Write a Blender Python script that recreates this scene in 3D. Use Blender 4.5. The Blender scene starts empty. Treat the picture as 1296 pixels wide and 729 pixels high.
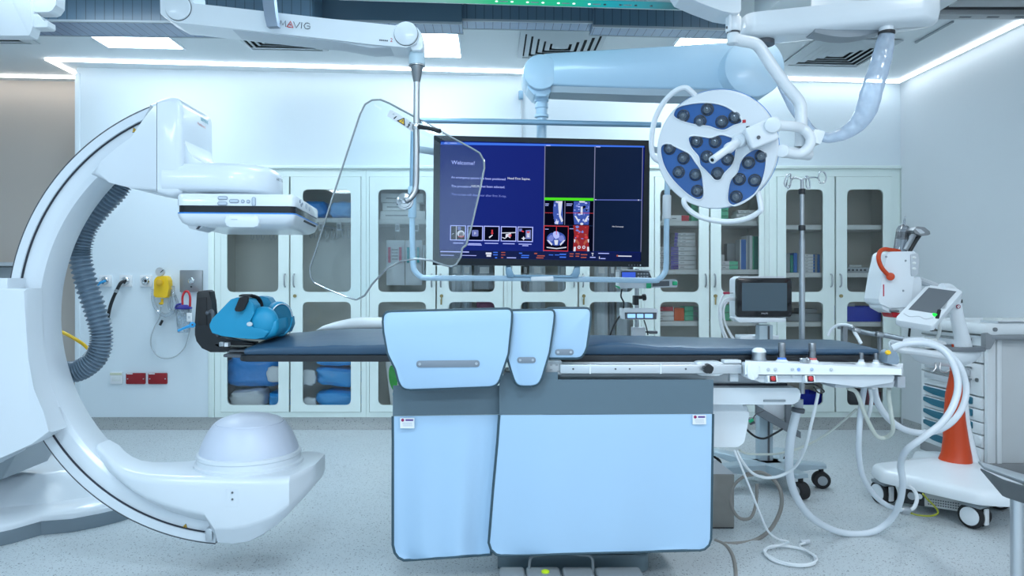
import bpy, bmesh, math, random
from mathutils import Vector, Matrix
random.seed(7)
PI = math.pi
F, CX, CY, EYE = 900.0, 622.0, 355.0, 1.25      # focal length (px), principal point (px), eye height (m)
C = bpy.context.scene.collection
def V(*a): return Vector(a)
def P(x, y, d): return Vector(((x-CX)*d/F, d, EYE-(y-CY)*d/F))   # point seen at pixel x,y at distance d
def PX(x, d): return (x-CX)*d/F
def PZ(y, d): return EYE-(y-CY)*d/F

# ---------------------------------------------------------------- materials
MATS = {}
def mat(name, col, rough=0.45, metal=0.0, emit=None, es=0.0, spec=0.5, bump=0.0, bscale=60.0, var=0.03, vscale=6.0, coat=0.0, trans=0.0):
    if name in MATS: return MATS[name]
    m = bpy.data.materials.new(name); m.use_nodes = True
    nt = m.node_tree; b = nt.nodes['Principled BSDF']
    b.inputs['Roughness'].default_value = rough; b.inputs['Metallic'].default_value = metal
    b.inputs['Specular IOR Level'].default_value = spec
    if coat: b.inputs['Coat Weight'].default_value = coat; b.inputs['Coat Roughness'].default_value = 0.08
    if trans: b.inputs['Transmission Weight'].default_value = trans
    tc = nt.nodes.new('ShaderNodeTexCoord')
    n = nt.nodes.new('ShaderNodeTexNoise'); n.inputs['Scale'].default_value = vscale; n.inputs['Detail'].default_value = 3
    nt.links.new(tc.outputs['Object'], n.inputs['Vector'])
    r = nt.nodes.new('ShaderNodeMapRange')
    r.inputs['To Min'].default_value = 1-var; r.inputs['To Max'].default_value = 1+var
    nt.links.new(n.outputs['Fac'], r.inputs['Value'])
    x = nt.nodes.new('ShaderNodeVectorMath'); x.operation = 'SCALE'; x.inputs[0].default_value = col[:3]
    nt.links.new(r.outputs['Result'], x.inputs['Scale'])
    nt.links.new(x.outputs['Vector'], b.inputs['Base Color'])
    if emit is not None:
        b.inputs['Emission Color'].default_value = (*emit, 1); b.inputs['Emission Strength'].default_value = es
    if bump:
        n2 = nt.nodes.new('ShaderNodeTexNoise'); n2.inputs['Scale'].default_value = bscale; n2.inputs['Detail'].default_value = 2
        nt.links.new(tc.outputs['Object'], n2.inputs['Vector'])
        bp = nt.nodes.new('ShaderNodeBump'); bp.inputs['Strength'].default_value = bump; bp.inputs['Distance'].default_value = 0.01
        nt.links.new(n2.outputs['Fac'], bp.inputs['Height']); nt.links.new(bp.outputs['Normal'], b.inputs['Normal'])
    MATS[name] = m; return m
def glassy(name, tint, gloss=0.08, rough=0.03, white=0.0, wcol=(.9,.95,1)):
    """thin clear sheet: tinted see-through plus a mirror share (and optionally a milky share)"""
    if name in MATS: return MATS[name]
    m = bpy.data.materials.new(name); m.use_nodes = True; nt = m.node_tree
    nt.nodes.remove(nt.nodes['Principled BSDF']); out = nt.nodes['Material Output']
    t = nt.nodes.new('ShaderNodeBsdfTransparent'); t.inputs['Color'].default_value = (*tint, 1)
    g = nt.nodes.new('ShaderNodeBsdfGlossy'); g.inputs['Roughness'].default_value = rough
    g.inputs['Color'].default_value = (1, 1, 1, 1)
    fr = nt.nodes.new('ShaderNodeFresnel'); fr.inputs['IOR'].default_value = 1.3
    ad = nt.nodes.new('ShaderNodeMath'); ad.operation = 'ADD'; ad.inputs[1].default_value = gloss*0.4; ad.use_clamp = True
    nt.links.new(fr.outputs['Fac'], ad.inputs[0])
    mx = nt.nodes.new('ShaderNodeMixShader'); nt.links.new(ad.outputs[0], mx.inputs[0])
    nt.links.new(t.outputs[0], mx.inputs[1]); nt.links.new(g.outputs[0], mx.inputs[2])
    last = mx
    if white:
        df = nt.nodes.new('ShaderNodeBsdfDiffuse'); df.inputs['Color'].default_value = (*wcol, 1)
        tl = nt.nodes.new('ShaderNodeBsdfTranslucent'); tl.inputs['Color'].default_value = (*wcol, 1)
        h = nt.nodes.new('ShaderNodeMixShader'); h.inputs[0].default_value = .4
        nt.links.new(df.outputs[0], h.inputs[1]); nt.links.new(tl.outputs[0], h.inputs[2])
        n = nt.nodes.new('ShaderNodeTexNoise'); n.inputs['Scale'].default_value = 9
        r = nt.nodes.new('ShaderNodeMapRange'); r.inputs['To Min'].default_value = white*.75; r.inputs['To Max'].default_value = min(1, white*1.25)
        nt.links.new(n.outputs['Fac'], r.inputs['Value'])
        m2 = nt.nodes.new('ShaderNodeMixShader'); nt.links.new(r.outputs['Result'], m2.inputs[0])
        nt.links.new(last.outputs[0], m2.inputs[1]); nt.links.new(h.outputs[0], m2.inputs[2]); last = m2
    nt.links.new(last.outputs[0], out.inputs['Surface'])
    MATS[name] = m; return m
def glow(name, col, s):
    if name in MATS: return MATS[name]
    m = bpy.data.materials.new(name); m.use_nodes = True; nt = m.node_tree
    nt.nodes.remove(nt.nodes['Principled BSDF'])
    e = nt.nodes.new('ShaderNodeEmission'); e.inputs['Color'].default_value = (*col, 1); e.inputs['Strength'].default_value = s
    nt.links.new(e.outputs[0], nt.nodes['Material Output'].inputs['Surface']); MATS[name] = m; return m

# ---------------------------------------------------------------- geometry
def rpoly(pts, r, n=5):
    """round the corners of a 2-D polygon; r one radius or one per corner"""
    out = []; N = len(pts)
    rr = r if isinstance(r, (list, tuple)) else [r]*N
    for i in range(N):
        p0, p1, p2 = Vector(pts[i-1]), Vector(pts[i]), Vector(pts[(i+1) % N])
        a, b = (p0-p1), (p2-p1); la, lb = a.length, b.length
        if rr[i] <= 1e-6 or la < 1e-6 or lb < 1e-6: out.append(tuple(p1)); continue
        a.normalize(); b.normalize()
        ang = a.angle(b, PI)
        if ang > PI-0.02: out.append(tuple(p1)); continue
        t = min(rr[i]/math.tan(ang/2), la*.49, lb*.49)
        s, e = p1+a*t, p1+b*t
        for k in range(n+1):
            u = k/n
            q = s*(1-u)**2 + p1*2*u*(1-u) + e*u*u
            out.append(tuple(q))
    return out
def rrect(x0, x1, z0, z1, r, n=5):
    return rpoly([(x0, z0), (x1, z0), (x1, z1), (x0, z1)], r, n)
def crom(pts, k=6):
    pts = [Vector(p) for p in pts]
    if len(pts) < 3: return pts
    out = []
    q = [pts[0]*2-pts[1]] + pts + [pts[-1]*2-pts[-2]]
    for i in range(1, len(q)-2):
        a, b, c, d = q[i-1], q[i], q[i+1], q[i+2]
        for j in range(k):
            t = j/k
            out.append(0.5*((2*b)+(c-a)*t+(2*a-5*b+4*c-d)*t*t+(3*b-a-3*c+d)*t**3))
    out.append(pts[-1]); return out

class B:
    """collects shapes into one mesh"""
    def __init__(s): s.bm = bmesh.new()
    def _add(s, t, mi=0, M=None):
        if M is not None: bmesh.ops.transform(t, matrix=M, verts=t.verts)
        bmesh.ops.recalc_face_normals(t, faces=t.faces)
        for f in t.faces: f.material_index = mi; f.smooth = True
        me = bpy.data.meshes.new('tmp'); t.to_mesh(me); t.free(); s.bm.from_mesh(me); bpy.data.meshes.remove(me); return s
    def box(s, x0, x1, y0, y1, z0, z1, bev=0.0, seg=2, mi=0, M=None):
        t = bmesh.new(); bmesh.ops.create_cube(t, size=1)
        for v in t.verts: v.co = Vector(((x0+x1)/2+v.co.x*(x1-x0), (y0+y1)/2+v.co.y*(y1-y0), (z0+z1)/2+v.co.z*(z1-z0)))
        if bev: bmesh.ops.bevel(t, geom=list(t.edges), offset=min(bev, .49*min(abs(x1-x0), abs(y1-y0), abs(z1-z0))), segments=seg, affect='EDGES', profile=.5)
        return s._add(t, mi, M)
    def prism(s, pts, y0, y1, bev=0.0, seg=2, mi=0, M=None, back=True, allb=False, keep=None):
        """polygon in x,z pushed from y0 (front) to y1"""
        t = bmesh.new()
        f = [t.verts.new((p[0], y0, p[1])) for p in pts]; g = [t.verts.new((p[0], y1, p[1])) for p in pts]
        n = len(pts)
        a = t.faces.new(f); b2 = t.faces.new(list(reversed(g)))
        for i in range(n): t.faces.new((f[i], g[i], g[(i+1) % n], f[(i+1) % n]))
        if bev:
            es = list(t.edges) if allb else list(a.edges)+(list(b2.edges) if back else [])
            if keep: es = [e for e in es if not all(keep(v.co) for v in e.verts)]
            bmesh.ops.bevel(t, geom=es, offset=bev, segments=seg, affect='EDGES', profile=.5, clamp_overlap=True)
        return s._add(t, mi, M)
    def slab(s, pts, z0, z1, bev=0.0, seg=2, mi=0, M=None):
        """polygon in x,y pushed from z0 to z1"""
        R = Matrix(((1,0,0,0),(0,0,1,0),(0,1,0,0),(0,0,0,1)))
        return s.prism(pts, z0, z1, bev, seg, mi, (M @ R) if M is not None else R)
    def side(s, pts, x0, x1, bev=0.0, seg=2, mi=0, M=None):
        """polygon in y,z pushed from x0 to x1"""
        R = Matrix(((0,1,0,0),(1,0,0,0),(0,0,1,0),(0,0,0,1)))
        return s.prism(pts, x0, x1, bev, seg, mi, (M @ R) if M is not None else R)
    def loft(s, rings, caps=True, mi=0, M=None):
        t = bmesh.new(); rs = [[t.verts.new(p) for p in r] for r in rings]; n = len(rs[0])
        for a, b in zip(rs, rs[1:]):
            for i in range(n): t.faces.new((a[i], a[(i+1) % n], b[(i+1) % n], b[i]))
        if caps: t.faces.new(rs[0]); t.faces.new(rs[-1])
        return s._add(t, mi, M)
    def tube(s, pts, r, n=10, k=6, mi=0, caps=True, flat=1.0):
        p = crom(pts, k) if k > 1 else [Vector(q) for q in pts]
        N = len(p)
        if isinstance(r, (list, tuple)):
            m = len(r); R = []
            for i in range(N):
                u = i/(N-1)*(m-1); j = min(int(u), m-2); R.append(r[j]*(1-(u-j))+r[j+1]*(u-j))
        elif callable(r): R = [r(i/(N-1)) for i in range(N)]
        else: R = [r]*N
        rings = []; ref = None
        for i in range(N):
            tg = (p[min(i+1, N-1)]-p[max(i-1, 0)])
            if tg.length < 1e-9: tg = V(0, 0, 1)
            tg.normalize()
            if ref is None:
                ref = V(0, 1, 0) if abs(tg.y) < .9 else V(1, 0, 0)
            u = (ref-tg*ref.dot(tg)).normalized(); w = tg.cross(u); ref = u
            rings.append([p[i]+(u*math.cos(2*PI*j/n)*flat+w*math.sin(2*PI*j/n))*R[i] for j in range(n)])
        return s.loft(rings, caps, mi)
    def cyl(s, a, b, r0, r1=None, n=24, bev=0.0, mi=0):
        a, b = Vector(a), Vector(b); r1 = r0 if r1 is None else r1
        ax = (b-a); L = ax.length; ax.normalize()
        pr = [(r0, 0), (r1, L)]
        if bev: pr = [(r0-bev, 0), (r0-bev*.3, bev*.3), (r0, bev), (r1, L-bev), (r1-bev*.3, L-bev*.3), (r1-bev, L)]
        return s.lathe(pr, a, ax, n, mi)
    def lathe(s, prof, o, ax=(0, 0, 1), n=32, mi=0, caps=True):
        o, ax = Vector(o), Vector(ax).normalized()
        u = ax.orthogonal().normalized(); w = ax.cross(u)
        rings = [[o+ax*z+(u*math.cos(2*PI*j/n)+w*math.sin(2*PI*j/n))*max(r, 1e-4) for j in range(n)] for r, z in prof]
        return s.loft(rings, caps, mi)
    def ball(s, c, r, mi=0, n=16, sc=(1, 1, 1), M=None):
        t = bmesh.new(); bmesh.ops.create_uvsphere(t, u_segments=n, v_segments=max(6, n//2), radius=r)
        for v in t.verts: v.co = Vector((v.co.x*sc[0], v.co.y*sc[1], v.co.z*sc[2]))
        MM = Matrix.Translation(Vector(c)) @ (M if M is not None else Matrix())
        return s._add(t, mi, MM)
    def plate(s, outline, holes, y0, y1, mi=0, M=None):
        """flat x,z sheet with holes, between y0 and y1"""
        cu = bpy.data.curves.new('c', 'CURVE'); cu.dimensions = '2D'; cu.fill_mode = 'BOTH'; cu.extrude = abs(y1-y0)/2
        for pts in [outline]+list(holes):
            sp = cu.splines.new('POLY'); sp.points.add(len(pts)-1)
            for p, c in zip(sp.points, pts): p.co = (c[0], c[1], 0, 1)
            sp.use_cyclic_u = True
        o = bpy.data.objects.new('c', cu); me = o.to_mesh(); t = bmesh.new(); t.from_mesh(me); o.to_mesh_clear()
        bpy.data.objects.remove(o); bpy.data.curves.remove(cu)
        bmesh.ops.remove_doubles(t, verts=t.verts, dist=1e-6)
        R = Matrix(((1,0,0,0),(0,0,-1,(y0+y1)/2),(0,1,0,0),(0,0,0,1)))
        return s._add(t, mi, (M @ R) if M is not None else R)
    def quad(s, a, b, c, d, mi=0):
        t = bmesh.new(); t.faces.new([t.verts.new(p) for p in (a, b, c, d)])
        for f in t.faces: f.material_index = mi
        me = bpy.data.meshes.new('tmp'); t.to_mesh(me); t.free(); s.bm.from_mesh(me); bpy.data.meshes.remove(me); return s
    def text(s, body, size, o, right=(1, 0, 0), up=(0, 0, 1), mi=0, align='LEFT', squeeze=1.0, lift=.0006, bold=0.0):
        cu = bpy.data.curves.new('t', 'FONT'); cu.body = body; cu.size = size; cu.align_x = align; cu.resolution_u = 2; cu.offset = bold
        ob = bpy.data.objects.new('t', cu); me = ob.to_mesh(); t = bmesh.new(); t.from_mesh(me); ob.to_mesh_clear()
        bpy.data.objects.remove(ob); bpy.data.curves.remove(cu)
        r, u = Vector(right).normalized()*squeeze, Vector(up).normalized(); n = r.cross(u).normalized()
        M = Matrix.Translation(Vector(o)+n*lift) @ Matrix((r, u, n)).transposed().to_4x4()
        return s._add(t, mi, M)
    def obj(s, name, mats, parent=None, ang=35):
        me = bpy.data.meshes.new(name); s.bm.to_mesh(me); s.bm.free()
        if not isinstance(mats, (list, tuple)): mats = [mats]
        for m in mats: me.materials.append(m)
        me.set_sharp_from_angle(angle=math.radians(ang))
        o = bpy.data.objects.new(name, me); C.objects.link(o)
        if parent is not None:
            o.parent = parent
            base = parent
            off = Vector()
            while base is not None: off += base.location; base = base.parent
            me.transform(Matrix.Translation(-off))
        else:
            bb = [v.co for v in me.vertices]
            lo = Vector([min(v[i] for v in bb) for i in range(3)]); hi = Vector([max(v[i] for v in bb) for i in range(3)])
            c = Vector(((lo.x+hi.x)/2, (lo.y+hi.y)/2, lo.z)); me.transform(Matrix.Translation(-c)); o.location = c
        return o
def thing(name, label, cat, loc=(0, 0, 0), group=None):
    o = bpy.data.objects.new(name, None); o.empty_display_size = .05; C.objects.link(o); o.location = loc
    o['label'] = label; o['category'] = cat
    if group: o['group'] = group
    return o
def tag(o, label, cat, group=None, kind=None):
    o['label'] = label; o['category'] = cat
    if group: o['group'] = group
    if kind: o['kind'] = kind
    return o
def struct(o): o['kind'] = 'structure'; return o
def lab(o, l): o['label'] = l; return o
def copy_tree(o, par=None):
    c = o.copy(); C.objects.link(c)
    if par is not None: c.parent = par
    for ch in [x for x in bpy.data.objects if x.parent == o]: copy_tree(ch, c)
    return c
def frame(o, right, up):
    """matrix placing a local x (right), z (up), y (away) shape at o"""
    r, u = Vector(right).normalized(), Vector(up).normalized(); n = u.cross(r).normalized(); u = r.cross(n)
    return Matrix.Translation(Vector(o)) @ Matrix((r, n, u)).transposed().to_4x4()
ORD = ['topmost', 'second from the top', 'third from the top', 'fourth from the top', 'fifth from the top', 'sixth from the top', 'seventh from the top', 'eighth from the top']

# palette
white = mat('white_enamel', (.78, .83, .87), .32, coat=.25)
white_m = mat('white_matt_plastic', (.74, .79, .83), .5)
offw = mat('off_white_plastic', (.72, .75, .74), .45)
grey = mat('grey_plastic', (.30, .34, .37), .5)
lgrey = mat('light_grey_plastic', (.52, .56, .6), .45)
dgrey = mat('dark_grey_plastic', (.09, .10, .115), .5)
black = mat('black_plastic', (.012, .013, .016), .4)
rubber = mat('black_rubber', (.015, .015, .017), .75)
steel = mat('brushed_steel', (.44, .46, .48), .3, 1.0, var=.08, vscale=40)
chrome = mat('chrome', (.66, .68, .70), .12, 1.0)
dsteel = mat('dark_steel', (.3, .31, .32), .35, 1.0, var=.1, vscale=20)
alu = mat('aluminium', (.66, .69, .72), .38, .85)
ink = mat('dark_print', (.03, .035, .05), .6)
red = mat('red_plastic', (.55, .02, .03), .4)
orange = mat('orange_plastic', (.60, .055, .006), .42)
yellow = mat('yellow_plastic', (.85, .52, .01), .4)
green = mat('green_plastic', (.02, .5, .22), .4)
cyanb = mat('cyan_blue_plastic', (.02, .30, .62), .4)
paper = mat('white_paper', (.8, .82, .84), .7)
# ================================================================ ROOM
def speckled(name, base, dark):
    m = bpy.data.materials.new(name); m.use_nodes = True; nt = m.node_tree; b = nt.nodes['Principled BSDF']
    b.inputs['Roughness'].default_value = .42; b.inputs['Specular IOR Level'].default_value = .35
    tc = nt.nodes.new('ShaderNodeTexCoord'); mp = nt.nodes.new('ShaderNodeMapping'); mp.inputs['Scale'].default_value = (1, 1, 1)
    nt.links.new(tc.outputs['Object'], mp.inputs['Vector'])
    n = nt.nodes.new('ShaderNodeTexNoise'); n.inputs['Scale'].default_value = 2.2; n.inputs['Detail'].default_value = 4
    nt.links.new(mp.outputs[0], n.inputs['Vector'])
    wv = nt.nodes.new('ShaderNodeTexNoise'); wv.inputs['Scale'].default_value = 30
    nt.links.new(mp.outputs[0], wv.inputs['Vector'])
    add = nt.nodes.new('ShaderNodeMixRGB'); add.blend_type = 'ADD'; add.inputs[0].default_value = .03
    nt.links.new(mp.outputs[0], add.inputs[1]); nt.links.new(wv.outputs['Color'], add.inputs[2])
    c0 = nt.nodes.new('ShaderNodeMixRGB'); c0.inputs[1].default_value = (*[c*.93 for c in base], 1); c0.inputs[2].default_value = (*[min(1, c*1.06) for c in base], 1)
    nt.links.new(n.outputs['Fac'], c0.inputs[0]); last = c0
    for sc, thr, pick, amt in ((75, .24, .52, .75), (130, .27, .4, .55), (48, .16, .62, .85)):
        v = nt.nodes.new('ShaderNodeTexVoronoi'); v.inputs['Scale'].default_value = sc
        nt.links.new(add.outputs[0], v.inputs['Vector'])
        lt = nt.nodes.new('ShaderNodeMath'); lt.operation = 'LESS_THAN'; lt.inputs[1].default_value = thr
        nt.links.new(v.outputs['Distance'], lt.inputs[0])
        sp = nt.nodes.new('ShaderNodeSeparateColor'); nt.links.new(v.outputs['Color'], sp.inputs[0])
        gt = nt.nodes.new('ShaderNodeMath'); gt.operation = 'GREATER_THAN'; gt.inputs[1].default_value = pick
        nt.links.new(sp.outputs[0], gt.inputs[0])
        mu = nt.nodes.new('ShaderNodeMath'); mu.operation = 'MULTIPLY'; nt.links.new(lt.outputs[0], mu.inputs[0]); nt.links.new(gt.outputs[0], mu.inputs[1])
        m3 = nt.nodes.new('ShaderNodeMath'); m3.operation = 'MULTIPLY'; m3.inputs[1].default_value = amt; nt.links.new(mu.outputs[0], m3.inputs[0])
        mx = nt.nodes.new('ShaderNodeMixRGB'); mx.inputs[2].default_value = (*dark, 1)
        nt.links.new(m3.outputs[0], mx.inputs[0]); nt.links.new(last.outputs[0], mx.inputs[1]); last = mx
    nt.links.new(last.outputs[0], b.inputs['Base Color']); return m
floor_m = speckled('speckled_vinyl', (.54, .59, .615), (.10, .12, .14))
cove_m = speckled('speckled_vinyl_skirting', (.36, .38, .38), (.12, .13, .13))
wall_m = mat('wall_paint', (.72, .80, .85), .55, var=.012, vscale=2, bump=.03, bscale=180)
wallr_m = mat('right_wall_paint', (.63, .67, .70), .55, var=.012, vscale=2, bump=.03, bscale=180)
alc_m = mat('alcove_wall_paint', (.58, .52, .47), .55, var=.02, vscale=2)
ceil_m = mat('ceiling_paint', (.75, .80, .82), .6, var=.012, vscale=2)
led_m = glow('led_strip_light', (.82, .92, 1.0), 8)
led_w = glow('led_strip_neutral', (1.0, .95, .88), 7)
pan_m = glow('panel_diffuser_light', (.72, .88, 1.0), 17)
def cz(x): return 2.975-.0208*x          # the ceiling falls slightly to the right

struct(B().box(-5.4, 3.6, -2.4, 6.6, -.1, 0).obj('floor', floor_m))
b = B(); b.loft([[V(x, y, cz(x)+dz) for x, y, dz in ((-5.4, yy, 0), (3.6, yy, 0), (3.6, yy, .15), (-5.4, yy, .15))] for yy in (-2.4, 6.6)])
struct(b.obj('ceiling', ceil_m))
b = B(); b.box(-3.5, PX(264, 6), 6.0, 6.5, .0, 3.1); b.box(PX(264, 6), 3.45, 6.0, 6.5, 2.19, 3.1); b.box(PX(264, 6), 3.45, 6.46, 6.5, 0, 2.19)
b.box(PX(264, 6), 3.45, 6.03, 6.46, 0, .097)
struct(b.obj('wall_back', wall_m))
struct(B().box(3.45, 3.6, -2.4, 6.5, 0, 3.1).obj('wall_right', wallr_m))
struct(B().box(-5.4, -3.5, 6.45, 6.6, 0, 3.2).obj('wall_alcove', alc_m))
struct(B().box(-5.55, -5.4, -2.4, 6.6, 0, 3.2).obj('wall_left', wall_m))
struct(B().box(-5.55, 3.6, -2.55, -2.4, 0, 3.2).obj('wall_front', wall_m))
cp = [(0, 0), (-.05, .0), (-.045, .012), (-.028, .03), (-.014, .06), (-.012, .097), (0, .097)]
struct(B().side([(6.03+a if a == 0 else 6.0+a, z) for a, z in cp], -3.5, 3.44).obj('baseboard_back', cove_m))
struct(B().prism([(3.45+a, z) for a, z in cp], -2.3, 5.94).obj('baseboard_right', cove_m))
struct(B().side([(6.45+a, z) for a, z in cp], -5.4, -3.5).obj('baseboard_left', cove_m))
struct(B().box(-3.512, -3.47, 5.992, 6.05, .1, 3.0, .004).obj('trim_1', wall_m))
# wall shelf in the alcove
t = thing('wall_shelf', 'grey ledge on the beige alcove wall at the left edge of the room', 'shelf', (-4.6, 6.3, 1.3))
B().box(-5.2, -4.0, 6.2, 6.45, 1.375, 1.41, .006).obj('shelf_board', lgrey, t)
B().box(-5.2, -4.03, 6.25, 6.45, 1.19, 1.37, .004).obj('under_shelf_box', grey, t)

# LED strips just below the ceiling, a hand's width off the walls
def led(path, label, m, w=.03):
    b = B()
    for (xa, ya), (xb, yb) in zip(path, path[1:]):
        d = V(xb-xa, yb-ya, 0).normalized(); n = V(-d.y, d.x, 0)*w/2; a, c = V(xa, ya, 0)-d*w/2, V(xb, yb, 0)+d*w/2
        def q(p, dz): return V(p.x, p.y, cz(p.x)+dz)
        b.loft([[q(e-n, -.002), q(e+n, -.002), q(e+n, -.016), q(e-n, -.016)] for e in (a, c)])
    o = b.obj('ceiling_light_strip', m); tag(o, label, 'light strip', 'cove light strips'); return o
led([(-3.6, 5.77), (3.37, 5.89)], 'long white light strip on the ceiling above the row of cabinets', led_m)
led([(3.37, 5.89), (3.37, 1.2)], 'white light strip on the ceiling running along the right wall', glow('led_strip_light_soft', (.86, .94, 1.0), 5))
led([(-3.6, 5.77), (-3.6, 6.28)], 'short white light strip on the ceiling at the outer corner of the alcove', led_w)
led([(-3.6, 6.28), (-5.3, 6.28)], 'light strip on the ceiling along the beige alcove wall', led_w)

# ceiling fittings
def cframe(x, y):                        # ceiling plane frame: x along room, z away, y up
    return Matrix.Translation(V(x, y, cz(x))) @ Matrix.Rotation(math.atan(.0208), 4, 'Y')
def ceiling_light(x, y, label):
    t = thing('ceiling_light', label, 'ceiling light', (x, y, cz(x)), 'square ceiling light panels'); M = cframe(x, y)
    b = B()
    for s in (-1, 1):
        b.box(-.3, .3, s*.292-.008, s*.292+.008, -.012, -.001, M=M); b.box(s*.292-.008, s*.292+.008, -.284, .284, -.012, -.001, M=M)
    b.obj('frame', white, t)
    B().box(-.284, .284, -.284, .284, -.008, -.002, M=M).obj('diffuser', pan_m, t)
ceiling_light(-2.63, 5.13, 'lit square ceiling panel above the C-shaped arm, partly behind the slatted rail')
ceiling_light(-.52, 5.2, 'lit square ceiling panel right behind the elbow of the glass shield arm')
ceiling_light(1.6, 5.2, 'lit square ceiling panel just above the thick pale blue monitor arm')
vent_m = mat('vent_enamel', (.55, .6, .63), .45); slot_m = mat('vent_slot_dark', (.02, .022, .025), .8)
def vent(x, y, label):
    t = thing('ceiling_vent', label, 'air vent', (x, y, cz(x)), 'square ceiling air vents'); M = cframe(x, y)
    B().box(-.28, .28, -.28, .28, -.006, -.001, M=M).obj('backing', slot_m, t)
    for k in range(6):
        o = .3-k*.048; i = o-(.03 if k else .035)
        R = [[V(sx*a, sy*a, z) for sx, sy in ((-1, -1), (1, -1), (1, 1), (-1, 1))] for a, z in ((o, -.008), (o, -.016), (i, -.028), (i, -.022), (o, -.008))]
        if k == 5: B().loft(R[1:3]+[[v*1 for v in R[2]]], M=M).obj('louvre', vent_m, t); continue
        B().loft(R, caps=False, M=M).obj('louvre', vent_m, t)
vent(-1.53, 5.08, 'square louvred air vent right below the white branded shield arm')
vent(.5, 5.15, 'square louvred air vent above the round left end of the pale blue monitor arm')
vent(2.54, 5.2, 'square louvred air vent beside the hanging clear plastic sleeve')
vent(-3.7, 5.06, 'air vent at the far left, half hidden by the white ceiling carriage')

# ================================================================ UNSEEN LAMPS added under the ceiling, placed and tinted to fill the room
def area(name, x, y, z, sx, sy, e, col, rot=(0, 0, 0)):
    l = bpy.data.lights.new(name, 'AREA'); l.shape = 'RECTANGLE'; l.size = sx; l.size_y = sy; l.energy = e; l.color = col
    o = bpy.data.objects.new(name, l); C.objects.link(o); o.location = (x, y, z); o.rotation_euler = rot; return o
for i, (x, y, e, col) in enumerate(((-2.2, 3.4, 8, (.74, .89, 1)), (-.5, 3.4, 13, (.62, .84, 1)), (1.7, 3.4, 14, (1.0, .97, .91)), (-2.6, 1.3, 16, (.70, .87, 1)), (-.3, 1.3, 24, (.64, .84, 1)), (1.9, 1.3, 20, (.95, .97, 1)), (-2.6, -.8, 31, (.74, .88, 1)), (-.4, -.8, 38, (.70, .87, 1)), (1.9, -.8, 36, (.96, .97, 1)))):
    area('unseen_fill_lamp', x, y, 2.86 if y < 3 else 2.84, .6, .6, e, col)
# ================================================================ CABINETS built into the back wall
cab_m = mat('cabinet_lacquer', (.82, .915, .88), .38, var=.012, vscale=2)
cab_in = mat('cabinet_interior', (.66, .65, .595), .55)
shelf_m = mat('shelf_white', (.90, .92, .91), .45)
pane_m = glassy('cabinet_glass', (.965, .975, .97), .02)
def X6(x): return PX(x, 6.0)
def Z6(y): return PZ(y, 6.0)
def cabinet(name_bits, x0, x1, doors, shelves, label, locks=(), top=224):
    zt, zb = Z6(214), .097
    t = thing('glass_door_cabinet', label, 'cabinet', (X6((x0+x1)/2), 6.2, zb), 'glass fronted wall cabinets')
    hole = [(X6(doors[0][0]-.5), Z6(521.5)), (X6(doors[-1][1]+.5), Z6(521.5)), (X6(doors[-1][1]+.5), Z6(top-.5)), (X6(doors[0][0]-.5), Z6(top-.5))]
    a, c = X6(x0)+.001, X6(x1)-.001
    B().plate([(a, zb), (c, zb), (c, zt), (a, zt)], [hole], 5.995, 6.02).obj('face_frame', cab_m, t)
    b = B(); b.box(a, a+.018, 6.02, 6.45, zb, zt); b.box(c-.018, c, 6.02, 6.45, zb, zt); b.box(a+.018, c-.018, 6.43, 6.45, zb, zt)
    b.box(a+.018, c-.018, 6.02, 6.43, zb, zb+.03); b.box(a+.018, c-.018, 6.02, 6.43, zt-.03, zt)
    b.obj('carcass', cab_in, t)
    for k in ([] if len(doors) < 3 else [0]): pass
    for k, (dl, dr, wl, wr) in enumerate(doors):
        zo = [(X6(dl)+.002, Z6(521)), (X6(dr)-.002, Z6(521)), (X6(dr)-.002, Z6(top)), (X6(dl)+.002, Z6(top))]
        wins = [rrect(X6(wl), X6(wr), Z6(lo), Z6(hi), .05) for lo, hi in ((369.5, 240), (512.5, 382))]
        d = B().plate(zo, wins, 5.985, 6.008).obj('door', cab_m, t)
        for w in wins:
            B().prism(w, 5.998, 6.001).obj('glass_pane', pane_m, d)
        hx = X6(dr-5) if k == 0 else X6(dl+5)
        b = B(); b.tube([(hx, 5.985, Z6(347)), (hx, 5.962, Z6(349)), (hx, 5.957, Z6(355)), (hx, 5.962, Z6(361)), (hx, 5.985, Z6(363))], .0065, 8, 4)
        b.obj('handle', steel, d)
        if k == 1:
            lx = X6(dl+6); b = B(); b.cyl((lx, 5.986, Z6(374.5)), (lx, 5.972, Z6(374.5)), .014, n=16)
            if locks: b.box(lx-.005, lx+.005, 5.968, 5.973, Z6(379), Z6(375)); b.box(lx-.009, lx+.005, 5.969, 5.973, Z6(385.5), Z6(378.5), .003)
            b.obj('lock', mat('brass', (.42, .34, .16), .3, 1.0), d)
    for y in shelves:
        B().box(a+.02, c-.02, 6.05, 6.43, Z6(y)-.04, Z6(y), .003).obj('shelf', shelf_m, t)
    return t
cabinet('a', 272, 463.5, [(280, 366.5, 288, 353), (368, 457, 383.5, 444.5)], [275, 441], 'pale green glass door cabinet behind the teal head holder, leftmost of the row')
cabinet('b', 463.5, 642, [(468, 551.5, 479, 539.5), (553, 637, 568, 626)], [277], 'glass door cabinet behind the hanging clear shield with two printed packets inside', locks=(1,))
cabinet('c', 642, 815, [(648, 731, 659, 716), (732.5, 811, 746, 801)], [278], 'glass door cabinet directly behind the large display', locks=(1,))
cabinet('d', 815, 973, [(828, 897, 835, 884), (898.5, 967, 912, 960)], [279, 341, 407], 'glass door cabinet full of medicine cartons below the surgical lamp', locks=(1,))
cabinet('e', 973, 1140, [(983, 1055.5, 994, 1041), (1057, 1128, 1071, 1117)], [284, 345, 408], 'glass door cabinet behind the infusion stand, last one before the right wall')
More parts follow.
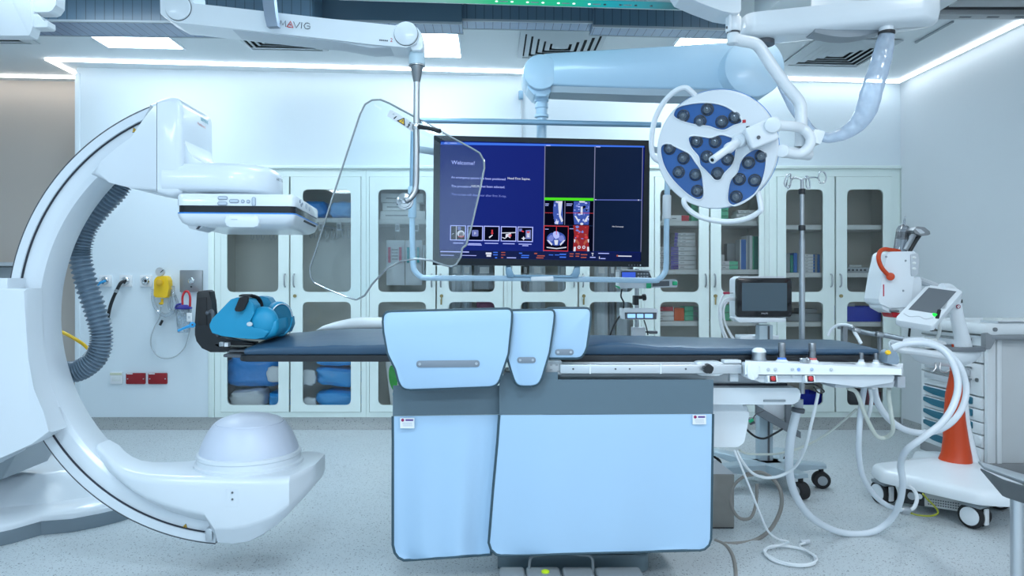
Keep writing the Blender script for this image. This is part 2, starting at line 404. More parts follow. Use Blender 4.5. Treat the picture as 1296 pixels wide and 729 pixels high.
b = B(); b.box(X6(264), 3.45, 5.975, 6.03, Z6(214)+.001, Z6(210), .004); b.box(X6(264), X6(271.5), 5.985, 6.03, .097, Z6(214), .004)
b.box(X6(1140.5), 3.45, 5.985, 6.03, .097, Z6(214), .004)
struct(b.obj('trim_2', cab_m))

# ---------------------------------------------------------------- things on the shelves
kw = mat('carton_white', (.88, .90, .91), .6); kviolet = mat('carton_violet', (.10, .07, .42), .5); kgreen = mat('carton_green', (.14, .68, .40), .55)
kdgreen = mat('carton_dark_green', (.01, .28, .2), .55); kred = mat('carton_red', (.62, .03, .05), .55); korange = mat('carton_orange', (.90, .16, .03), .55)
kblue = mat('carton_blue', (.03, .17, .55), .5); kbin = mat('bin_blue', (.015, .04, .62), .4); kgrey = mat('carton_grey', (.34, .37, .39), .6)
kteal = mat('print_teal', (.02, .45, .5), .5); kpink = mat('print_crimson', (.6, .03, .12), .5); kpinkbag = mat('pink_wrap', (.5, .2, .33), .5)
wrap = mat('blue_sterile_wrap', (.014, .28, .78), .38, bump=.5, bscale=22, coat=.4); wrapl = mat('light_blue_wrap', (.035, .42, .95), .35, bump=.5, bscale=20, coat=.4)
wrapw = mat('white_plastic_wrap', (.82, .86, .9), .35, bump=.7, bscale=18, coat=.3)
def carton(name, x0, x1, y0, y1, d, depth, main, label, cat, group, band=None, lid=False, marks=0):
    """closed carton: x,y in pixels at its front; band = (from, to, material) share of the front width printed in another colour"""
    X0, X1, Z1, Z0 = PX(x0, d), PX(x1, d), PZ(y0, d), PZ(y1, d); b = B(); ms = [main]
    b.box(X0, X1, d, d+depth, Z0, Z1, .003, 1)
    if band:
        f0, f1, bm = band; ms.append(bm); b.box(X0+(X1-X0)*f0+.0005, X0+(X1-X0)*f1-.0005, d-.0012, d+.004, Z0+.001, Z1-.001, mi=1)
    if marks:
        ms.append(kgrey); k = len(ms)-1
        for i in range(marks):
            f = .12+.5*i/max(1, marks); b.box(X0+(X1-X0)*f, X0+(X1-X0)*(f+.16), d-.002, d+.002, Z0+(Z1-Z0)*.4, Z0+(Z1-Z0)*.55, mi=k)
    o = b.obj(name, ms); tag(o, label, cat, group); return o
dS = 6.10
def onshelf(y): return 354.8+(1.25-Z6(y))*900/dS      # pixel height of a shelf top seen at the goods' distance
s1, s2, s3 = onshelf(279), onshelf(341), onshelf(407)
# cabinet below the lamp, left door
carton('carton', 838, 872, s1-7.5, s1, dS, .12, kw, 'flat white carton with a red end on the top shelf below the lamp', 'carton', None, (.72, 1, kred), marks=2)
yy = s1
for k in range(6): carton('carton', 875, 884.5, yy-5.8, yy-.2, dS+.02, .14, kgreen, 'green carton, %s in the stack left of the post, top shelf' % ORD[5-k], 'carton', 'green cartons on the top shelf'); yy -= 6
yy = s2
for k in range(5): carton('carton', 849, 881, yy-5.6, yy-.2, dS, .16, kw, 'white carton with violet end, %s of five, middle shelf' % ORD[4-k], 'carton', 'white and violet cartons', (0, .3, kviolet), marks=2); yy -= 5.8
for k in range(4): carton('carton', 853+k*.4, 880, yy-4.2, yy-.2, dS+.03, .14, kw, 'thin white carton, %s of four above the violet ended stack' % ORD[3-k], 'carton', 'thin white cartons', (0, .16, kviolet), marks=2); yy -= 4.4
yy = s2
for k in range(5): carton('carton', 833, 846.5, yy-5.6, yy-.2, dS+.02, .14, kw, 'small white carton, %s of five, left end of middle shelf' % ORD[4-k], 'carton', 'small white cartons', marks=2); yy -= 5.8
yy = s3
for k in range(3): carton('carton', 833, 853, yy-5.8, yy-.2, dS, .15, kw, 'red striped white carton, %s of three on the low shelf' % ORD[2-k], 'carton', 'red striped cartons', (0, .95, kred) if k == 2 else None, marks=1); yy -= 6
carton('carton', 853.5, 866, s3-16, s3, dS, .15, korange, 'plain orange carton between the red striped and the green cartons', 'carton', None)
yy = s3
for k in range(3): carton('carton', 866.5, 884.5, yy-5.9, yy-.2, dS+.02, .15, kgreen, 'grey ended green carton, %s of three right of orange carton' % ORD[2-k], 'carton', 'green cartons on the low shelf', (.6, 1, kgrey)); yy -= 6.1
# cabinet below the lamp, right door
yy = s1
for k in range(4): carton('carton', 911.5, 922, yy-6.4, yy-.2, dS, .14, kgreen, 'green carton, %s in the stack right of the post, top shelf' % ORD[3-k], 'carton', 'green cartons right of the post'); yy -= 6.6
yy = s1
for k in range(3): carton('carton', 930+k*2, 961, yy-4.6, yy-.2, dS, .15, kw, 'flat white carton, %s of three under the lamp, top shelf' % ORD[2-k], 'carton', 'flat white cartons on the top shelf', marks=2); yy -= 4.8
carton('carton', 911, 917, s2-19, s2, dS+.04, .1, kw, 'narrow white carton standing at the door post on the middle shelf', 'carton', None, marks=1)
yy = s2
for k in range(2): carton('carton', 912, 934, yy-5.2, yy-.2, dS-.02, .1, kw, 'small carton half white half green, %s of two lying on the middle shelf' % ('upper' if k else 'lower'), 'carton', 'half green cartons', (.5, 1, kgreen), marks=1); yy -= 5.4
carton('carton', 920, 936, s2-33, s2, dS+.14, .08, kgrey, 'tall grey carton at the back of the middle shelf', 'carton', None)
carton('carton', 936.5, 944.5, s2-38, s2, dS, .12, kw, 'tall slim carton with a blue front standing on the middle shelf', 'carton', None, (.15, .95, kblue))
carton('carton', 945, 952.5, s2-43, s2, dS, .14, kw, 'tallest white carton standing between the blue and the green carton', 'carton', None, (.1, .5, kgrey))
carton('carton', 953, 961, s2-42, s2, dS, .14, kgreen, 'tall green carton with a dark green patch at the right end of the middle shelf', 'carton', None, (.1, .95, kdgreen))
yy = s3
for k in range(2): carton('carton', 917, 932, yy-10, yy-.4, dS, .12, kgreen, 'bright green carton, %s of two behind the white cables on the low shelf' % ('upper' if k else 'lower'), 'carton', 'bright green cartons', (.5, 1, mat('carton_lime', (.15, .62, .04), .5))); yy -= 10.4
# last cabinet
s1e, s2e, s3e = onshelf(284), onshelf(345), onshelf(408)
for k, (a, c, h, m) in enumerate(((994.5, 1000, 24, kgrey), (1000.5, 1004, 22, kdgreen), (1004.5, 1009, 25, kblue), (1009.5, 1012, 24, kgrey))):
    carton('binder', a, c, s2e-h, s2e, dS, .2, m, ['dark grey folder at the left end of the shelf behind the infusion pole', 'dark green slim folder next to the grey one behind the infusion pole', 'blue folder left of the infusion pole', 'slim grey folder touching the white carton stack'][k], 'folder', 'folders behind the infusion pole')
yy = s2e
for k in range(6): carton('carton', 1013, 1031, yy-3.7, yy-.2, dS, .16, kw, 'flat white case, %s of six right of the infusion pole' % ORD[5-k], 'case', 'flat white cases', (.9, 1, kblue), marks=2); yy -= 3.9
for k, (a, c) in enumerate(((1031.5, 1034.5), (1035, 1038))): carton('binder', a, c, s2e-23, s2e, dS, .2, (kgrey, kblue)[k], ('slim grey folder right of the white cases', 'slim blue folder at the right end of the shelf')[k], 'folder', 'folders behind the infusion pole')
t = thing('device_console', 'low grey electronic device on the middle shelf of the last cabinet', 'device', P(1088, s2e, dS))
B().box(PX(1071, dS), PX(1104, dS), dS, dS+.2, PZ(s2e, dS), PZ(s2e-6.5, dS), .005).obj('body', lgrey, t)
B().box(PX(1077, dS), PX(1093, dS), dS+.03, dS+.18, PZ(s2e-6.5, dS), PZ(s2e-10, dS), .004).obj('top_cover', offw, t)
b = B()
for k in range(5): b.box(PX(1073+k*5, dS), PX(1076+k*5, dS), dS-.003, dS+.002, PZ(s2e-4.4, dS), PZ(s2e-2, dS))
b.obj('front_display', dgrey, t)
def bin_(x0, x1, y0, y1, d, m, label, wall=.006, cat='bin'):
    X0, X1, Z1, Z0 = PX(x0, d), PX(x1, d), PZ(y0, d), PZ(y1, d); b = B(); dp = .24
    b.box(X0, X1, d, d+wall, Z0, Z1, .002, 1); b.box(X0, X1, d+dp-wall, d+dp, Z0, Z1, .002, 1); b.box(X0, X0+wall, d+wall, d+dp-wall, Z0, Z1); b.box(X1-wall, X1, d+wall, d+dp-wall, Z0, Z1); b.box(X0+wall, X1-wall, d+wall, d+dp-wall, Z0, Z0+wall)
    b.box(X0-.004, X1+.004, d-.006, d+.002, Z1-.012, Z1, .002, 1)
    o = b.obj('storage_bin', m); tag(o, label, cat, 'storage bins'); return o
bin_(1072, 1115, s3e-19, s3e, dS, kbin, 'open blue plastic bin on the low shelf of the last cabinet, right door')
carton('carton', 1073, 1082, s3e-23, s3e-19.1, dS+.02, .12, kw, 'small white carton on the rim of the blue bin', 'carton', None)
bin_(996, 1040, s3e-10, s3e-.2, dS, kgrey, 'open grey plastic bin behind the infusion pole, low shelf')
carton('carton', 1014, 1034, s3e-16, s3e-10.2, dS+.02, .15, kgrey, 'grey carton lying on top of the grey bin', 'carton', None)
fl = 354.8+(1.25-.127)*900/dS
bin_(1014, 1040, fl-22, fl, dS, kbin, 'blue bin standing on the cabinet bottom behind the table console')
bin_(1072, 1095, fl-26, fl, dS, dgrey, 'dark bin standing on the cabinet bottom, right door of the last cabinet')
carton('carton', 1098, 1115, fl-24, fl, dS, .2, mat('carton_rose', (.4, .12, .16), .6), 'dark rose carton on the cabinet bottom by the right wall', 'carton', None)
# wrapped bundles, leftmost cabinet
def bundle(x, y, w, h, d, m, label, tilt=0, end=None, cat='wrapped bundle', seed=1, depth=.3):
    """soft wrapped bundle: squashed, crumpled pillow"""
    rnd = random.Random(seed); t = bmesh.new(); bmesh.ops.create_icosphere(t, subdivisions=4, radius=1)
    W, H = w*d/F/2*.95, h*d/F/2*.9; ph = [rnd.uniform(0, 6) for _ in range(6)]
    for v in t.verts:
        p = v.co.copy()
        for i in range(3): p[i] = math.copysign(abs(p[i])**.5, p[i])
        k = 1+.06*math.sin(5*p.x+ph[0])*math.sin(4*p.z+ph[1])+.03*math.sin(11*p.x+7*p.z+ph[2])+.02*math.sin(17*p.z+ph[3]+9*p.y)
        v.co = Vector((p.x*W*k, p.y*depth/2*k, p.z*H*k))
    b = B(); M = Matrix.Translation(P(x, y, d)+V(0, depth/2, 0)) @ Matrix.Rotation(math.radians(tilt), 4, 'Y')
    for f in t.faces: f.smooth = True
    b._add(t, 0, M); ms = [m]
    o = b.obj('wrapped_bundle', ms, None, 80); tag(o, label, cat, 'wrapped bundles'); return o
sA = onshelf(275)
bundle(396, sA-12, 34, 24, 6.08, wrap, 'dark blue wrapped bundle at the left of the top shelf, leftmost cabinet', seed=2)
bundle(431.5, sA-11.5, 35, 23, 6.08, wrapl, 'bright blue wrapped bundle on the top shelf left of the clear shield', seed=3)
bundle(320, 471, 78, 45, 6.08, wrap, 'large dark blue wrapped bundle behind the head end of the table', seed=4)
bundle(348.5, 474, 24, 22, 6.03, wrapw, 'white ended pack wedged at the right of the large blue bundle', seed=5, depth=.04)
bundle(310, fl-13.5, 48, 27, 6.06, wrapw, 'crumpled white plastic bag on the bottom shelf, left door', -6, seed=6)
bundle(349, fl-12, 24, 24, 6.12, wrapl, 'pale blue pack right of the crumpled white bag', seed=7)
bundle(424, 456.5, 58, 17, 6.1, wrapl, 'flat pale blue bundle at the top of the pile, right door', seed=8)
bundle(425, 478.5, 58, 26, 6.08, wrapl, 'fat blue roll in the middle of the pile, right door', 5, seed=9)
bundle(390, 478, 20, 22, 6.05, wrapw, 'white wrap end left of the middle blue roll', seed=10, depth=.03)
bundle(425, fl-13, 58, 26, 6.07, wrapl, 'bright blue roll at the bottom of the pile, right door', seed=11)
bundle(391, fl-9, 18, 18, 6.04, wrapw, 'white wrap end at the bottom left of the pile', seed=12, depth=.035)
# cartons and packets, second cabinet
sB = onshelf(277)
yy = sB
for k, (x0, x1, h) in enumerate(((481, 538, 11), (484, 531, 10), (482, 536, 12))):
    carton('carton', x0, x1, yy-h, yy-.2, 6.1+.01*k, .2, kw, 'wide white carton, %s of three on the shelf behind the steel hub' % ['lowest', 'middle one', 'topmost'][k], 'carton', 'wide white cartons', marks=3); yy -= h+.2
def packet(x0, x1, y0, y1, d, stripe, label, m=None, cat='packet'):
    t = thing('hanging_packet', label, cat, P((x0+x1)/2, y1, d), 'packets hanging in the cabinets'); X0, X1, Z1, Z0 = PX(x0, d), PX(x1, d), PZ(y0, d), PZ(y1, d)
    rings = []
    for i in range(9):
        f = i/8; z = Z1+(Z0-Z1)*f; th = .004+.022*math.sin(PI*f)**.7
        rings.append([V(X0, d, z), V(X0+(X1-X0)*.25, d-th*.9, z), V(X0+(X1-X0)*.55, d-th, z), V(X1, d-.001, z), V(X1, d+.003, z), V(X0, d+.003, z)])
    B().loft(rings).obj('pouch', m or mat('pouch_white', (.74, .79, .83), .4, coat=.3), t)
    if stripe:
        b = B(); w = (X1-X0)
        for a in (.12, .72): b.box(X0+w*a, X0+w*(a+.14), d-.03, d-.026, Z1+(Z0-Z1)*.5, Z1+(Z0-Z1)*.16)
        b.obj('printed_label', stripe, t)
        b = B()
        for j in range(4): b.box(X0+w*.32, X0+w*.66, d-.0305, d-.0265, Z1+(Z0-Z1)*(.2+.07*j), Z1+(Z0-Z1)*(.225+.07*j))
        b.obj('printed_text', kgrey, t)
    b = B(); b.tube([((X0+X1)/2, d, Z1), ((X0+X1)/2, d, Z1+.03), ((X0+X1)/2, d+.03, Z1+.045)], .003, 6, 4); b.obj('hook', steel, t)
    return t
packet(489, 512, 304, 361, 6.12, kpink, 'white hanging packet with two crimson print stripes')
packet(513, 534, 304, 361, 6.13, kteal, 'white hanging packet with two teal print stripes')
packet(534.5, 539, 310, 350, 6.15, None, 'narrow white packet edge at the right of the teal printed packet')
for i, (x, dd) in enumerate(((500, 6.1), (524, 6.1))): pass
tags = ((505, 6.045, 'left'), (528, 6.045, 'right'))
def shelf_tag(x, y, d, label):
    b = B(); b.box(PX(x-2.8, d), PX(x+2.8, d), d, d+.003, PZ(y+11, d), PZ(y, d)); b.box(PX(x-1.8, d), PX(x+1.8, d), d-.001, d+.002, PZ(y+9, d), PZ(y+3, d), mi=1)
    o = b.obj('shelf_tag', [paper, kgrey]); tag(o, label, 'label tag', 'white tags below the shelves')
shelf_tag(503, 282, 6.045, 'white tag below the shelf above the crimson printed packet'); shelf_tag(527, 282, 6.045, 'white tag below the shelf above the teal printed packet')
shelf_tag(406, 281, 6.045, 'left white tag below the shelf with the blue bundles'); shelf_tag(429, 281, 6.045, 'right white tag below the shelf with the blue bundles')
def rail_hooks(xs, y, d, label):
    for i, x in enumerate(xs):
        b = B(); b.tube([P(x, y, d)+V(0, .05, 0), P(x, y+1, d), P(x, y+9, d), P(x+1.5, y+11, d), P(x+3, y+9, d), P(x+3.2, y+6, d)], .0035, 6, 4)
        o = b.obj('wire_hook', steel); tag(o, label, 'hook', label)
rail_hooks((392, 398, 412, 420, 426, 433, 440), 290, 6.2, 'steel wire hook hanging under the shelf, right door of the leftmost cabinet')
rail_hooks((318, 325, 331, 342, 347), 292, 6.2, 'steel wire hook hanging under the shelf, left door of the leftmost cabinet')
cl = mat('clear_pouch_white', (.66, .74, .80), .3, coat=.4, bump=.3, bscale=25); clg = mat('clear_pouch_grey', (.30, .34, .38), .3, coat=.4, bump=.3, bscale=25)
def strip(x0, x1, y0, y1, d, m, label):
    t = thing('catheter_pouch', label, 'pouch', P((x0+x1)/2, y1, d), 'long hanging catheter pouches'); X0, X1, Z1, Z0 = PX(x0, d), PX(x1, d), PZ(y0, d), PZ(y1, d); w = X1-X0
    rings = []
    for i in range(7):
        z = Z1+(Z0-Z1)*i/6; q = .006*math.sin(i*2.1+x0)
        rings.append([V(X0, d+q, z), V(X0+w*.2, d-.018+q, z), V(X0+w*.5, d-.006, z), V(X0+w*.75, d-.02-q, z), V(X1, d, z), V(X1, d+.004, z), V(X0, d+.004+q, z)])
    B().loft(rings).obj('pouch', m, t, )
    b = B(); b.box(X0+w*.3, X0+w*.8, d-.0225, d-.0195, PZ(346, d), PZ(338, d)); b.obj('printed_label', kw, t)
strip(569, 583, 300, 425, 6.14, cl, 'long clear pouch at the left below the display, second cabinet')
strip(583.5, 597, 300, 425, 6.16, cl, 'long clear pouch next to the leftmost one below the display')
strip(600, 624, 300, 366, 6.14, clg, 'wide grey pouch right of the two clear pouches')
bundle(614, 390, 24, 26, 6.1, kpinkbag, 'pink wrapped pack behind the lead shields', seed=21, depth=.15)
strip(661, 668, 300, 425, 6.16, clg, 'narrow grey pouch in the left door behind the display stand foot')
strip(669.5, 690, 300, 425, 6.14, cl, 'clear pouch with white label behind the display stand foot')
strip(706, 717, 300, 380, 6.16, cl, 'clear pouch at the right edge of the left door behind the display')
strip(752, 769, 300, 425, 6.14, cl, 'long clear pouch left of the infusion pumps')
strip(770, 779, 300, 425, 6.16, clg, 'narrow grey pouch just left of the infusion pumps')
strip(780.5, 797, 300, 425, 6.14, cl, 'long clear pouch right behind the infusion pumps')
# box leaning in the second cabinet's bottom
M = Matrix.Translation(P(495, fl-2, 6.14)) @ Matrix.Rotation(math.radians(-7), 4, 'Y')
b = B(); b.box(0, .085, 0, .25, 0.002, .42, .003, 1, M=M); b.ball((.07, 0, .29), .055, 1, sc=(.75, .06, 1.8), M=None) if False else b.prism([(.05+.035*math.cos(a), .27+.11*math.sin(a)) for a in [2*PI*i/24 for i in range(24)]], -.002, .003, mi=1, M=M)
b.box(.03, .055, -.002, .003, .06, .14, mi=2, M=M)
tag(b.obj('carton', [kw, mat('print_green', (.03, .5, .05), .5), kteal]), 'tall white carton with a green oval leaning on the cabinet bottom beside the lead shields', 'carton')
# ================================================================ C-ARM (floor stand, carriage, arc, detector above, tube below)
ca = thing('c_arm', 'large white C-shaped x-ray arm on a floor stand reaching around the table head', 'x-ray machine', (-1.9, 3.6, 0))
cwhite = mat('c_arm_enamel', (.72, .77, .82), .3, coat=.3, var=.01, vscale=2)
cshade = mat('c_arm_grey_enamel', (.56, .61, .66), .38, var=.01, vscale=2)
skirt_m = mat('stand_skirt_grey', (.20, .25, .29), .45)
seam = mat('seam_dark', (.03, .035, .045), .7)
ax0, az0, AR = PX(296, 3.0), PZ(402, 3.0), .956
def ap(r, deg, y): a = math.radians(deg); return V(ax0+r*math.cos(a), y, az0+r*math.sin(a))
def arc(sec, a0, a1, n=72):
    return [[ap(r, a0+(a1-a0)*i/n, y) for r, y in sec] for i in range(n+1)]
sec = [(AR, 3.004), (AR-.002, 3.0), (AR-.036, 3.0), (AR-.038, 3.004), (AR-.038, 3.016), (AR-.092, 3.016), (AR-.098, 3.02), (AR-.115, 3.03), (AR-.118, 3.05), (AR-.118, 3.18), (AR-.11, 3.195), (AR-.01, 3.195), (AR, 3.19)]
B().loft(arc(sec, 110, 265.2)).obj('arc', cwhite, ca, 40)
B().loft(arc([(AR+.0045, 3.002), (AR+.0045, 3.19), (AR+.0006, 3.19), (AR+.0006, 3.002)], 111, 265.2)).obj('outer_rail', dgrey, ca)
B().loft(arc([(AR-.039, 3.004), (AR-.039, 3.0155), (AR-.0415, 3.0155), (AR-.0415, 3.011)], 111, 262)).obj('inner_rail', ink, ca)
B().box(*[f for f in (ap(AR-.075, 262.5, 0).x, ap(AR-.0, 264.8, 0).x)], 2.985, 3.02, ap(AR-.008, 262, 0).z, ap(AR-.05, 262, 0).z+.012, .004).obj('end_stop', alu, ca)
def warn(o, r, u, s, par, name='warning_sticker'):
    M = frame(o, r, u); b = B(); b.prism(rpoly([(-s, 0), (s, 0), (0, 1.75*s)], s*.15), -.001, .001, M=M)
    b.prism(rpoly([(-s*.78, s*.13), (s*.78, s*.13), (0, 1.5*s)], s*.1), -.0022, -.001, mi=1, M=M)
    b.prism([(-.25*s, .35*s), (.25*s, .35*s), (.1*s, 1.0*s), (-.1*s, 1.0*s)], -.003, -.0022, mi=0, M=M)
    b.obj(name, [ink, yellow], par)
warn(P(171, 167, 3.015)+V(0, -.0, 0), (1, 0, .35), (-.35, 0, 1), .012, ca)
warn(P(234, 668, 3.015), (1, 0, -.25), (.25, 0, 1), .011, ca)
# cover running from the arc to the detector column
D1 = 2.93
def pp(lst, d): return [(PX(x, d), PZ(y, d)) for x, y in lst]
B().prism(pp([(112.5, 220), (128, 203.5), (146, 188), (166, 173.5), (184, 159), (187.5, 154), (187.5, 130.5), (197.9, 127), (197.9, 244), (165, 238), (138, 231)], D1), D1, 3.26, .022, 3, keep=lambda c: c.x > PX(197.4, D1)).obj('arm_cover', cwhite, ca, 50)
B().box(PX(197.95, D1), PX(198.75, D1), D1+.004, 3.25, PZ(241, D1), PZ(129, D1)).obj('cover_seam', seam, ca)
# detector column and its forward arm
def stad(x0, x1, y0, y1, r, n=14):
    p = [(x0, y0)]
    for i in range(n+1): a = -PI/2+PI*i/n; p.append((x1-r+r*math.cos(a), (y0+y1)/2+(y1-y0)/2*math.sin(a)))
    p.append((x0, y1)); return p
col = pp([(198.8, 245), (198.8, 126), (206, 123.3), (214, 122), (222, 123), (227, 127), (229.5, 134), (229.5, 243), (224, 247), (214, 249)], D1)
B().prism(col, D1, 3.27, .022, 5, keep=lambda c: c.x < PX(199.2, D1)).obj('detector_column', cwhite, ca, 60)
b = B()
zt, zb = PZ(203, 2.93), PZ(241, 2.93)
x0, x1 = PX(205, 2.93), PX(340, 2.95)
def ringz(z, ins): return [V(x, y, z) for x, y in stad(x0, x1-ins, 2.925+ins, 3.33-ins, .2-ins*.5)]
b.loft([ringz(zb, .012), ringz(zb+.01, .002), ringz(zb+.03, 0), ringz(zt-.055, 0), ringz(zt-.028, .008), ringz(zt-.01, .03), ringz(zt, .065)])
da = b.obj('detector_arm', cwhite, ca, 60)
sx_ = PX(229.5, D1)
B().text('SIEMENS', .0215, V(sx_+.0005, 3.125, PZ(152.5, 3.13)), (0, 1, -.02), (0, 0, 1)).obj('logo_lettering', mat('logo_teal', (.0, .36, .45), .5), ca)
B().text('Healthineers', .017, V(sx_+.0005, 3.09, PZ(156, 3.09)-.004), (0, 1, -.02), (0, 0, 1)).obj('logo_lettering', mat('logo_salmon', (.75, .22, .20), .5), ca)
b = B(); b.text('ARTIS', .018, V(-.9285, 3.07, PZ(228.5, 3.075)), (.30, .95, -.06), (0, 0, 1)); b.obj('model_lettering', ink, ca)
# fillet where the column meets the arm
b = B(); b.prism([(PX(227, D1), PZ(206, D1)), (PX(262, D1), PZ(206, D1)), (PX(248, D1), PZ(202.5, D1)), (PX(238, D1), PZ(198, D1)), (PX(232, D1), PZ(189, D1)), (PX(229.7, D1), PZ(176, D1)), (PX(227, D1), PZ(176, D1))], 2.965, 3.24, .004); b.obj('fillet_cover', cwhite, ca, 60)
b = B(); b.lathe([(.13, 0), (.13, .05), (.11, .06)], V(PX(312, 3.12), 3.12, PZ(249, 3.0)-.012), (0, 0, 1), 40); b.obj('swivel_collar', lgrey, ca)
# flat detector: a box turned a little, its far side visible on the right
DM = Matrix.Translation(V(-1.006, 2.80, 0)) @ Matrix.Rotation(math.radians(5.0), 4, 'Z')
dw, dd = .229, .60
z0, z1, z2, z3, z4 = 1.466, 1.512, 1.5175, 1.5445, 1.5925
def rect(w, y0, y1, r): return rrect(-w, w, y0, y1, r, 4)
def sl(poly, z): return [DM @ V(x, y, z) for x, y in poly]
b = B(); b.loft([sl(rect(dw, 0, dd, .03), z3), sl(rect(dw, 0, dd, .03), z4-.012), sl(rect(dw-.004, .004, dd-.004, .03), z4-.003), sl(rect(dw-.014, .014, dd-.014, .03), z4)])
dh = b.obj('detector_housing', cwhite, ca, 30)
b = B(); b.loft([sl(rect(dw-.004, .004, dd-.004, .03), z2), sl(rect(dw-.004, .004, dd-.004, .03), z3)]); b.obj('black_band', mat('gloss_black', (.01, .011, .014), .12), dh)
b = B(); b.loft([sl(rect(dw, 0, dd, .03), z1), sl(rect(dw, 0, dd, .03), z2)]); b.obj('blue_line', mat('line_blue', (.03, .22, .65), .4), dh)
b = B(); b.loft([sl(rect(dw-.035, .035, dd-.035, .04), z0), sl(rect(dw-.012, .012, dd-.012, .035), z0+.012), sl(rect(dw-.002, .002, dd-.002, .03), z0+.035), sl(rect(dw, 0, dd, .03), z1)]); b.obj('detector_cover', cwhite, dh, 50)
bt = mat('button_grey', (.28, .33, .40), .5); bt2 = mat('button_face', (.48, .55, .63), .45)
def dbtn(cx, cz_, w, h):
    b = B(); b.prism(rrect(cx-w/2, cx+w/2, cz_-h/2, cz_+h/2, min(w, h)*.49, 6), -.003, .002, .001, M=DM); b.prism(rrect(cx-w/2+.003, cx+w/2-.003, cz_-h/2+.003, cz_+h/2-.003, min(w, h)*.4, 6), -.0045, -.003, mi=1, M=DM)
    b.obj('button', [bt, bt2], dh)
for px, py, w, h in ((285, 250.2, 12, 4.8), (284.6, 257, 12, 4.8), (298.8, 254, 12, 5), (309.5, 254.2, 4.6, 4.6), (316.2, 254.4, 4.6, 4.6), (323, 254.4, 5, 11.5)):
    k = 2.82/900; dbtn((px-301)*k, z4-.002-(py-246)*k-.003, w*k, h*k)
b = B(); b.prism(rrect(-.04, .09, z0-.006, z0+.04, .018), -.008, .04, .006, M=DM); b.prism([(-.016, z0+.022), (.008, z0+.022), (.008, z0+.0255), (-.016, z0+.0255)], -.0095, -.007, mi=1, M=DM); b.obj('front_latch', [cwhite, lgrey], dh)
b = B(); b.prism(rpoly([(-.205, z0+.014), (-.135, z0+.014), (-.14, z0-.006), (-.165, z0-.016), (-.19, z0-.01)], .01), .04, .2, .01, M=DM); b.prism([(-.165, z0-.012), (-.155, z0-.012), (-.145, z0+.0), (-.155, z0+.0)], .037, .042, mi=1, M=DM); b.obj('bumper', [cshade, ink], dh)
SM = DM @ Matrix.Translation(V(dw, 0, 0)) @ Matrix.Rotation(PI/2, 4, 'Z')      # local x runs back along the right side
b = B(); b.prism(rrect(.2, .5, z0+.033, z0+.041, .003), -.002, .004, M=SM); b.obj('grid_slot', seam, dh)
for i, (u, v, r) in enumerate(((.10, .03, .007), (.13, .018, .007), (.155, .026, .006), (.25, .026, .012), (.33, .022, .009))):
    B().prism([(u+r*1.8*math.cos(a), z3+v+r*math.sin(a)) for a in [2*PI*j/12 for j in range(12)]], -.002, .002, M=SM).obj('side_key', [bt, bt2][i > 2], dh)
# tube housing below
def rr_ring(X, y0, y1, z0, z1, rt, rb, n=5):
    out = []
    for cy, cz_, a0, r in ((y1-rt, z1-rt, 0, rt), (y0+rt, z1-rt, 90, rt), (y0+rb, z0+rb, 180, rb), (y1-rb, z0+rb, 270, rb)):
        for i in range(n+1): a = math.radians(a0+90*i/n); out.append(V(X, cy+r*math.cos(a), cz_+r*math.sin(a)))
    return out
d0 = 2.92
def hull(X, y0, y1, z0, z1, rt, ch, cv):
    """section with rounded upper edges and chamfered lower edges"""
    out = []
    for cy, a0 in ((y1-rt, 0), (y0+rt, 90)):
        for i in range(6): a = math.radians(a0+90*i/5); out.append(V(X, cy+rt*math.cos(a), z1-rt+rt*math.sin(a)))
    cv = min(cv, (z1-rt-z0)*.7)
    q = [(y0, z0+cv+.012), (y0+.002, z0+cv), (y0+.008, z0+cv-.010), (y0+ch-.012, z0+.008), (y0+ch, z0+.002), (y0+ch+.015, z0)]
    out += [V(X, y, z) for y, z in q]+[V(X, y0+y1-y, z) for y, z in reversed(q)]
    return out
st = [(100, 572, 594, 3.05, 3.165, .02, .03, .02), (112, 579.5, 605, 3.03, 3.17, .02, .03, .03), (122, 587, 611, 3.01, 3.16, .025, .03, .03), (134, 593.5, 616, 2.985, 3.15, .028, .04, .03), (147, 598.5, 624, 2.965, 3.15, .03, .05, .035), (162, 601.5, 634, 2.95, 3.16, .032, .06, .04), (182, 603, 646, 2.935, 3.18, .034, .07, .05), (205, 604, 657, 2.925, 3.21, .035, .08, .06), (235, 604.5, 668, 2.92, 3.30, .035, .1, .07), (258, 604.5, 674, 2.92, 3.37, .035, .11, .075), (271, 604.5, 693, 2.92, 3.39, .035, .05, .075),
      (290, 604.5, 695, 2.92, 3.40, .035, .05, .08), (310, 604.5, 692, 2.92, 3.40, .035, .05, .08), (328, 604.5, 683, 2.92, 3.40, .035, .05, .07), (345, 604.5, 671, 2.92, 3.40, .035, .05, .055), (360, 604.5, 657, 2.925, 3.39, .033, .06, .045), (365, 604.3, 651, 2.93, 3.385, .03, .05, .04), (376, 602.5, 640, 3.0, 3.33, .025, .04, .035), (384, 601, 631, 3.05, 3.29, .02, .03, .03), (387, 600, 625, 3.08, 3.26, .015, .02, .02)]
b = B(); b.loft([hull(PX(x, d0), y0, y1, PZ(yb, d0), PZ(yt, d0), rt, ch, cv) for x, yt, yb, y0, y1, rt, ch, cv in st])
b.obj('tube_housing', cwhite, ca, 28)
ztop = PZ(604.5, d0)
b = B(); b.lathe([(.230, -.03), (.234, -.005), (.232, .01), (.222, .016), (.220, .034), (.224, .04), (.221, .052), (.211, .056)], V(PX(316, 3.17), 3.17, ztop), n=56); b.obj('dome_flange', cwhite, ca, 30)
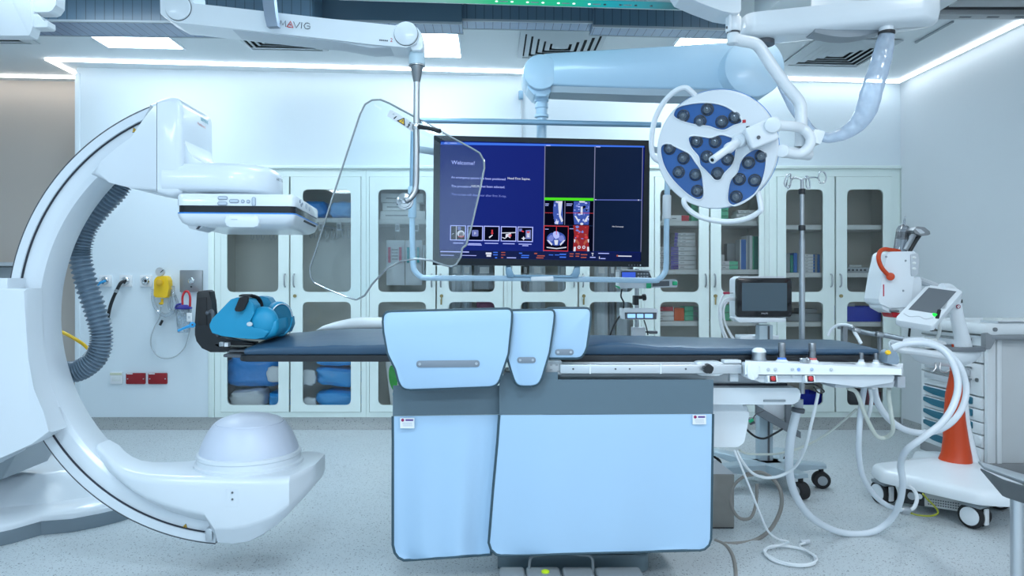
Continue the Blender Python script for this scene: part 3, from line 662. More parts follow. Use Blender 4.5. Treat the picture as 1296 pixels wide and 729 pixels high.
b = B(); b.lathe([(.212, .05), (.209, .07), (.200, .095), (.188, .122), (.172, .15), (.158, .17), (.150, .178), (.1465, .178), (.145, .183), (.13, .193), (.10, .205), (.06, .214), (.03, .217), (.0, .218)], V(PX(316, 3.17), 3.17, ztop), n=64); b.obj('collimator_dome', mat('dome_plastic', (.62, .67, .78), .38, var=.01), ca, 30)
for x, y in ((294, 623.5), (294, 632)): B().cyl(P(x, y, 2.921), P(x, y, 2.916), .0045, n=10).obj('screw', dgrey, ca)
b = B(); b.box(PX(286, 2.92), PX(302, 2.92), 2.9185, 2.9215, PZ(641, 2.92), PZ(618, 2.92)); b.obj('service_plate', cwhite, ca)
# carriage that holds the arc, floor stand
car = pp([(-80, 363), (33, 365.5), (33, 415), (36, 455), (43, 492), (52, 522), (66, 547), (40, 562), (0, 580), (-80, 610)], 2.88)
B().prism(car, 2.88, 2.992, .01, 2).obj('carriage_cover', cwhite, ca, 45)
B().prism(pp([(-80, 360), (0, 356), (10, 366), (16, 430), (26, 500), (44, 546), (30, 570), (0, 586), (-80, 615)], 3.22), 3.2, 3.24, .01).obj('carriage_body', cshade, ca, 45)
B().prism(pp([(-80, 352), (9, 352), (9, 370), (-80, 370)], 2.9), 2.9, 3.2, .006).obj('carriage_top', cwhite, ca, 45)
B().prism(pp([(-60, 572), (22, 566), (19, 576), (4, 606), (-60, 620)], 3.4), 3.4, 3.75, .01).obj('stand_strut', mat('strut_grey', (.34, .39, .43), .4), ca, 45)
B().box(-2.85, -2.52, 3.42, 3.85, .3, 1.1, .05, 3).obj('stand_column', cwhite, ca)
def fp(x, y): d = EYE*F/(y-CY); return V(PX(x, d), d, 0)
front = [fp(-90, 702), fp(-20, 696), fp(16, 688), fp(52, 677), fp(90, 674), fp(125, 667), fp(150, 661), fp(178, 652)]
back = [V(-1.78, 4.0, 0), V(-2.1, 4.3, 0), V(-2.8, 4.5, 0), V(-3.1, 4.5, 0)]
pl = [(v.x, v.y) for v in front+back]
def inset(poly, t):
    out = []; n = len(poly)
    ar = sum(poly[i][0]*poly[(i+1) % n][1]-poly[(i+1) % n][0]*poly[i][1] for i in range(n))
    sg = 1 if ar > 0 else -1
    for i in range(n):
        a, p, c = Vector(poly[i-1]), Vector(poly[i]), Vector(poly[(i+1) % n])
        e1, e2 = (p-a).normalized(), (c-p).normalized()
        n1, n2 = Vector((-e1.y, e1.x))*sg, Vector((-e2.y, e2.x))*sg
        m = (n1+n2); k = max(.35, 1+n1.dot(n2)); out.append(tuple(p+m*(t/k)))
    return out
B().slab(pl, .0, .066, .004).obj('base_skirt', skirt_m, ca)
b = B(); b.loft([[V(x, y, .064) for x, y in inset(pl, .004)], [V(x, y, .082) for x, y in inset(pl, .006)], [V(x, y, .094) for x, y in inset(pl, .02)], [V(x, y, .12) for x, y in inset(pl, .09)]])
b.obj('base_plate', cwhite, ca, 50)
bot = [(-3.3, 3.47), (-2.6, 3.45), (-2.22, 3.60), (-2.02, 3.74), (-1.93, 3.9), (-2.1, 4.2), (-2.8, 4.35), (-3.3, 4.35)]
top_ = [(-3.3, 3.52), (-2.62, 3.55), (-2.36, 3.72), (-2.22, 3.86), (-2.18, 3.95), (-2.25, 4.1), (-2.8, 4.25), (-3.3, 4.25)]
b = B(); b.loft([[V(x, y, .10) for x, y in bot], [V(x, y, .19) for x, y in [((a[0]*.45+c[0]*.55), (a[1]*.45+c[1]*.55)) for a, c in zip(bot, top_)]], [V(x, y, .235) for x, y in [((a[0]*.12+c[0]*.88), (a[1]*.12+c[1]*.88)) for a, c in zip(bot, top_)]], [V(x, y, .245) for x, y in top_]])
b.obj('base_hump', cwhite, ca, 40)
# corrugated hose
hp = [P(x, y, 3.3) for x, y in ((156, 228), (146, 243), (128, 262), (111, 285), (103, 308), (102, 328), (109, 358), (119, 388), (127, 415), (128, 435), (121, 453), (106, 466), (88, 471), (60, 466))]
pts = crom(hp, 40); nn = len(pts)
ribs = 66
b = B(); b.tube(pts, lambda u: .0450+.0060*math.cos(u*ribs*2*PI), 20, 1); b.obj('corrugated_hose', mat('hose_grey_blue', (.14, .20, .26), .32, coat=.2), ca, 80)
t = B().tube([P(x, y, 3.6) for x, y in ((40, 408), (62, 414), (78, 420), (95, 429), (108, 438), (116, 450), (112, 468), (100, 480), (84, 474))], .009, 8).obj('yellow_cable', yellow)
tag(t, 'yellow cable passing behind the grey corrugated hose', 'cable')
# ================================================================ PATIENT TABLE
tb = thing('patient_table', 'white catheter table on a floor column under the blue mattress', 'examination table', (.35, 3.2, 0))
carbon = mat('carbon_fibre', (.016, .018, .022), .35); tshade = mat('table_grey', (.46, .5, .54), .42)
twhite = mat('table_enamel', (.76, .81, .85), .35, coat=.2)
b = B(); zz0, zz1 = PZ(458, 2.93), PZ(449.8, 2.93)
b.slab(rpoly([(PX(300, 2.93), 2.935), (PX(1112, 2.93), 2.935), (PX(1112, 2.93), 3.42), (PX(300, 2.93), 3.42)], .04), zz0, zz1, .008); b.obj('table_top', carbon, tb)
b = B(); b.slab(rpoly([(PX(276, 2.93), 2.97), (PX(310, 2.93), 2.945), (PX(310, 2.93), 3.41), (PX(276, 2.93), 3.38)], .03), zz1-.012, zz1-.002, .003); b.obj('head_end_lip', dgrey, tb)
b = B(); b.box(PX(690, 2.9), PX(936, 2.9), 2.905, 3.42, PZ(461, 2.9), zz0-.001, .006); b.obj('top_carrier', twhite, tb)
b = B(); b.box(PX(650, 2.9), PX(900, 2.9), 2.95, 3.38, PZ(482, 2.9), PZ(461, 2.9)-.001, .006); b.box(PX(640, 2.9), PX(1000, 2.9), 3.0, 3.36, PZ(500, 2.9), PZ(482, 2.9)-.001, .006); b.obj('slide_housing', tshade, tb)
b = B(); b.box(PX(900, 2.9), PX(1011, 2.9), 2.995, 3.38, PZ(488.5, 2.93), PZ(461, 2.9)-.001, .012, 3); b.obj('side_housing', twhite, tb)
b = B(); b.box(PX(900, 2.9), PX(1009, 2.9), 2.997, 3.36, PZ(491.5, 2.93), PZ(488.5, 2.93)); b.obj('shadow_gap_strip', ink, tb)
b = B(); b.prism(rpoly(pp([(890, 491), (1009, 491), (1014, 496), (1012, 507), (1004, 512), (890, 512)], 2.93), .012), 2.93, 3.36, .012, 3); tr = b.obj('drawer_box', twhite, tb)
b = B(); b.box(PX(966, 2.93), PX(994, 2.93), 2.925, 2.935, PZ(508.5, 2.93), PZ(505.8, 2.93), .002); b.obj('drawer_slot', grey, tr)
b = B(); b.prism(rpoly(pp([(770, 512), (950, 512), (946, 540), (942, 560), (934, 566), (770, 566)], 3.0), .03), 3.0, 3.34, .02, 3); b.obj('column_cover', twhite, tb, 45)
b = B(); b.box(PX(690, 3.1), PX(860, 3.1), 3.02, 3.34, .09, PZ(480, 3.0), .03, 3); b.obj('column', tshade, tb)
b = B(); b.slab(rrect(PX(630, 3.06), PX(822, 3.06), 3.02, 3.5, .07, 6), .0, .085, .02, 3); b.obj('floor_plinth', mat('plinth_grey_blue', (.16, .22, .25), .45), tb)
b = B(); b.box(PX(772, 3.0), PX(812, 3.0), 3.0, 3.06, .095, .115, .004); b.obj('plinth_step', mat('plinth_grey_blue', (.16, .22, .25)), tb)
# accessory rail with its end block and clamp knob
b = B(); b.box(PX(709, 2.86), PX(939, 2.86), 2.862, 2.886, PZ(473, 2.86), PZ(461.5, 2.86), .003)
for x in (746, 835.5): b.box(PX(x, 2.86), PX(x+1.8, 2.86), 2.8595, 2.864, PZ(473.2, 2.86), PZ(460.8, 2.86), mi=1)
rl = b.obj('accessory_rail', [alu, twhite], tb)
for x in (725.5, 779, 797, 868): B().cyl(P(x, 467, 2.8625), P(x, 467, 2.8595), .004, n=10).obj('screw', dgrey, rl)
b = B(); b.box(PX(709, 2.89), PX(900, 2.89), 2.887, 2.95, PZ(476.5, 2.89), PZ(463, 2.89), .003); b.obj('rail_backing', tshade, tb)
b = B(); b.box(PX(691, 2.875), PX(712, 2.875), 2.875, 2.94, PZ(475, 2.875), PZ(457, 2.875), .008, 3); eb = b.obj('rail_end_block', twhite, tb)
b = B()
for x, y in ((696, 461), (703, 461), (708, 460.5), (696, 467), (705, 469)): b.box(PX(x, 2.875), PX(x+3, 2.875), 2.873, 2.877, PZ(y+2, 2.875), PZ(y, 2.875))
b.obj('block_marking', lgrey, eb)
b = B(); b.prism(rrect(PX(881, 2.87), PX(917, 2.87), PZ(475.5, 2.87), PZ(458, 2.87), .022), 2.87, 2.93, .006, 3); cl_ = b.obj('rail_clamp', twhite, tb)
b = B(); c = P(897, 467, 2.84); sp = []
for i in range(20): a = 2*PI*i/20; r = .0205 if i % 4 == 0 else (.0195 if i % 4 in (1, 3) else .0145); sp.append((c.x+r*math.cos(a+.3), c.z+r*math.sin(a+.3)))
b.prism(sp, 2.836, 2.868, .003); b.cyl((c.x, 2.866, c.z), (c.x, 2.872, c.z), .01); b.obj('star_knob', black, cl_)
b = B(); b.box(PX(917, 2.88), PX(939, 2.88), 2.885, 2.93, PZ(460.5, 2.88), PZ(456, 2.88), .003); b.box(PX(926, 2.88), PX(937, 2.88), 2.9, 2.93, PZ(484, 2.88), PZ(462, 2.88), .003); b.obj('carrier_end', twhite, tb)
B().cyl(P(929.5, 465.5, 2.9), P(929.5, 465.5, 2.9)+V(0, .03, 0), .006, n=12).obj('screw', lgrey, tb)

# mattress
mt_m = mat('navy_vinyl', (.034, .080, .140), .36, bump=.12, bscale=14, spec=.5, var=.06)
def mst(x, yf, ybot, yfar, d=2.925, df=3.43):
    X = PX(x, d); zf, zb, zk = PZ(yf, d), PZ(ybot, d), PZ(yfar, df); w = df-d
    zb = zz1+.0015; zf = max(zf, zb+.024); zk = max(zk, zb+.024)
    return [V(X, d+.012, zb), V(X, d+.002, zb+.008), V(X, d, zf-.010), V(X, d+.004, zf-.003), V(X, d+.014, zf), V(X, d+w*.2, zf+(zk-zf)*.25+.004), V(X, d+w*.5, zf+(zk-zf)*.6+.008), V(X, d+w*.8, zf+(zk-zf)*.9+.006), V(X, df-.012, zk), V(X, df-.002, zk-.006), V(X, df, zk-.014), V(X, df, zb+.006), V(X, df-.01, zb)]
ms_ = [(309, 445, 450, 427.5), (311, 442, 450, 424.5), (330, 440.5, 450, 421), (360, 439, 450, 419), (400, 438, 450, 416.5), (440, 437, 450, 415.5), (480, 436.5, 450, 415.5), (560, 437, 451, 418), (640, 438, 451, 421), (700, 439.5, 452, 422.5), (740, 437.5, 452, 423.5), (775, 434.5, 452, 424), (790, 434, 452, 424), (815, 436.5, 452, 424.3), (840, 439, 452, 424.5), (870, 440, 452, 425.5), (950, 441, 452, 427), (1000, 442, 452, 429), (1040, 443, 452, 431), (1075, 444, 452, 434.5), (1098, 445, 452, 437.5), (1109, 447, 452, 441), (1112, 449, 452, 446)]
fine = []
for i in range(len(ms_)-1):
    for k in range(4):
        t = k/4; q = [a+(c-a)*t for a, c in zip(ms_[i], ms_[i+1])]; w = math.sin(q[0]*.13)*.6+math.sin(q[0]*.31+1)*.5+math.sin(q[0]*.071)*.6
        fine.append((q[0], q[1]+w*.5, q[2], q[3]+w*.25))
fine.append(ms_[-1])
m = B().loft([mst(*q) for q in fine]).obj('mattress', mt_m, None, 50); tag(m, 'long navy blue vinyl mattress lying on the catheter table', 'mattress')
# small white tag on the mattress
b = B(); b.box(0, .075, 0, .03, 0, .0015, M=frame(P(1042, 435.8, 3.2)+V(0, 0, -.004), (1, -.25, -.03), (0, .05, 1))); tag(b.obj('paper_slip', paper), 'small white slip lying on the right end of the navy mattress', 'paper')

# white arm board on the far side
rows = []
for i in range(17):
    f = i/16; X = PX(402+120*f, 3.5)
    h = .062*min(1, (f/.42)**.55+.02) if f < .42 else .062
    if f > .9: h *= (1-f)*9+.1
    rows.append([V(X, 3.53+.085*math.cos(a), 1.005+h*(.5+.5*math.copysign(abs(math.sin(a))**.6, math.sin(a)))) for a in [2*PI*j/20 for j in range(20)]])
ab = B().loft(rows).obj('arm_board', mat('arm_board_white', (.78, .82, .83), .45), tb, 70); lab(ab, 'white padded arm board')
b = B(); b.box(PX(450, 3.5), PX(490, 3.5), 3.425, 3.56, zz0+.005, zz0+.018); b.box(PX(462, 3.5), PX(478, 3.5), 3.5, 3.54, zz0+.018, 1.006); b.obj('arm_board_bracket', grey, tb)

# ---------------------------------------------------------------- head support and teal head holder
hb_d = 3.08
hs = thing('head_support', 'black U-shaped bracket at the head end of the table holding the teal cushion', 'bracket', P(290, 446, 3.1))
prof = pp([(248.5, 371), (251, 368), (262, 367), (265.5, 369), (267, 380), (268, 412), (270, 421), (275, 427), (300, 431.5), (322, 433.5), (322, 437.5), (296, 437), (274, 434), (268, 436), (275, 440), (306, 440.5), (306, 443.6), (288, 443.6), (284, 446), (266, 446), (255, 441), (248, 432), (246, 424), (246, 416), (248, 411)], hb_d)
B().prism(prof, hb_d, hb_d+.06, .008, 2).obj('side_arm', black, hs)
b = B(); b.box(PX(251, hb_d), PX(262, hb_d), hb_d-.004, hb_d+.001, PZ(412, hb_d), PZ(376, hb_d), .003); b.obj('inner_plate', rubber, hs)
b = B(); b.box(PX(296, hb_d), PX(322, hb_d), hb_d-.06, hb_d+.16, zz1+.0022, zz1+.012, .003); b.obj('cross_bar', dgrey, hs)
b = B(); b.tube([P(264, 396, 3.09), P(268, 394, 3.08), P(270, 400, 3.078), P(271, 415, 3.078), P(277, 425, 3.08)], .009, 8); b.ball(P(263, 396, 3.08), .010); b.obj('clamp_arm', dgrey, hs)
b = B(); b.cyl(P(243.5, 411, 3.090), P(243.5, 411, 3.070), .013, n=18, bev=.003); b.tube([P(242, 412, 3.080), P(236, 414, 3.077), P(230, 416.5, 3.077), P(225.5, 418.5, 3.077)], [.0085, .006, .005, .0055], 8); b.cyl(P(243.5, 411, 3.071), P(243.5, 411, 3.068), .004, mi=1, n=10); lab(b.obj('lock_lever', [cyanb, ink], hs), 'bright blue lock lever')
b = B(); b.box(PX(277, 3.03), PX(283, 3.03), 3.03, 3.05, PZ(438.5, 3.03), PZ(433, 3.03), .002); b.box(PX(285, 3.03), PX(289.5, 3.03), 3.02, 3.05, PZ(438.5, 3.03), PZ(433.5, 3.03), mi=1); b.obj('adjust_screw', [steel, paper], hs)
teal = mat('teal_foam_vinyl', (.008, .27, .47), .48, bump=.03, bscale=40, var=.02); teal_d = mat('teal_foam_inside', (.012, .15, .25), .5)
hh = thing('head_holder', 'teal blue moulded head holder with a black strap on the table head', 'head rest', P(305, 432, 3.14))
cr = pp([(264.5, 415), (263, 411), (267, 404), (279, 391.5), (291, 379), (299, 376.5), (308, 377), (315, 378.5), (320, 386), (321, 395), (317.5, 403), (312.5, 408), (314, 412.5), (320, 415), (330, 416), (340, 420), (334, 427), (322, 429.5), (300, 428), (280, 425.5), (266.5, 422)], 2.975)
for k, off in enumerate((0, .24)):
    B().prism(rpoly(cr, .006, 2), 2.985+off, 2.985+off+.085, .03, 4, M=None).obj('side_wing', teal, hh, 70)
b = B(); b.prism(pp([(270, 412), (300, 418), (330, 422), (325, 429), (300, 428), (270, 423)], 2.975), 3.04, 3.25, .01, 2); b.obj('head_bed', teal, hh, 60)
b = B(); b.ball(P(334, 408, 3.03), .062, n=28, sc=(1.0, .78, 1.1)); b.obj('cheek_pad', teal, hh, 80)
b = B(); b.ball(P(334, 408, 3.26)+V(0, 0, .002), .062, n=28, sc=(1.0, .7, 1.1)); b.obj('cheek_pad', teal, hh, 80)
b = B(); b.prism(pp([(306, 413), (349, 404), (350, 415), (346, 425), (332, 431), (306, 430)], 2.98), 3.0, 3.28, .02, 3); b.obj('neck_bed', teal, hh, 60)
# cupped ear pad on the far right
b = B(); rings = []
EM = frame(P(354, 404, 3.14), (.75, .62, .0), (.12, 0, 1))
for r, y in ((.98, .012), (1.0, .0), (.98, -.012), (.90, -.017), (.82, -.012), (.76, .004), (.5, .016), (.1, .02)):
    rings.append([EM @ V(.058*r*math.cos(a), y, .078*r*math.sin(a)) for a in [2*PI*j/32 for j in range(32)]])
b.loft(rings[:5], caps=False); b.loft(list(reversed(rings[4:])), mi=1); b.loft([rings[0], [EM @ V(.055*math.cos(a), .034, .075*math.sin(a)) for a in [2*PI*j/32 for j in range(32)]], [EM @ V(.03*math.cos(a), .042, .04*math.sin(a)) for a in [2*PI*j/32 for j in range(32)]]]); b.obj('ear_cup', [teal, teal_d], hh, 60)
b = B(); b.tube([EM @ V(.051*math.cos(a), -.0165, .07*math.sin(a)) for a in [PI*.05+PI*1.0*j/16 for j in range(17)]], .0028, 8, 1); b.obj('ear_cup_rim', mat('rim_silver', (.6, .66, .7), .3, .6), hh)
b = B(); b.prism([(P(314.5, 410.5, 2.97).x+.0125*math.cos(a), P(314.5, 410.5, 2.97).z+.0095*math.sin(a)) for a in [2*PI*j/20 for j in range(20)]], 2.981, 2.99, .002); b.obj('side_hole', mat('hole_light', (.55, .62, .66), .5), hh)
strap_m = mat('black_webbing', (.012, .013, .016), .8)
b = B(); b.prism(rpoly(pp([(297, 392), (303.5, 376), (308, 375.5), (314.5, 376), (313, 382), (308, 392), (303, 394.5), (298, 394)], 2.96), .006, 3), 2.957, 2.976, .004); b.obj('strap', strap_m, hh)
pz = [P(309, 375.5, 2.963), P(312, 374.3, 3.02), P(314, 374, 3.12), P(314, 374, 3.2), P(316, 376, 3.27)]
rg = [[q+V(-.022, 0, 0), q+V(.02, 0, 0.0), q+V(.02, 0, .006), q+V(-.022, 0, .006)] for q in crom(pz, 5)]
B().loft(rg).obj('strap', strap_m, hh)
rg = [[q+V(-.014, 0, 0), q+V(.014, 0, 0.0), q+V(.014, 0, .006), q+V(-.014, 0, .006)] for q in crom([P(318, 374.5, 3.03), P(325, 378, 3.08), P(329, 386, 3.1), P(330, 397, 3.1)], 5)]
B().loft(rg).obj('strap_tail', strap_m, hh)

# ---------------------------------------------------------------- lead rubber drapes and shields
lead_b = mat('lead_vinyl_blue', (.395, .58, .775), .42, bump=.02, bscale=9, var=.015, vscale=2); lead_g = mat('lead_vinyl_grey', (.105, .16, .20), .45, bump=.03, bscale=20, var=.03, vscale=3)
pipe_m = mat('piping_dark_blue', (.035, .075, .10), .5)
slot_g = mat('slot_grey', (.21, .25, .30), .45)
def drape(b, rows, depth, mi=0, nu=40, nv=30, th=.005):
    """rows: (y, x left, x right) in pixels from top to bottom; depth(u, y) gives the distance"""
    fr = []; bk = []
    def at(v):
        s = v*(len(rows)-1); i = min(int(s), len(rows)-2); t = s-i
        return [a+(c-a)*t for a, c in zip(rows[i], rows[i+1])]
    ys = [r[0] for r in rows]; t = bmesh.new(); G = []
    levels = []
    for i in range(len(rows)-1):
        n = max(1, int((rows[i+1][0]-rows[i][0])/6))
        for k in range(n): q = k/n; levels.append([a+(c-a)*q for a, c in zip(rows[i], rows[i+1])])
    levels.append(list(rows[-1]))
    def ybot(u, y): return y
    for off in (0, th):
        g = []
        for r in levels:
            row = []
            for j in range(nu+1):
                u = j/nu; x = r[1]+(r[2]-r[1])*u; y = r[0]+(r[3] if len(r) > 3 else 0)*u
                d = depth(u, y); p = P(x, y, d); p.y += off; row.append(t.verts.new(p))
            g.append(row)
        G.append(g)
    nv = len(levels)-1
    for i in range(nv):
        for j in range(nu):
            t.faces.new((G[0][i][j], G[0][i+1][j], G[0][i+1][j+1], G[0][i][j+1])); t.faces.new((G[1][i][j], G[1][i][j+1], G[1][i+1][j+1], G[1][i+1][j]))
    for i in range(nv):
        t.faces.new((G[0][i][0], G[1][i][0], G[1][i+1][0], G[0][i+1][0])); t.faces.new((G[0][i][nu], G[0][i+1][nu], G[1][i+1][nu], G[1][i][nu]))
    for j in range(nu):
        t.faces.new((G[0][0][j], G[0][0][j+1], G[1][0][j+1], G[1][0][j])); t.faces.new((G[0][nv][j], G[1][nv][j], G[1][nv][j+1], G[0][nv][j+1]))
    edge = [G[0][i][0].co.copy() for i in range(nv+1)]+[G[0][nv][j].co.copy() for j in range(1, nu+1)]+[G[0][i][nu].co.copy() for i in range(nv-1, -1, -1)]
    b._add(t, mi); return edge
def dep_r(u, y): k = max(0, (y-480)/230); return 2.842+.010*math.sin(u*9+1.2)*k+.006*math.sin(u*19)*k
def dep_l(u, y): k = max(0, (y-490)/220); return 2.875+.016*math.sin(u*8.2+.6)*k+.008*math.sin(u*17)*k-.012*math.exp(-((u-.72)/.1)**2)*k
def label_card(par, x, y, d, w, h):
    b = B(); b.box(PX(x, d), PX(x+w, d), d-.002, d+.001, PZ(y+h, d), PZ(y, d)); b.prism([(PX(x+3.2, d)+.0062*math.cos(a), PZ(y+2.6, d)+.0062*math.sin(a)) for a in [2*PI*j/16 for j in range(16)]], d-.003, d-.0018, mi=1)
    b.box(PX(x+6.8, d), PX(x+w-1.5, d), d-.003, d-.0018, PZ(y+3.6, d), PZ(y+1.5, d), mi=2)
    for k in range(3): b.box(PX(x+2.5+k*.5, d), PX(x+w-3+k*.3, d), d-.003, d-.0018, PZ(y+6.4+k*1.8, d), PZ(y+5.8+k*1.8, d), mi=3)
    b.obj('product_label', [paper, mat('label_purple', (.30, .01, .09), .5), mat('label_violet_print', (.12, .05, .25), .5), lgrey], par)
t = thing('lead_drape', 'left hanging lead drape, pale blue with a grey upper band and dark edging', 'radiation drape', P(565, 709, 2.875), None)
b = B(); drape(b, [(488, 497.5, 635), (526.5, 497, 633.5, -2)], dep_l, nu=50); b.obj('upper_band', lead_g, t, 60)
b = B(); e = drape(b, [(527, 497, 633.5, -2), (560, 497.2, 632, -2), (620, 497, 628, -3), (690, 497, 623, -7), (700, 499.5, 622, -7), (706, 504, 621.5, -7), (709.5, 511, 621, -7.5)], dep_l, nu=50); b.obj('lower_panel', lead_b, t, 60)
b = B(); b.tube([p+V(0, .002, 0) for p in e], .0055, 8, 1); b.obj('edging', pipe_m, t)
label_card(t, 506.5, 529, 2.868, 18, 13)
t = thing('lead_drape', 'right hanging lead drape, the widest pale blue panel in front of the table column', 'radiation drape', P(765, 700, 2.842), None)
b = B(); drape(b, [(471, 640, 706), (480.5, 632, 706)], dep_r, nu=12); drape(b, [(480.5, 632, 903), (525, 632, 902.5, -1.5)], dep_r, nu=60); b.obj('upper_band', lead_g, t, 60)
b = B(); e = drape(b, [(525.5, 632, 902.5, -1.5), (560, 629.5, 902, -1.5), (620, 624, 901, -2), (670, 620, 900.5, -3), (687, 618.6, 900, -4.5), (696, 621.5, 897.5, -6), (702, 628, 892, -7), (703.5, 634, 886, -7)], dep_r, nu=60); b.obj('lower_panel', lead_b, t, 60)
b = B(); b.tube([p+V(0, .002, 0) for p in e], .0055, 8, 1); b.obj('edging', pipe_m, t)
label_card(t, 876.5, 525, 2.835, 17, 12)
def shield(outline, radii, d, slot, label):
    o = rpoly(pp(outline, d), radii, 6); t = thing('hanging_lead_shield', label, 'radiation shield', P(sum(p[0] for p in outline)/len(outline), max(p[1] for p in outline), d))
    B().prism(o, d, d+.02, .007, 3).obj('edging', pipe_m, t, 50)
    i = inset(o, .0085); B().prism(i, d-.004, d+.005, .004, 2, back=False).obj('front_panel', lead_b, t, 50)
    x0, x1, y0, y1, tilt = slot; r = (y1-y0)*d/F/2
    M = frame(P(x0, (y0+y1)/2, d-.004), (x1-x0, 0, tilt), (0, 0, 1)); L = (x1-x0)*d/F
    b = B(); b.prism(rrect(0, L, -r, r, r*.98, 6), -.003, .002, .001, M=M); b.obj('grip_slot', slot_g, t)
    for u in (r*1.0, L-r*1.0): b = B(); b.cyl(M @ V(u, -.0028, 0), M @ V(u, -.0055, 0), r*.42, n=12); b.obj('rivet', mat('rivet_grey', (.45, .5, .55), .35, .3), t)
    return t
shield([(482, 393), (650, 389), (649, 408), (645, 448), (639, 466), (631, 491), (506, 495.5), (499, 468), (489, 448), (484, 420)], [.045, .05, .02, .08, .05, .05, .05, .06, .08, .02], 2.775, (527, 607, 456.5, 465, .7), 'largest upper lead shield with a long grey grip slot, left of three')
shield([(640, 391.5), (704, 390.5), (702.5, 408), (697, 446), (691, 466), (684, 490.5), (652, 490.5), (646, 472), (641, 455)], [.03, .05, .02, .08, .05, .05, .05, .05, .05], 2.802, (654.5, 678, 452, 459.5, .2), 'narrow middle lead shield tapering downwards, with a short grip slot')
shield([(690, 388.5), (750, 388.5), (748.5, 408), (744, 440), (738, 455), (690, 455)], [.02, .05, .02, .05, .05, .02], 2.828, (702.5, 726, 442, 449.5, .1), 'right upper lead shield, rectangular with rounded corners above the rail block')

# ---------------------------------------------------------------- control console on the table's right end
cn = thing('control_console', 'white table control console with joysticks and red buttons on the right end', 'control panel', P(1040, 490, 2.9))
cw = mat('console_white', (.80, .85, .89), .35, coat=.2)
b = B(); b.loft([[P(x, y, d) for x, y, d in q] for q in (
    ((943, 457, 2.83), (1141, 467, 2.83), (1143, 460, 2.931), (943, 455.5, 2.931)),
    ((943, 474, 2.825), (1141, 474.5, 2.825), (1143, 474, 2.931), (943, 472.5, 2.931)),)])
b.obj('top_shell', cw, cn)
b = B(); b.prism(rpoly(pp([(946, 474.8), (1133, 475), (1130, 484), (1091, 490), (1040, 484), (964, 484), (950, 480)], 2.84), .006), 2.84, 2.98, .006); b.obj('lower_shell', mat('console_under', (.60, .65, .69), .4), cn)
b = B(); b.prism(rpoly(pp([(946, 460), (963, 462), (958, 481), (946.5, 480)], 2.82), .012), 2.82, 2.90, .006); b.obj('end_cheek', cw, cn)
b = B(); b.prism(pp([(1052, 484), (1094, 484), (1126, 480), (1124, 489), (1050, 489)], 2.9), 2.86, 2.985, .004); b.obj('cable_housing', lgrey, cn)
b = B(); b.box(PX(1129, 2.9), PX(1139, 2.9), 2.86, 2.95, PZ(489, 2.9), PZ(474.8, 2.9), .003); b.obj('end_bracket', mat('bracket_grey', (.38, .41, .45), .4), cn)
for x in (972.5, 983, 1004, 1028, 1052): pass
for x, m in ((972.5, lgrey), (981.5, lgrey), (1003, lgrey), (1011, mat('key_blue', (.25, .38, .85), .4)), (1027.5, mat('key_grey_blue', (.4, .5, .7), .4)), (1052, lgrey)):
    B().cyl(P(x, 467.5, 2.829), P(x, 467.5, 2.822), .0065, n=14, bev=.001).obj('key', m, cn)
for x in (961, 1004): B().cyl(P(x, 476.5, 2.842), P(x, 476.5, 2.834), .006, n=14).obj('key', lgrey, cn)
for x in (977.5, 1025):
    M = frame(P(x, 479.5, 2.818), (1, 0, .0), (.12, .25, 1)); b = B(); b.box(-.020, .020, -.004, .03, -.014, .014, .003, M=M); pl_ = b.obj('stop_button_plate', cw, cn)
    b = B(); b.box(-.0125, .0135, -.006, -.003, -.012, .012, .002, mi=0, M=M); b.cyl(M @ V(0, -.006, 0), M @ V(0, -.011, 0), .0095, n=20, bev=.002, mi=1); b.obj('stop_button', [mat('button_frame_dark', (.05, .006, .01), .5), red], pl_)
def joystick(x, y, d, r, h, ring, knurl=True, label=None):
    b = B(); q = P(x, y, d); b.lathe([(r*1.7, 0), (r*1.8, .004), (r*1.2, .012), (r*1.1, .013)], q, n=28); base = b.obj('joystick_base', cw, cn)
    b = B(); b.lathe([(r*1.15, .011), (r*1.2, .016), (r*1.0, .02)], q, n=24); b.obj('ring', ring, base)
    b = B(); b.lathe([(r*.98, .018), (r, .022), (r, .018+h*.45), (r*.92, .018+h*.47), (r*.92, .018+h*.5), (r, .018+h*.52), (r, .018+h-.003), (r*.9, .018+h)], q, n=28); b.obj('joystick', mat('joystick_steel', (.30, .31, .33), .28, 1.0), base)
joystick(989.5, 458.5, 2.885, .0145, .062, mat('ring_blue', (.1, .25, .8), .4)); joystick(1028, 459, 2.885, .0145, .062, mat('ring_red', (.7, .15, .15), .4))
joystick(1090, 461, 2.895, .009, .028, lgrey); joystick(1108.5, 461.5, 2.895, .009, .028, lgrey)
b = B(); b.lathe([(.030, 0), (.030, .006), (.028, .012), (.027, .032), (.0265, .034)], P(960.5, 456, 2.885), n=32); hm = b.obj('dome_knob', steel, cn)
b = B(); b.lathe([(.0275, .034), (.0265, .041), (.02, .048), (.01, .051), (0, .0515)], P(960.5, 456, 2.885), n=32); b.obj('dome_cap', cw, hm)
b = B(); b.lathe([(.017, 0), (.018, .004), (.016, .016), (.012, .018)], P(1017, 459, 2.86), n=20); b.ball(P(1022, 456, 2.86), .011); b.obj('rotary_knob', steel, cn)
b = B(); b.loft([[P(1050, 457.8, 2.93), P(1074, 458.6, 2.93), P(1083, 461.2, 2.87), P(1055, 460.2, 2.87)], [P(1050, 457.2, 2.93), P(1074, 458.0, 2.93), P(1083, 460.6, 2.87), P(1055, 459.6, 2.87)]]); b.obj('display_window', dgrey, cn)
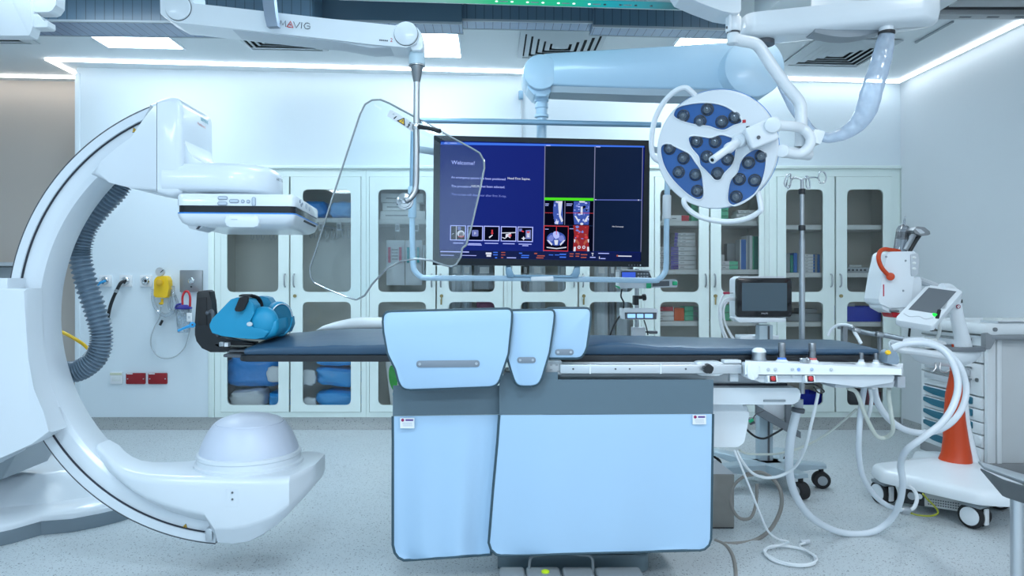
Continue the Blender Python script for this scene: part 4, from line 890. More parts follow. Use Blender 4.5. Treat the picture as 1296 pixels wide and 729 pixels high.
b = B(); b.prism(rpoly(pp([(1116, 459), (1117, 446), (1121, 442), (1128, 444), (1131, 452), (1131, 460)], 2.9), .008), 2.86, 2.92, .008, 3); gh = b.obj('hand_grip', mat('grip_grey_blue', (.22, .29, .36), .4), cn)
b = B(); M = frame(P(1124, 446, 2.859), (1, 0, -.2), (0, .55, 1)); b.prism([(.0105*math.cos(a), .009*math.sin(a)) for a in [2*PI*j/20 for j in range(20)]], -.004, .006, .001, M=M); lab(b.obj('release_button', yellow, gh), 'round yellow release button')
b = B(); b.tube([P(1018, 484, 2.86), P(1020, 486, 2.87), P(1031, 486.5, 2.87), P(1043, 495, 2.87), P(1036, 497, 2.87), P(1030, 490, 2.86)], .003, 6); b.obj('connector_lead', black, cn)
# curved support arm rising behind the mattress
ar = thing('side_rail_arm', 'angled grey steel rail with rounded end behind the right end of the mattress', 'rail', P(1075, 445, 3.55))
b = B(); b.tube([P(1060, 413, 3.62), P(1075, 415, 3.6), P(1095, 421, 3.55), P(1120, 424.5, 3.5), P(1143, 429, 3.45)], .0125, 8, 4, flat=.5); b.obj('rail_bar', mat('rail_grey', (.24, .26, .28), .3, .7), ar)
for x, y in ((1084, 418), (1113, 423.5)): b = B(); b.cyl(P(x-4, y-1, 3.5), P(x+4, y+1, 3.5), .014, n=14, bev=.003); b.obj('rail_joint', steel, ar)
b = B(); b.box(PX(1066, 3.6), PX(1072, 3.6), 3.59, 3.62, .8, PZ(413, 3.6), .003); b.box(PX(1110, 3.55), PX(1113, 3.55), 3.53, 3.55, .8, PZ(424, 3.5), .002); b.box(PX(1066, 3.6), PX(1130, 3.6), 3.54, 3.62, .78, .8, .002); b.obj('rail_post', mat('rail_grey'[:], (.24, .26, .28)), ar)
b = B(); b.tube([P(1048, 425, 3.64), P(1052, 417, 3.63), P(1060, 411.5, 3.6), P(1070, 411, 3.57), P(1079, 413, 3.53)], .007, 8); b.tube([P(1081, 420, 3.5), P(1085, 426, 3.48), P(1090, 435, 3.46)], .0085, 8); b.obj('white_tube', white, ar)
# ================================================================ THINGS HANGING FROM THE CEILING
rail_b = bpy.data.materials.new('rail_slats_navy'); rail_b.use_nodes = True
def slat_mat(m, col, rough):
    nt = m.node_tree; b = nt.nodes['Principled BSDF']; b.inputs['Roughness'].default_value = rough; b.inputs['Specular IOR Level'].default_value = .6
    tc = nt.nodes.new('ShaderNodeTexCoord'); sx = nt.nodes.new('ShaderNodeSeparateXYZ'); nt.links.new(tc.outputs['Object'], sx.inputs[0])
    mu = nt.nodes.new('ShaderNodeMath'); mu.operation = 'MULTIPLY'; mu.inputs[1].default_value = 19; nt.links.new(sx.outputs['X'], mu.inputs[0])
    fr = nt.nodes.new('ShaderNodeMath'); fr.operation = 'FRACT'; nt.links.new(mu.outputs[0], fr.inputs[0])
    lt = nt.nodes.new('ShaderNodeMath'); lt.operation = 'LESS_THAN'; lt.inputs[1].default_value = .08; nt.links.new(fr.outputs[0], lt.inputs[0])
    mx = nt.nodes.new('ShaderNodeMixRGB'); mx.inputs[1].default_value = (*col, 1); mx.inputs[2].default_value = (*[c*.4 for c in col], 1); nt.links.new(lt.outputs[0], mx.inputs[0]); nt.links.new(mx.outputs[0], b.inputs['Base Color'])
slat_mat(rail_b, (.085, .15, .215), .3)
rail_s = mat('rail_cover_navy', (.08, .14, .195), .4); rail_e = mat('rail_edge_grey', (.33, .38, .42), .4)
rail_u = bpy.data.materials.new('rail_underside_sheen_slats'); rail_u.use_nodes = True; slat_mat(rail_u, (.20, .28, .42), .25)  # lighter blue puts the bright reflection on the underside into the colour
def crail(x0, x1, d0, d1, z0, h, label, face, slope=-.0, under=None):
    under = under or rail_u
    t = thing('ceiling_rail', label, 'ceiling rail', ((x0+x1)/2, d0, z0), 'ceiling rails')
    M = Matrix.Translation(V((x0+x1)/2, 0, z0)) @ Matrix.Rotation(-math.atan(slope), 4, 'Y'); w = (x1-x0)/2
    B().box(-w, w, d0, d1, .006, h, M=M).obj('cover_strip', face, t)
    B().box(-w, w, d0+.01, d1-.01, .001, .0055, M=M).obj('underside_strip', under, t)
    b = B(); b.box(-w-.004, w+.004, d0-.006, d0+.008, 0, .012, M=M); b.box(-w-.004, w+.004, d1-.008, d1+.006, 0, .012, M=M); b.obj('edge_profile', rail_e, t)
    return t
crail(PX(-60, 4.0), PX(400, 4.1), 4.0, 4.24, 2.70, .31, 'navy slatted ceiling rail at the left above the C-shaped arm', rail_b, -.012)
crail(PX(395, 4.2), PX(584, 4.2), 4.25, 4.42, 2.79, .19, 'plain navy ceiling rail section between the two slatted ones, behind the shield arm', rail_s, -.02)
crail(PX(585, 4.3), PX(750, 4.3), 4.3, 4.44, 2.812, .14, 'navy slatted ceiling rail section above the square vent', rail_b, -.02)
crail(PX(750, 4.3), PX(930, 4.3), 4.28, 4.43, 2.765, .115, 'navy slatted ceiling rail section above the pale blue monitor arm', rail_b, -.025)
t = thing('ceiling_profile', 'short white ceiling profile above the slatted rail next to the lamp arm', 'ceiling rail', P(840, 18, 4.4)); M = Matrix.Translation(V(PX(840, 4.4), 0, PZ(19, 4.4))) @ Matrix.Rotation(.022, 4, 'Y')
B().box(-.44, .44, 4.45, 4.6, .0, .06, .004, M=M).obj('profile', white_m, t); B().box(-.40, .40, 4.47, 4.58, .06, .25, M=M).obj('hanger', white_m, t)
# lit bar
t = thing('ceiling_light_bar', 'long ceiling bar glowing green and cyan at the top edge of the photo', 'light bar', P(640, 5, 3.9)); M = Matrix.Translation(V(PX(640, 3.9), 0, 2.785)) @ Matrix.Rotation(.03, 4, 'Y')
xa, xb = PX(425, 3.9)-PX(640, 3.9), PX(900, 3.9)-PX(640, 3.9)
B().box(xa, xb, 3.80, 3.98, .004, .22, .004, M=M).obj('bar_housing', mat('bar_grey', (.5, .56, .58), .35), t)
gm = bpy.data.materials.new('green_cyan_light'); gm.use_nodes = True; nt = gm.node_tree; nt.nodes.remove(nt.nodes['Principled BSDF'])
tc = nt.nodes.new('ShaderNodeTexCoord'); sx = nt.nodes.new('ShaderNodeSeparateXYZ'); nt.links.new(tc.outputs['Generated'], sx.inputs[0])
rp = nt.nodes.new('ShaderNodeValToRGB'); nt.links.new(sx.outputs['X'], rp.inputs[0]); cr_ = rp.color_ramp
cr_.elements[0].color = (.25, .55, .6, 1); cr_.elements[1].color = (.08, .2, .25, 1); cr_.elements[1].position = .92
for pos, c in ((.28, (.3, .7, .65)), (.42, (.05, .75, .35)), (.6, (.03, .7, .4)), (.74, (.03, .5, .62)), (.83, (.06, .4, .5))): e = cr_.elements.new(pos); e.color = (*c, 1)
em = nt.nodes.new('ShaderNodeEmission'); em.inputs['Strength'].default_value = .55; nt.links.new(rp.outputs[0], em.inputs['Color']); nt.links.new(em.outputs[0], nt.nodes['Material Output'].inputs['Surface'])
lb = B().box(xa+.02, xb-.02, 3.865, 3.95, -.002, .003, M=M).obj('light_strip', gm, t)
lg = glow('indicator_white', (.7, 1, .95), 1.2)
for k in range(11):
    x = -.05+k*.085; B().cyl(M @ V(x, 3.905, -.002), M @ V(x, 3.905, -.005), .008, n=12).obj('indicator', lg if k < 7 else dgrey, t)
for k in range(5): x = -.01+k*.17; B().box(x-.022+.0, x+.022, 3.90, 3.91, -.004, -.002, M=M).obj('printed_text', rail_e, t)
# right ceiling track
t = thing('ceiling_track', 'grey metal ceiling track with dark slots at the upper right', 'ceiling rail', (3.1, 4.0, 2.85))
x0, x1 = 2.70, 3.44
b = B(); b.box(x0, x1, 4.28, 4.36, 2.85, 2.93, .003); b.box(x0, x1, 4.05, 4.2, 2.865, 2.93, .003); b.box(x0, x1, 3.6, 3.98, 2.86, 2.93, .003); b.obj('track_profile', mat('track_grey', (.42, .43, .44), .4, .3), t)
b = B(); b.box(x0, x1, 4.2, 4.28, 2.88, 2.93); b.box(x0, x1, 3.98, 4.05, 2.88, 2.93); b.obj('track_groove', black, t)
for k in range(4): B().box(x0+.14+k*.17, x0+.21+k*.17, 4.31, 4.325, 2.848, 2.852).obj('track_slot', dgrey, t)
b = B(); b.box(1.55, 2.51, 3.0, 4.2, 2.755, 2.96, .01); struct(b.obj('trim_3', ceil_m))
b = B(); b.box(PX(1163, 4.9), PX(1165.5, 4.9), 4.55, 4.95, cz(3)-.012, cz(3)-.001); struct(b.obj('trim_4', grey))

# white carriage, top left
t = thing('ceiling_carriage', 'white ceiling carriage with stepped edge in the upper left corner', 'ceiling carriage', P(10, 45, 3.35))
B().prism(rpoly(pp([(-60, -150), (20, -150), (41, 33), (40, 38), (37, 45), (-60, 45)], 3.3), .006), 3.3, 3.36, .006).obj('main_cover', white, t)
b = B(); b.prism(rpoly(pp([(-8, -20), (70, -20), (69, 5), (64, 12), (59, 14), (33, 14), (22, 4)], 3.32), .008), 3.33, 3.40, .008); b.obj('upper_housing', white, t)
b = B(); b.prism(rpoly(pp([(33, 20.5), (52, 20.5), (54, 24), (58, 28.5), (61.5, 30), (61.5, 28.3), (64.5, 28.3), (64.8, 35), (63, 36.8), (42, 36.8), (40, 44), (30, 44)], 3.34), .004, 3), 3.315, 3.375, .004); b.obj('stepped_bracket', white, t)

# ---------------------------------------------------------------- clear radiation shield on its arm
sa = thing('shield_arm', 'white ceiling arm with red and grey lettering that carries the clear shield', 'ceiling arm', P(400, 60, 3.25))
B().prism(rpoly(pp([(201, -60), (236, -60), (244, 4), (320, 12.5), (420, 24), (500, 32), (514, 27), (530, 40), (527, 55), (514, 60), (470, 56), (420, 50), (380, 45.5), (320, 39), (240, 30), (222, 28.5), (203, 18)], 3.2), .008), 3.2, 3.36, .02, 4).obj('arm_tube', white, sa, 60)
B().prism(pp([(250, 31), (320, 37.5), (380, 44), (424, 49), (470, 54), (512, 58), (470, 60.5), (424, 52), (380, 48), (320, 40.5)], 3.21), 3.215, 3.345, .003).obj('lower_cover', cshade, sa)
for x, y, r in ((226, 10, 16), (514, 43, 14.8)):
    q = P(x, y, 3.2); rr = r*3.2/F; b = B(); b.cyl(q+V(0, .17, 0), q+V(0, -.012, 0), rr, n=40, bev=.004); j = b.obj('joint_cap', white, sa)
    b = B(); b.lathe([(rr+.002, 0), (rr+.002, .004)], q+V(0, -.003, 0), (0, 1, 0), 40); b.obj('joint_gap', seam, j)
b = B(); b.prism(rpoly(pp([(518, 32), (529, 38), (535.5, 47), (535.5, 66), (521, 66), (521, 58), (516, 54)], 3.25), .01), 3.22, 3.33, .012, 3); b.obj('elbow', white, sa)
b = B(); b.lathe([(.034, 0), (.037, .004), (.037, .045), (.033, .058), (.024, .064)], P(527.5, 83, 3.28), n=32); k_ = b.obj('swivel_collar', mat('collar_blue_white', (.6, .76, .84), .35), sa)
b = B(); b.lathe([(.0375, -.004), (.0375, 0), (.036, .001)], P(527.5, 83, 3.28), n=32); b.obj('collar_ring', steel, sa)
b = B(); b.lathe([(.014, 0), (.016, .003), (.029, .066), (.03, .072)], P(527.5, 104, 3.28), n=32); b.obj('cone', dsteel, sa)
b = B(); b.tube([P(527.3, 104, 3.28), P(527, 160, 3.28), P(526.8, 200, 3.28), P(526.3, 232, 3.28), P(524.5, 243, 3.277), P(519, 251, 3.27), P(513, 254.5, 3.262)], .0145, 14, 8); b.obj('drop_pole', steel, sa)
b = B(); b.cyl(P(526.8, 164, 3.28), P(526.8, 156, 3.28), .0185, n=24, bev=.002); b.obj('pole_clamp', chrome, sa)
b = B(); b.tube([P(530, 160.5, 3.27), P(537, 161.5, 3.245), P(546, 163, 3.215), P(556.5, 166, 3.18)], .0105, 12, 4); b.obj('handle', black, sa)
b = B(); b.lathe([(.040, 0), (.040, .006), (.034, .010), (.030, .010), (.028, .016), (.014, .02), (.012, .03), (.0, .031)], P(512.5, 255, 3.311), (0, -1, 0), 40); b.obj('hub_disc', chrome, sa)
# lettering
ux, uz = V(1, 0, -.098).normalized(), V(.098, 0, 1)
q = P(353, 33.2, 3.199); h = .027
b = B()
def stroke(pts, w=.0026, mi=0): b.tube([q+ux*x*h+uz.normalized()*z*h+V(0, -.0005, 0) for x, z in pts], w/2*1.2, 6, 1, mi=mi)
stroke([(.1, 0), (.25, 1.0), (.62, .25), (1.0, 1.0), (1.15, 0)]); stroke([(2.35, 1.0), (2.9, 0), (3.45, 1.0)]); stroke([(3.75, 0), (3.75, 1.0)])
stroke([(5.1, .85), (4.8, 1.0), (4.4, .95), (4.15, .5), (4.4, .06), (4.8, 0), (5.15, .15), (5.15, .5), (4.7, .5)])
stroke([(1.35, 0), (1.85, 1.0), (2.35, 0), (1.55, 0)], .0042, 1); stroke([(1.75, .42), (1.98, .42)], .0042, 1)
b.obj('brand_lettering', [mat('letter_grey', (.06, .07, .09), .5), red], sa)
b = B(); [b.box(PX(x, 3.2), PX(x+1.7, 3.2), 3.1985, 3.2005, PZ(51.6+(x-480)*.09, 3.2), PZ(50+(x-480)*.09, 3.2)) for x in (480, 482.3, 484.6, 486.9, 489.2)]; b.text('2', .024, P(493.5, 52.8, 3.199), ux, uz, mi=1); b.obj('small_lettering', [mat('letter_grey', (.06, .07, .09)), red], sa)
b = B(); rg = []
for y, dx, dd in ((-40, -3, 0), (-6, -2, 0), (8, -.5, -.01), (20, 1, -.02), (33.5, 4, -.02)):
    q0, q1 = P(333.5+dx, y, 3.16+dd), P(348+dx*.9, y-.5, 3.14+dd); rg.append([q0, q1, q1+V(.004, .03, 0), q0+V(.004, .03, 0)])
b.loft(rg); b.obj('hanging_strap', mat('strap_grey_blue', (.30, .36, .45), .35, .3), sa)
# glass
gl = thing('clear_shield', 'hanging clear acrylic radiation shield with a curved cut-out below', 'radiation shield', P(500, 378, 3.3))
out = [(392.5, 352), (391, 340), (404, 300), (421, 246), (440, 188), (455, 143), (461, 131), (470, 125.5), (481, 125), (492, 129.5), (530, 150), (575, 175), (598, 187.5), (607, 193), (612.5, 203), (613, 212), (608, 237), (597, 285), (590, 310), (585, 314), (583, 325), (577, 335), (571, 337.5), (562, 335.5), (545, 329.5), (527, 327.5), (508, 330), (488, 340.5), (470, 360), (461, 374), (450, 379.5), (437, 375.5), (410, 364.5), (397, 358)]
po = pp(out, 3.3); sm = rpoly(po, .012, 2)
B().prism(sm, 3.312, 3.32).obj('acrylic_sheet', glassy('clear_acrylic', (.90, .935, .945), .10), gl)
edge_m = mat('acrylic_edge', (.42, .46, .48), .12, .35, coat=.6)
b = B(); b.tube([V(x, 3.316, z) for x, z in sm+[sm[0]]], .0044, 8, 1); b.obj('sheet_edge', edge_m, gl)
ux = V(PX(528, 3.3)-PX(493.5, 3.3), 0, PZ(157.5, 3.3)-PZ(136, 3.3)); M = frame(P(489.5, 146.5, 3.3108), ux, (.5, 0, 1)); L = ux.length
b = B(); b.prism([(0, 0), (L*1.0, 0), (L*1.0, .036), (.0, .036)], -.0008, .001, M=M); b.prism(rpoly([(L*.34, .004), (L*.66, .004), (L*.5, .036)], .002), -.0016, -.0008, mi=1, M=M); b.prism(rpoly([(L*.40, .008), (L*.60, .008), (L*.5, .029)], .002), -.0024, -.0016, mi=2, M=M)
b.prism([(L*.49, .012), (L*.51, .012), (L*.515, .022), (L*.485, .022)], -.003, -.0024, mi=1, M=M)
b.prism(rpoly([(L*.22, .006), (L*.25, .02), (L*.29, .024), (L*.27, .012), (L*.26, .004)], .002), -.0016, -.0008, mi=1, M=M); b.prism(rpoly([(L*.10, .018), (L*.2, .021), (L*.16, .028)], .002), -.0016, -.0008, mi=3, M=M)
b.cyl(M @ V(L*.735, -.0008, .029), M @ V(L*.735, -.0018, .029), .0035, n=10, mi=1); b.prism(rpoly([(L*.70, .004), (L*.735, .014), (L*.70, .020), (L*.72, .024), (L*.78, .022), (L*.765, .012), (L*.77, .002), (L*.745, .002), (L*.735, .01), (L*.715, .002)], .001), -.0016, -.0008, mi=1, M=M)
for k in range(5): b.box(L*.84, L*.95, -.0016, -.0008, .008+k*.004, .010+k*.004, mi=3, M=M)
b.obj('warning_label', [paper, ink, yellow, lgrey], gl)
b = B(); M2 = frame(P(473, 133.5, 3.3108), ux, (.5, 0, 1)); b.text('MAVIG', .013, M2 @ V(.0, 0, .0), M2.to_3x3() @ V(1, 0, 0), M2.to_3x3() @ V(0, 0, 1)); b.obj('etched_lettering', mat('etched_white', (.8, .83, .86), .4), gl)

# ---------------------------------------------------------------- monitor boom and its frame
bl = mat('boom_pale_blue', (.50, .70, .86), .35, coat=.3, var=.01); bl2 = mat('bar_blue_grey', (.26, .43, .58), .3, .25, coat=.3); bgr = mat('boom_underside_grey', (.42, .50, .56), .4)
mbm = thing('monitor_boom', 'thick pale blue swing arm on the ceiling with the bar frame around the display', 'ceiling arm', P(690, 120, 4.1))
dl, dr = 4.16, 3.60
ql, qr = P(684, 92.5, dl), P(952, 87, dr)
rl_, rr_ = 22*dl/F, 37.5*dr/F
b = B(); rg = []
for f, yt, yb in ((0, 66, 108), (.3, 61, 111), (.6, 56.5, 113), (.85, 52, 114), (1, 49.5, 114)):
    x = 690+255*f; d = dl+(dr-dl)*f-.005; a, c = P(x, yt, d), P(x, yb, d); h = (a.z-c.z)/2; mz = (a.z+c.z)/2
    rg.append([V(a.x+.17*.0, d+yy_, mz+h*zz_) for yy_, zz_ in ((0, -.85), (0, .85), (.012, .95), (.04, 1), (.17, 1), (.2, .9), (.2, -.9), (.17, -1), (.04, -1), (.012, -.95))])
b.loft(rg); b.obj('spring_arm', bl, mbm, 50)
b = B(); rg = []
for f, yb in ((.03, 109), (.5, 112.5), (.92, 114.5)):
    x = 690+255*f; d = dl+(dr-dl)*f-.002; c = P(x, yb, d); rg.append([V(c.x, d+.008, c.z+.004), V(c.x, d+.19, c.z+.004), V(c.x, d+.18, c.z-.03), V(c.x, d+.02, c.z-.03)])
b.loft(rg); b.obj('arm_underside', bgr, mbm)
b = B(); b.cyl(ql+V(0, .24, 0), ql+V(0, -.03, 0), rl_, n=48, bev=.006); b.obj('pivot_disc', bl, mbm)
b = B(); b.cyl(qr+V(0, .28, 0), qr+V(0, -.035, 0), rr_, n=56, bev=.006); pd = b.obj('pivot_disc', bl, mbm)
b = B(); b.lathe([(rr_*.9, 0), (rr_*.9, .005)], qr+V(0, .285, 0), (0, 1, 0), 40); b.obj('disc_back', bgr, pd)
b = B(); b.prism(rpoly(pp([(667, 100), (701, 100), (700, 112), (693, 121), (677, 121), (668, 110)], dl), .02), dl+.01, dl+.2, .02, 3); b.obj('pivot_socket', bl, mbm)
px_ = P(685.5, 120, dl+.1); 
b = B(); b.lathe([(.0, .0), (.030, 0), (.030, -.32), (.033, -.32)], (px_.x, px_.y, px_.z), n=24); b.cyl((px_.x, px_.y, px_.z-.3), (px_.x, px_.y, 1.75), .028, n=24); b.obj('drop_post', bl, mbm)
b = B(); b.lathe([(.036, 0), (.042, -.003), (.042, -.04), (.034, -.044), (.034, -.05), (.040, -.054), (.040, -.08), (.034, -.085), (.033, -.115), (.042, -.12), (.042, -.135), (.031, -.14)], (px_.x, px_.y, px_.z), n=28); b.obj('post_collar', bl, mbm)
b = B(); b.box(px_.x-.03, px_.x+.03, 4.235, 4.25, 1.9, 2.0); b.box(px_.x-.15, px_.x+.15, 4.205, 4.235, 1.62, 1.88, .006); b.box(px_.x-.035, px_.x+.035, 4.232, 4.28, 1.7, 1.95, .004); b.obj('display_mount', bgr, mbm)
# bars
dL, dR = 4.14, 4.25
def bar(pts, r=.0175, m=bl2, name='frame_bar', k=6): b = B(); b.tube(pts, r, 14, k); return b.obj(name, m, mbm)
bar([P(527, 152.3, dL), P(640, 154, dL+.035), P(740, 156.3, dL+.07), P(836, 158.2, dR)], .0165)
bar([P(521.5, 250, dL), P(521.8, 300, dL), P(523, 335, dL), P(526, 344, dL), P(533, 350, dL), P(545, 351.8, dL), P(640, 352.3, dL+.035), P(740, 353.5, dL+.07), P(823, 355, dR), P(833, 353.5, dR), P(840, 347, dR), P(843, 337, dR), P(843.5, 300, dR), P(844.5, 240, dR), P(845.5, 164, dR)], .0165, bl)
bar([P(523.5, 158, dL), P(522.5, 200, dL), P(521.5, 250, dL)], .0165, bl2)
B().cyl(P(521.8, 276, dL), P(521.6, 236, dL), .024, n=20, bev=.005).obj('grip_sleeve', bl, mbm); B().cyl(P(843.6, 277, dR), P(844.2, 247, dR), .025, n=20, bev=.005).obj('grip_sleeve', white, mbm)
b = B(); b.box(PX(671.5, dL+.05)-.0, PX(700, dL+.05), dL+.015, dL+.065, PZ(355.8, dL+.05), PZ(349.5, dL+.05), .006); b.obj('bar_clip', white, mbm)
b = B(); b.tube([P(524, 188, dL), P(536, 190, dL+.02), P(549, 192, dL+.04)], .020, 8, 3, flat=.3); b.obj('side_bracket', bgr, mbm)
b = B(); b.tube([P(820, 188, dR+.02), P(832, 190, dR+.01), P(845, 188, dR)], .020, 8, 3, flat=.3); b.obj('side_bracket', bgr, mbm)
for x0_, x1_, dd in ((642, 655, 4.155), (719, 731, 4.18)):
    s = 1 if x0_ < 680 else -1
    b = B(); b.prism(pp([(640, 335), (646, 335), (649, 346), (652, 349), (649.5, 351.5), (642, 351.5), (640, 346)] if s > 0 else [(734, 335), (728, 335), (725, 346), (720, 349), (722.5, 351.5), (731, 351.5), (734, 346)], dd), dd-.005, dd+.015, .003); b.obj('foot_bracket', bl2, mbm)
bar([P(649, 349.2, 4.158), P(690, 349.5, 4.165), P(724, 350, 4.178)], .008, bl2, 'foot_bar', 2)

# ---------------------------------------------------------------- display
ds = thing('wall_display', 'large black framed display showing a blue medical screen with scan images', 'monitor', P(685, 337, 4.13))
TL, TR, BR, BL = P(548.4, 171.4, 4.09), P(821.7, 177.8, 4.185), P(818.7, 337.7, 4.185), P(547.6, 335.2, 4.09)
DF = frame(BL, TR-TL, TL-BL); DW, DH = (TR-TL).length, (TL-BL).length
def D(zx, zy):
    t = (zx-31)/1074.0; top = 45+25*t; bot = 690+10*t
    return (t*DW, DH*(1-(zy-top)/(bot-top)))
b = B(); so = [D(63, 70), D(1082, 97), D(1065, 672), D(63, 655)]
b.plate([(0, 0), (DW, 0), (DW, DH), (0, DH)], [so], -.004, .02, M=DF); b.box(0, DW, .02, .06, 0, DH, .006, M=DF); b.obj('bezel', mat('bezel_black', (.008, .013, .018), .35, spec=.25), ds)
b = B(); b.box(.25, DW-.25, .06, .1, .12, DH-.15, .02, M=DF); b.obj('back_housing', black, ds)
def screen_mat(name, c0, c1, s):
    m = bpy.data.materials.new(name); m.use_nodes = True; nt = m.node_tree; p = nt.nodes['Principled BSDF']
    p.inputs['Base Color'].default_value = (.004, .006, .012, 1); p.inputs['Roughness'].default_value = .4; p.inputs['Specular IOR Level'].default_value = .04
    tc = nt.nodes.new('ShaderNodeTexCoord'); sx = nt.nodes.new('ShaderNodeSeparateXYZ'); nt.links.new(tc.outputs['Generated'], sx.inputs[0])
    r = nt.nodes.new('ShaderNodeValToRGB'); r.color_ramp.elements[0].color = (*c0, 1); r.color_ramp.elements[1].color = (*c1, 1); nt.links.new(sx.outputs['X'], r.inputs[0])
    nt.links.new(r.outputs[0], p.inputs['Emission Color']); p.inputs['Emission Strength'].default_value = s; return m
def pane(name, zs, m, par=ds, y=-.0005, th=.002):
    b = B(); b.prism([D(*q) for q in zs], y, y+th, M=DF); return b.obj(name, m, par)
sc_ = pane('screen', [(62, 69), (1083, 96), (1066, 673), (62, 656)], screen_mat('screen_navy', (.010, .028, .36), (.003, .012, .26), .42), y=.006)
pane('image_area', [(579, 92), (1070, 104), (1064, 625), (576, 620)], screen_mat('screen_dark_teal', (.002, .010, .035), (.004, .018, .075), .42), sc_, .003)
pane('status_bar', [(64, 616), (1067, 628), (1066, 671), (63, 654)], screen_mat('screen_bar', (.008, .016, .11), (.004, .012, .12), .42), sc_, .003)
sb = glow('screen_blue', (.06, .2, .9), 0.72); sg = glow('screen_line_grey', (.22, .24, .4), 0.72); sgr = glow('screen_green', (.08, .75, .02), 0.79); swt = glow('screen_white', (.75, .8, .95), 0.72); slt = glow('screen_text_blue', (.36, .42, .85), 1.0); sdim = glow('screen_text_dim', (.15, .19, .52), 1.0); srd = glow('screen_red', (.75, .06, .08), 0.65); sbk = glow('screen_black', (.002, .003, .012), 0.72); scb = glow('scan_blue', (.06, .12, .5), 0.65); srm = glow('scan_red', (.35, .03, .04), 0.65); sor = glow('screen_orange', (.5, .12, .08), 0.65)
pane('header_line', [(66, 77), (1078, 97), (1078, 104), (66, 90)], sb, sc_, .001)
for a in ([(577, 92), (581, 92), (578, 622), (574, 622)], [(827, 98), (831, 98), (827, 622), (823, 622)], [(1069, 105), (1072, 105), (1067, 625), (1064, 625)]): pane('divider_line', a, sg, sc_, .001)
pane('active_bar', [(578, 354), (824, 357), (824, 370), (578, 367)], sgr, sc_, .000); pane('divider_line', [(826, 363), (1066, 364), (1066, 370), (826, 368)], glow('screen_line_blue', (.10, .14, .45), 0.72), sc_, .001)
def spoly(zs, m, y=.0, par=sc_, name='scan_image', r=.0): return pane(name, zs, m, par, y, .0012)
def blob(cx, cy, rx, ry, n=18, jit=0, seed=0):
    rnd = random.Random(seed); return [(cx+rx*math.cos(2*PI*i/n)*(1+rnd.uniform(-jit, jit)), cy+ry*math.sin(2*PI*i/n)*(1+rnd.uniform(-jit, jit))) for i in range(n)]
def scan(polys, name, y0=.002):
    """one picture on the screen: layers of flat shapes in several colours"""
    ms = []; b = B()
    for i, (zs, m) in enumerate(polys):
        if m not in ms: ms.append(m)
        b.prism([D(*q) for q in zs], y0-.0003*i-.0012, y0-.0003*i, mi=ms.index(m), M=DF)
    return b.obj(name, ms, sc_)
rnd = random.Random(3)
S = [([(582, 371), (681, 372), (680, 490), (581, 488)], sbk), ([(626, 372), (668, 372), (672, 488), (632, 488), (622, 440), (622, 400)], scb), ([(646, 372), (668, 372), (664, 410), (660, 440), (672, 470), (664, 478), (652, 450), (648, 410)], swt), ([(634, 372), (646, 372), (644, 382), (634, 384)], swt), ([(636, 460), (650, 470), (646, 488), (634, 484)], swt), ([(580, 429), (620, 430), (620, 432), (580, 431)], srd), ([(679, 372), (682, 372), (681, 490), (678, 490)], sg)]
for k in range(10): S.append((blob(rnd.uniform(628, 650), rnd.uniform(380, 480), rnd.uniform(2, 6), rnd.uniform(2, 7), 8, .3, k), rnd.choice((sbk, slt, scb))))
scan(S, 'side_scan_image')
S = [([(684, 372), (824, 374), (823, 492), (683, 490)], sbk), (blob(763, 425, 40, 72, 22, .05, 4)[:], scb)]
S[1] = ([(725, 373), (806, 374), (804, 430), (800, 490), (728, 488), (722, 430)], scb)
for k in range(26): S.append((blob(rnd.uniform(728, 800), rnd.uniform(380, 470), rnd.uniform(2, 7), rnd.uniform(2, 8), 8, .35, 30+k), rnd.choice((sbk, slt, sdim, swt))))
S += [([(758, 400), (768, 400), (768, 440), (758, 440)], swt), ([(727, 446), (735, 446), (752, 472), (748, 480)], swt), ([(800, 446), (792, 446), (776, 472), (780, 480)], swt), (blob(764, 486, 8, 6), swt), ([(750, 372), (780, 373), (778, 380), (752, 380)], swt), ([(684, 430), (823, 432), (823, 434), (684, 432)], srd)]
scan(S, 'front_scan_image')
S = [([(576, 493), (700, 496), (698, 623), (574, 620)], srd), ([(580, 497), (697, 500), (695, 619), (578, 616)], sbk), (blob(638, 560, 48, 34, 24, .04, 8), scb), (blob(612, 558, 14, 16, 12, .15, 9), sdim), (blob(664, 558, 14, 16, 12, .15, 10), sdim), (blob(638, 540, 16, 20, 14, .1, 11), slt), ([(592, 566), (600, 566), (620, 586), (616, 594)], swt), ([(684, 566), (676, 566), (656, 586), (660, 594)], swt), ([(628, 566), (648, 566), (645, 590), (632, 590)], swt), ([(590, 600), (640, 606), (690, 600), (688, 605), (640, 611), (592, 605)], swt), ([(637, 500), (640, 500), (640, 540), (637, 540)], srd)]
scan(S, 'cross_section_scan_image')
S = [([(702, 496), (823, 498), (822, 624), (701, 622)], sbk), ([(722, 492), (802, 494), (798, 540), (804, 622), (722, 620), (728, 540)], srm)]
for k in range(14): S.append((blob(rnd.uniform(732, 796), rnd.uniform(500, 560), rnd.uniform(3, 9), rnd.uniform(2, 7), 8, .35, 60+k), rnd.choice((srd, srm, sor, sdim))))
for sx_ in (1, -1):
    S += [([(764+sx_*a, c) for a, c in ((36, 560), (22, 564), (10, 580), (14, 596), (20, 584), (32, 574))], sor), (blob(764+sx_*12, 602, 8, 8), swt), (blob(764+sx_*12, 602, 4, 4), srm), ([(764+sx_*a, c) for a, c in ((38, 600), (28, 600), (30, 622), (40, 622))], swt), ([(764+sx_*a, c) for a, c in ((38, 562), (30, 564), (34, 580), (37, 578))], swt)]
S += [([(754, 574), (774, 574), (770, 590), (758, 590)], srm)]
scan(S, 'red_scan_image')
M3 = DF.to_3x3(); dxr, dzr = M3 @ V(1, 0, -.02), M3 @ V(.01, 0, 1)
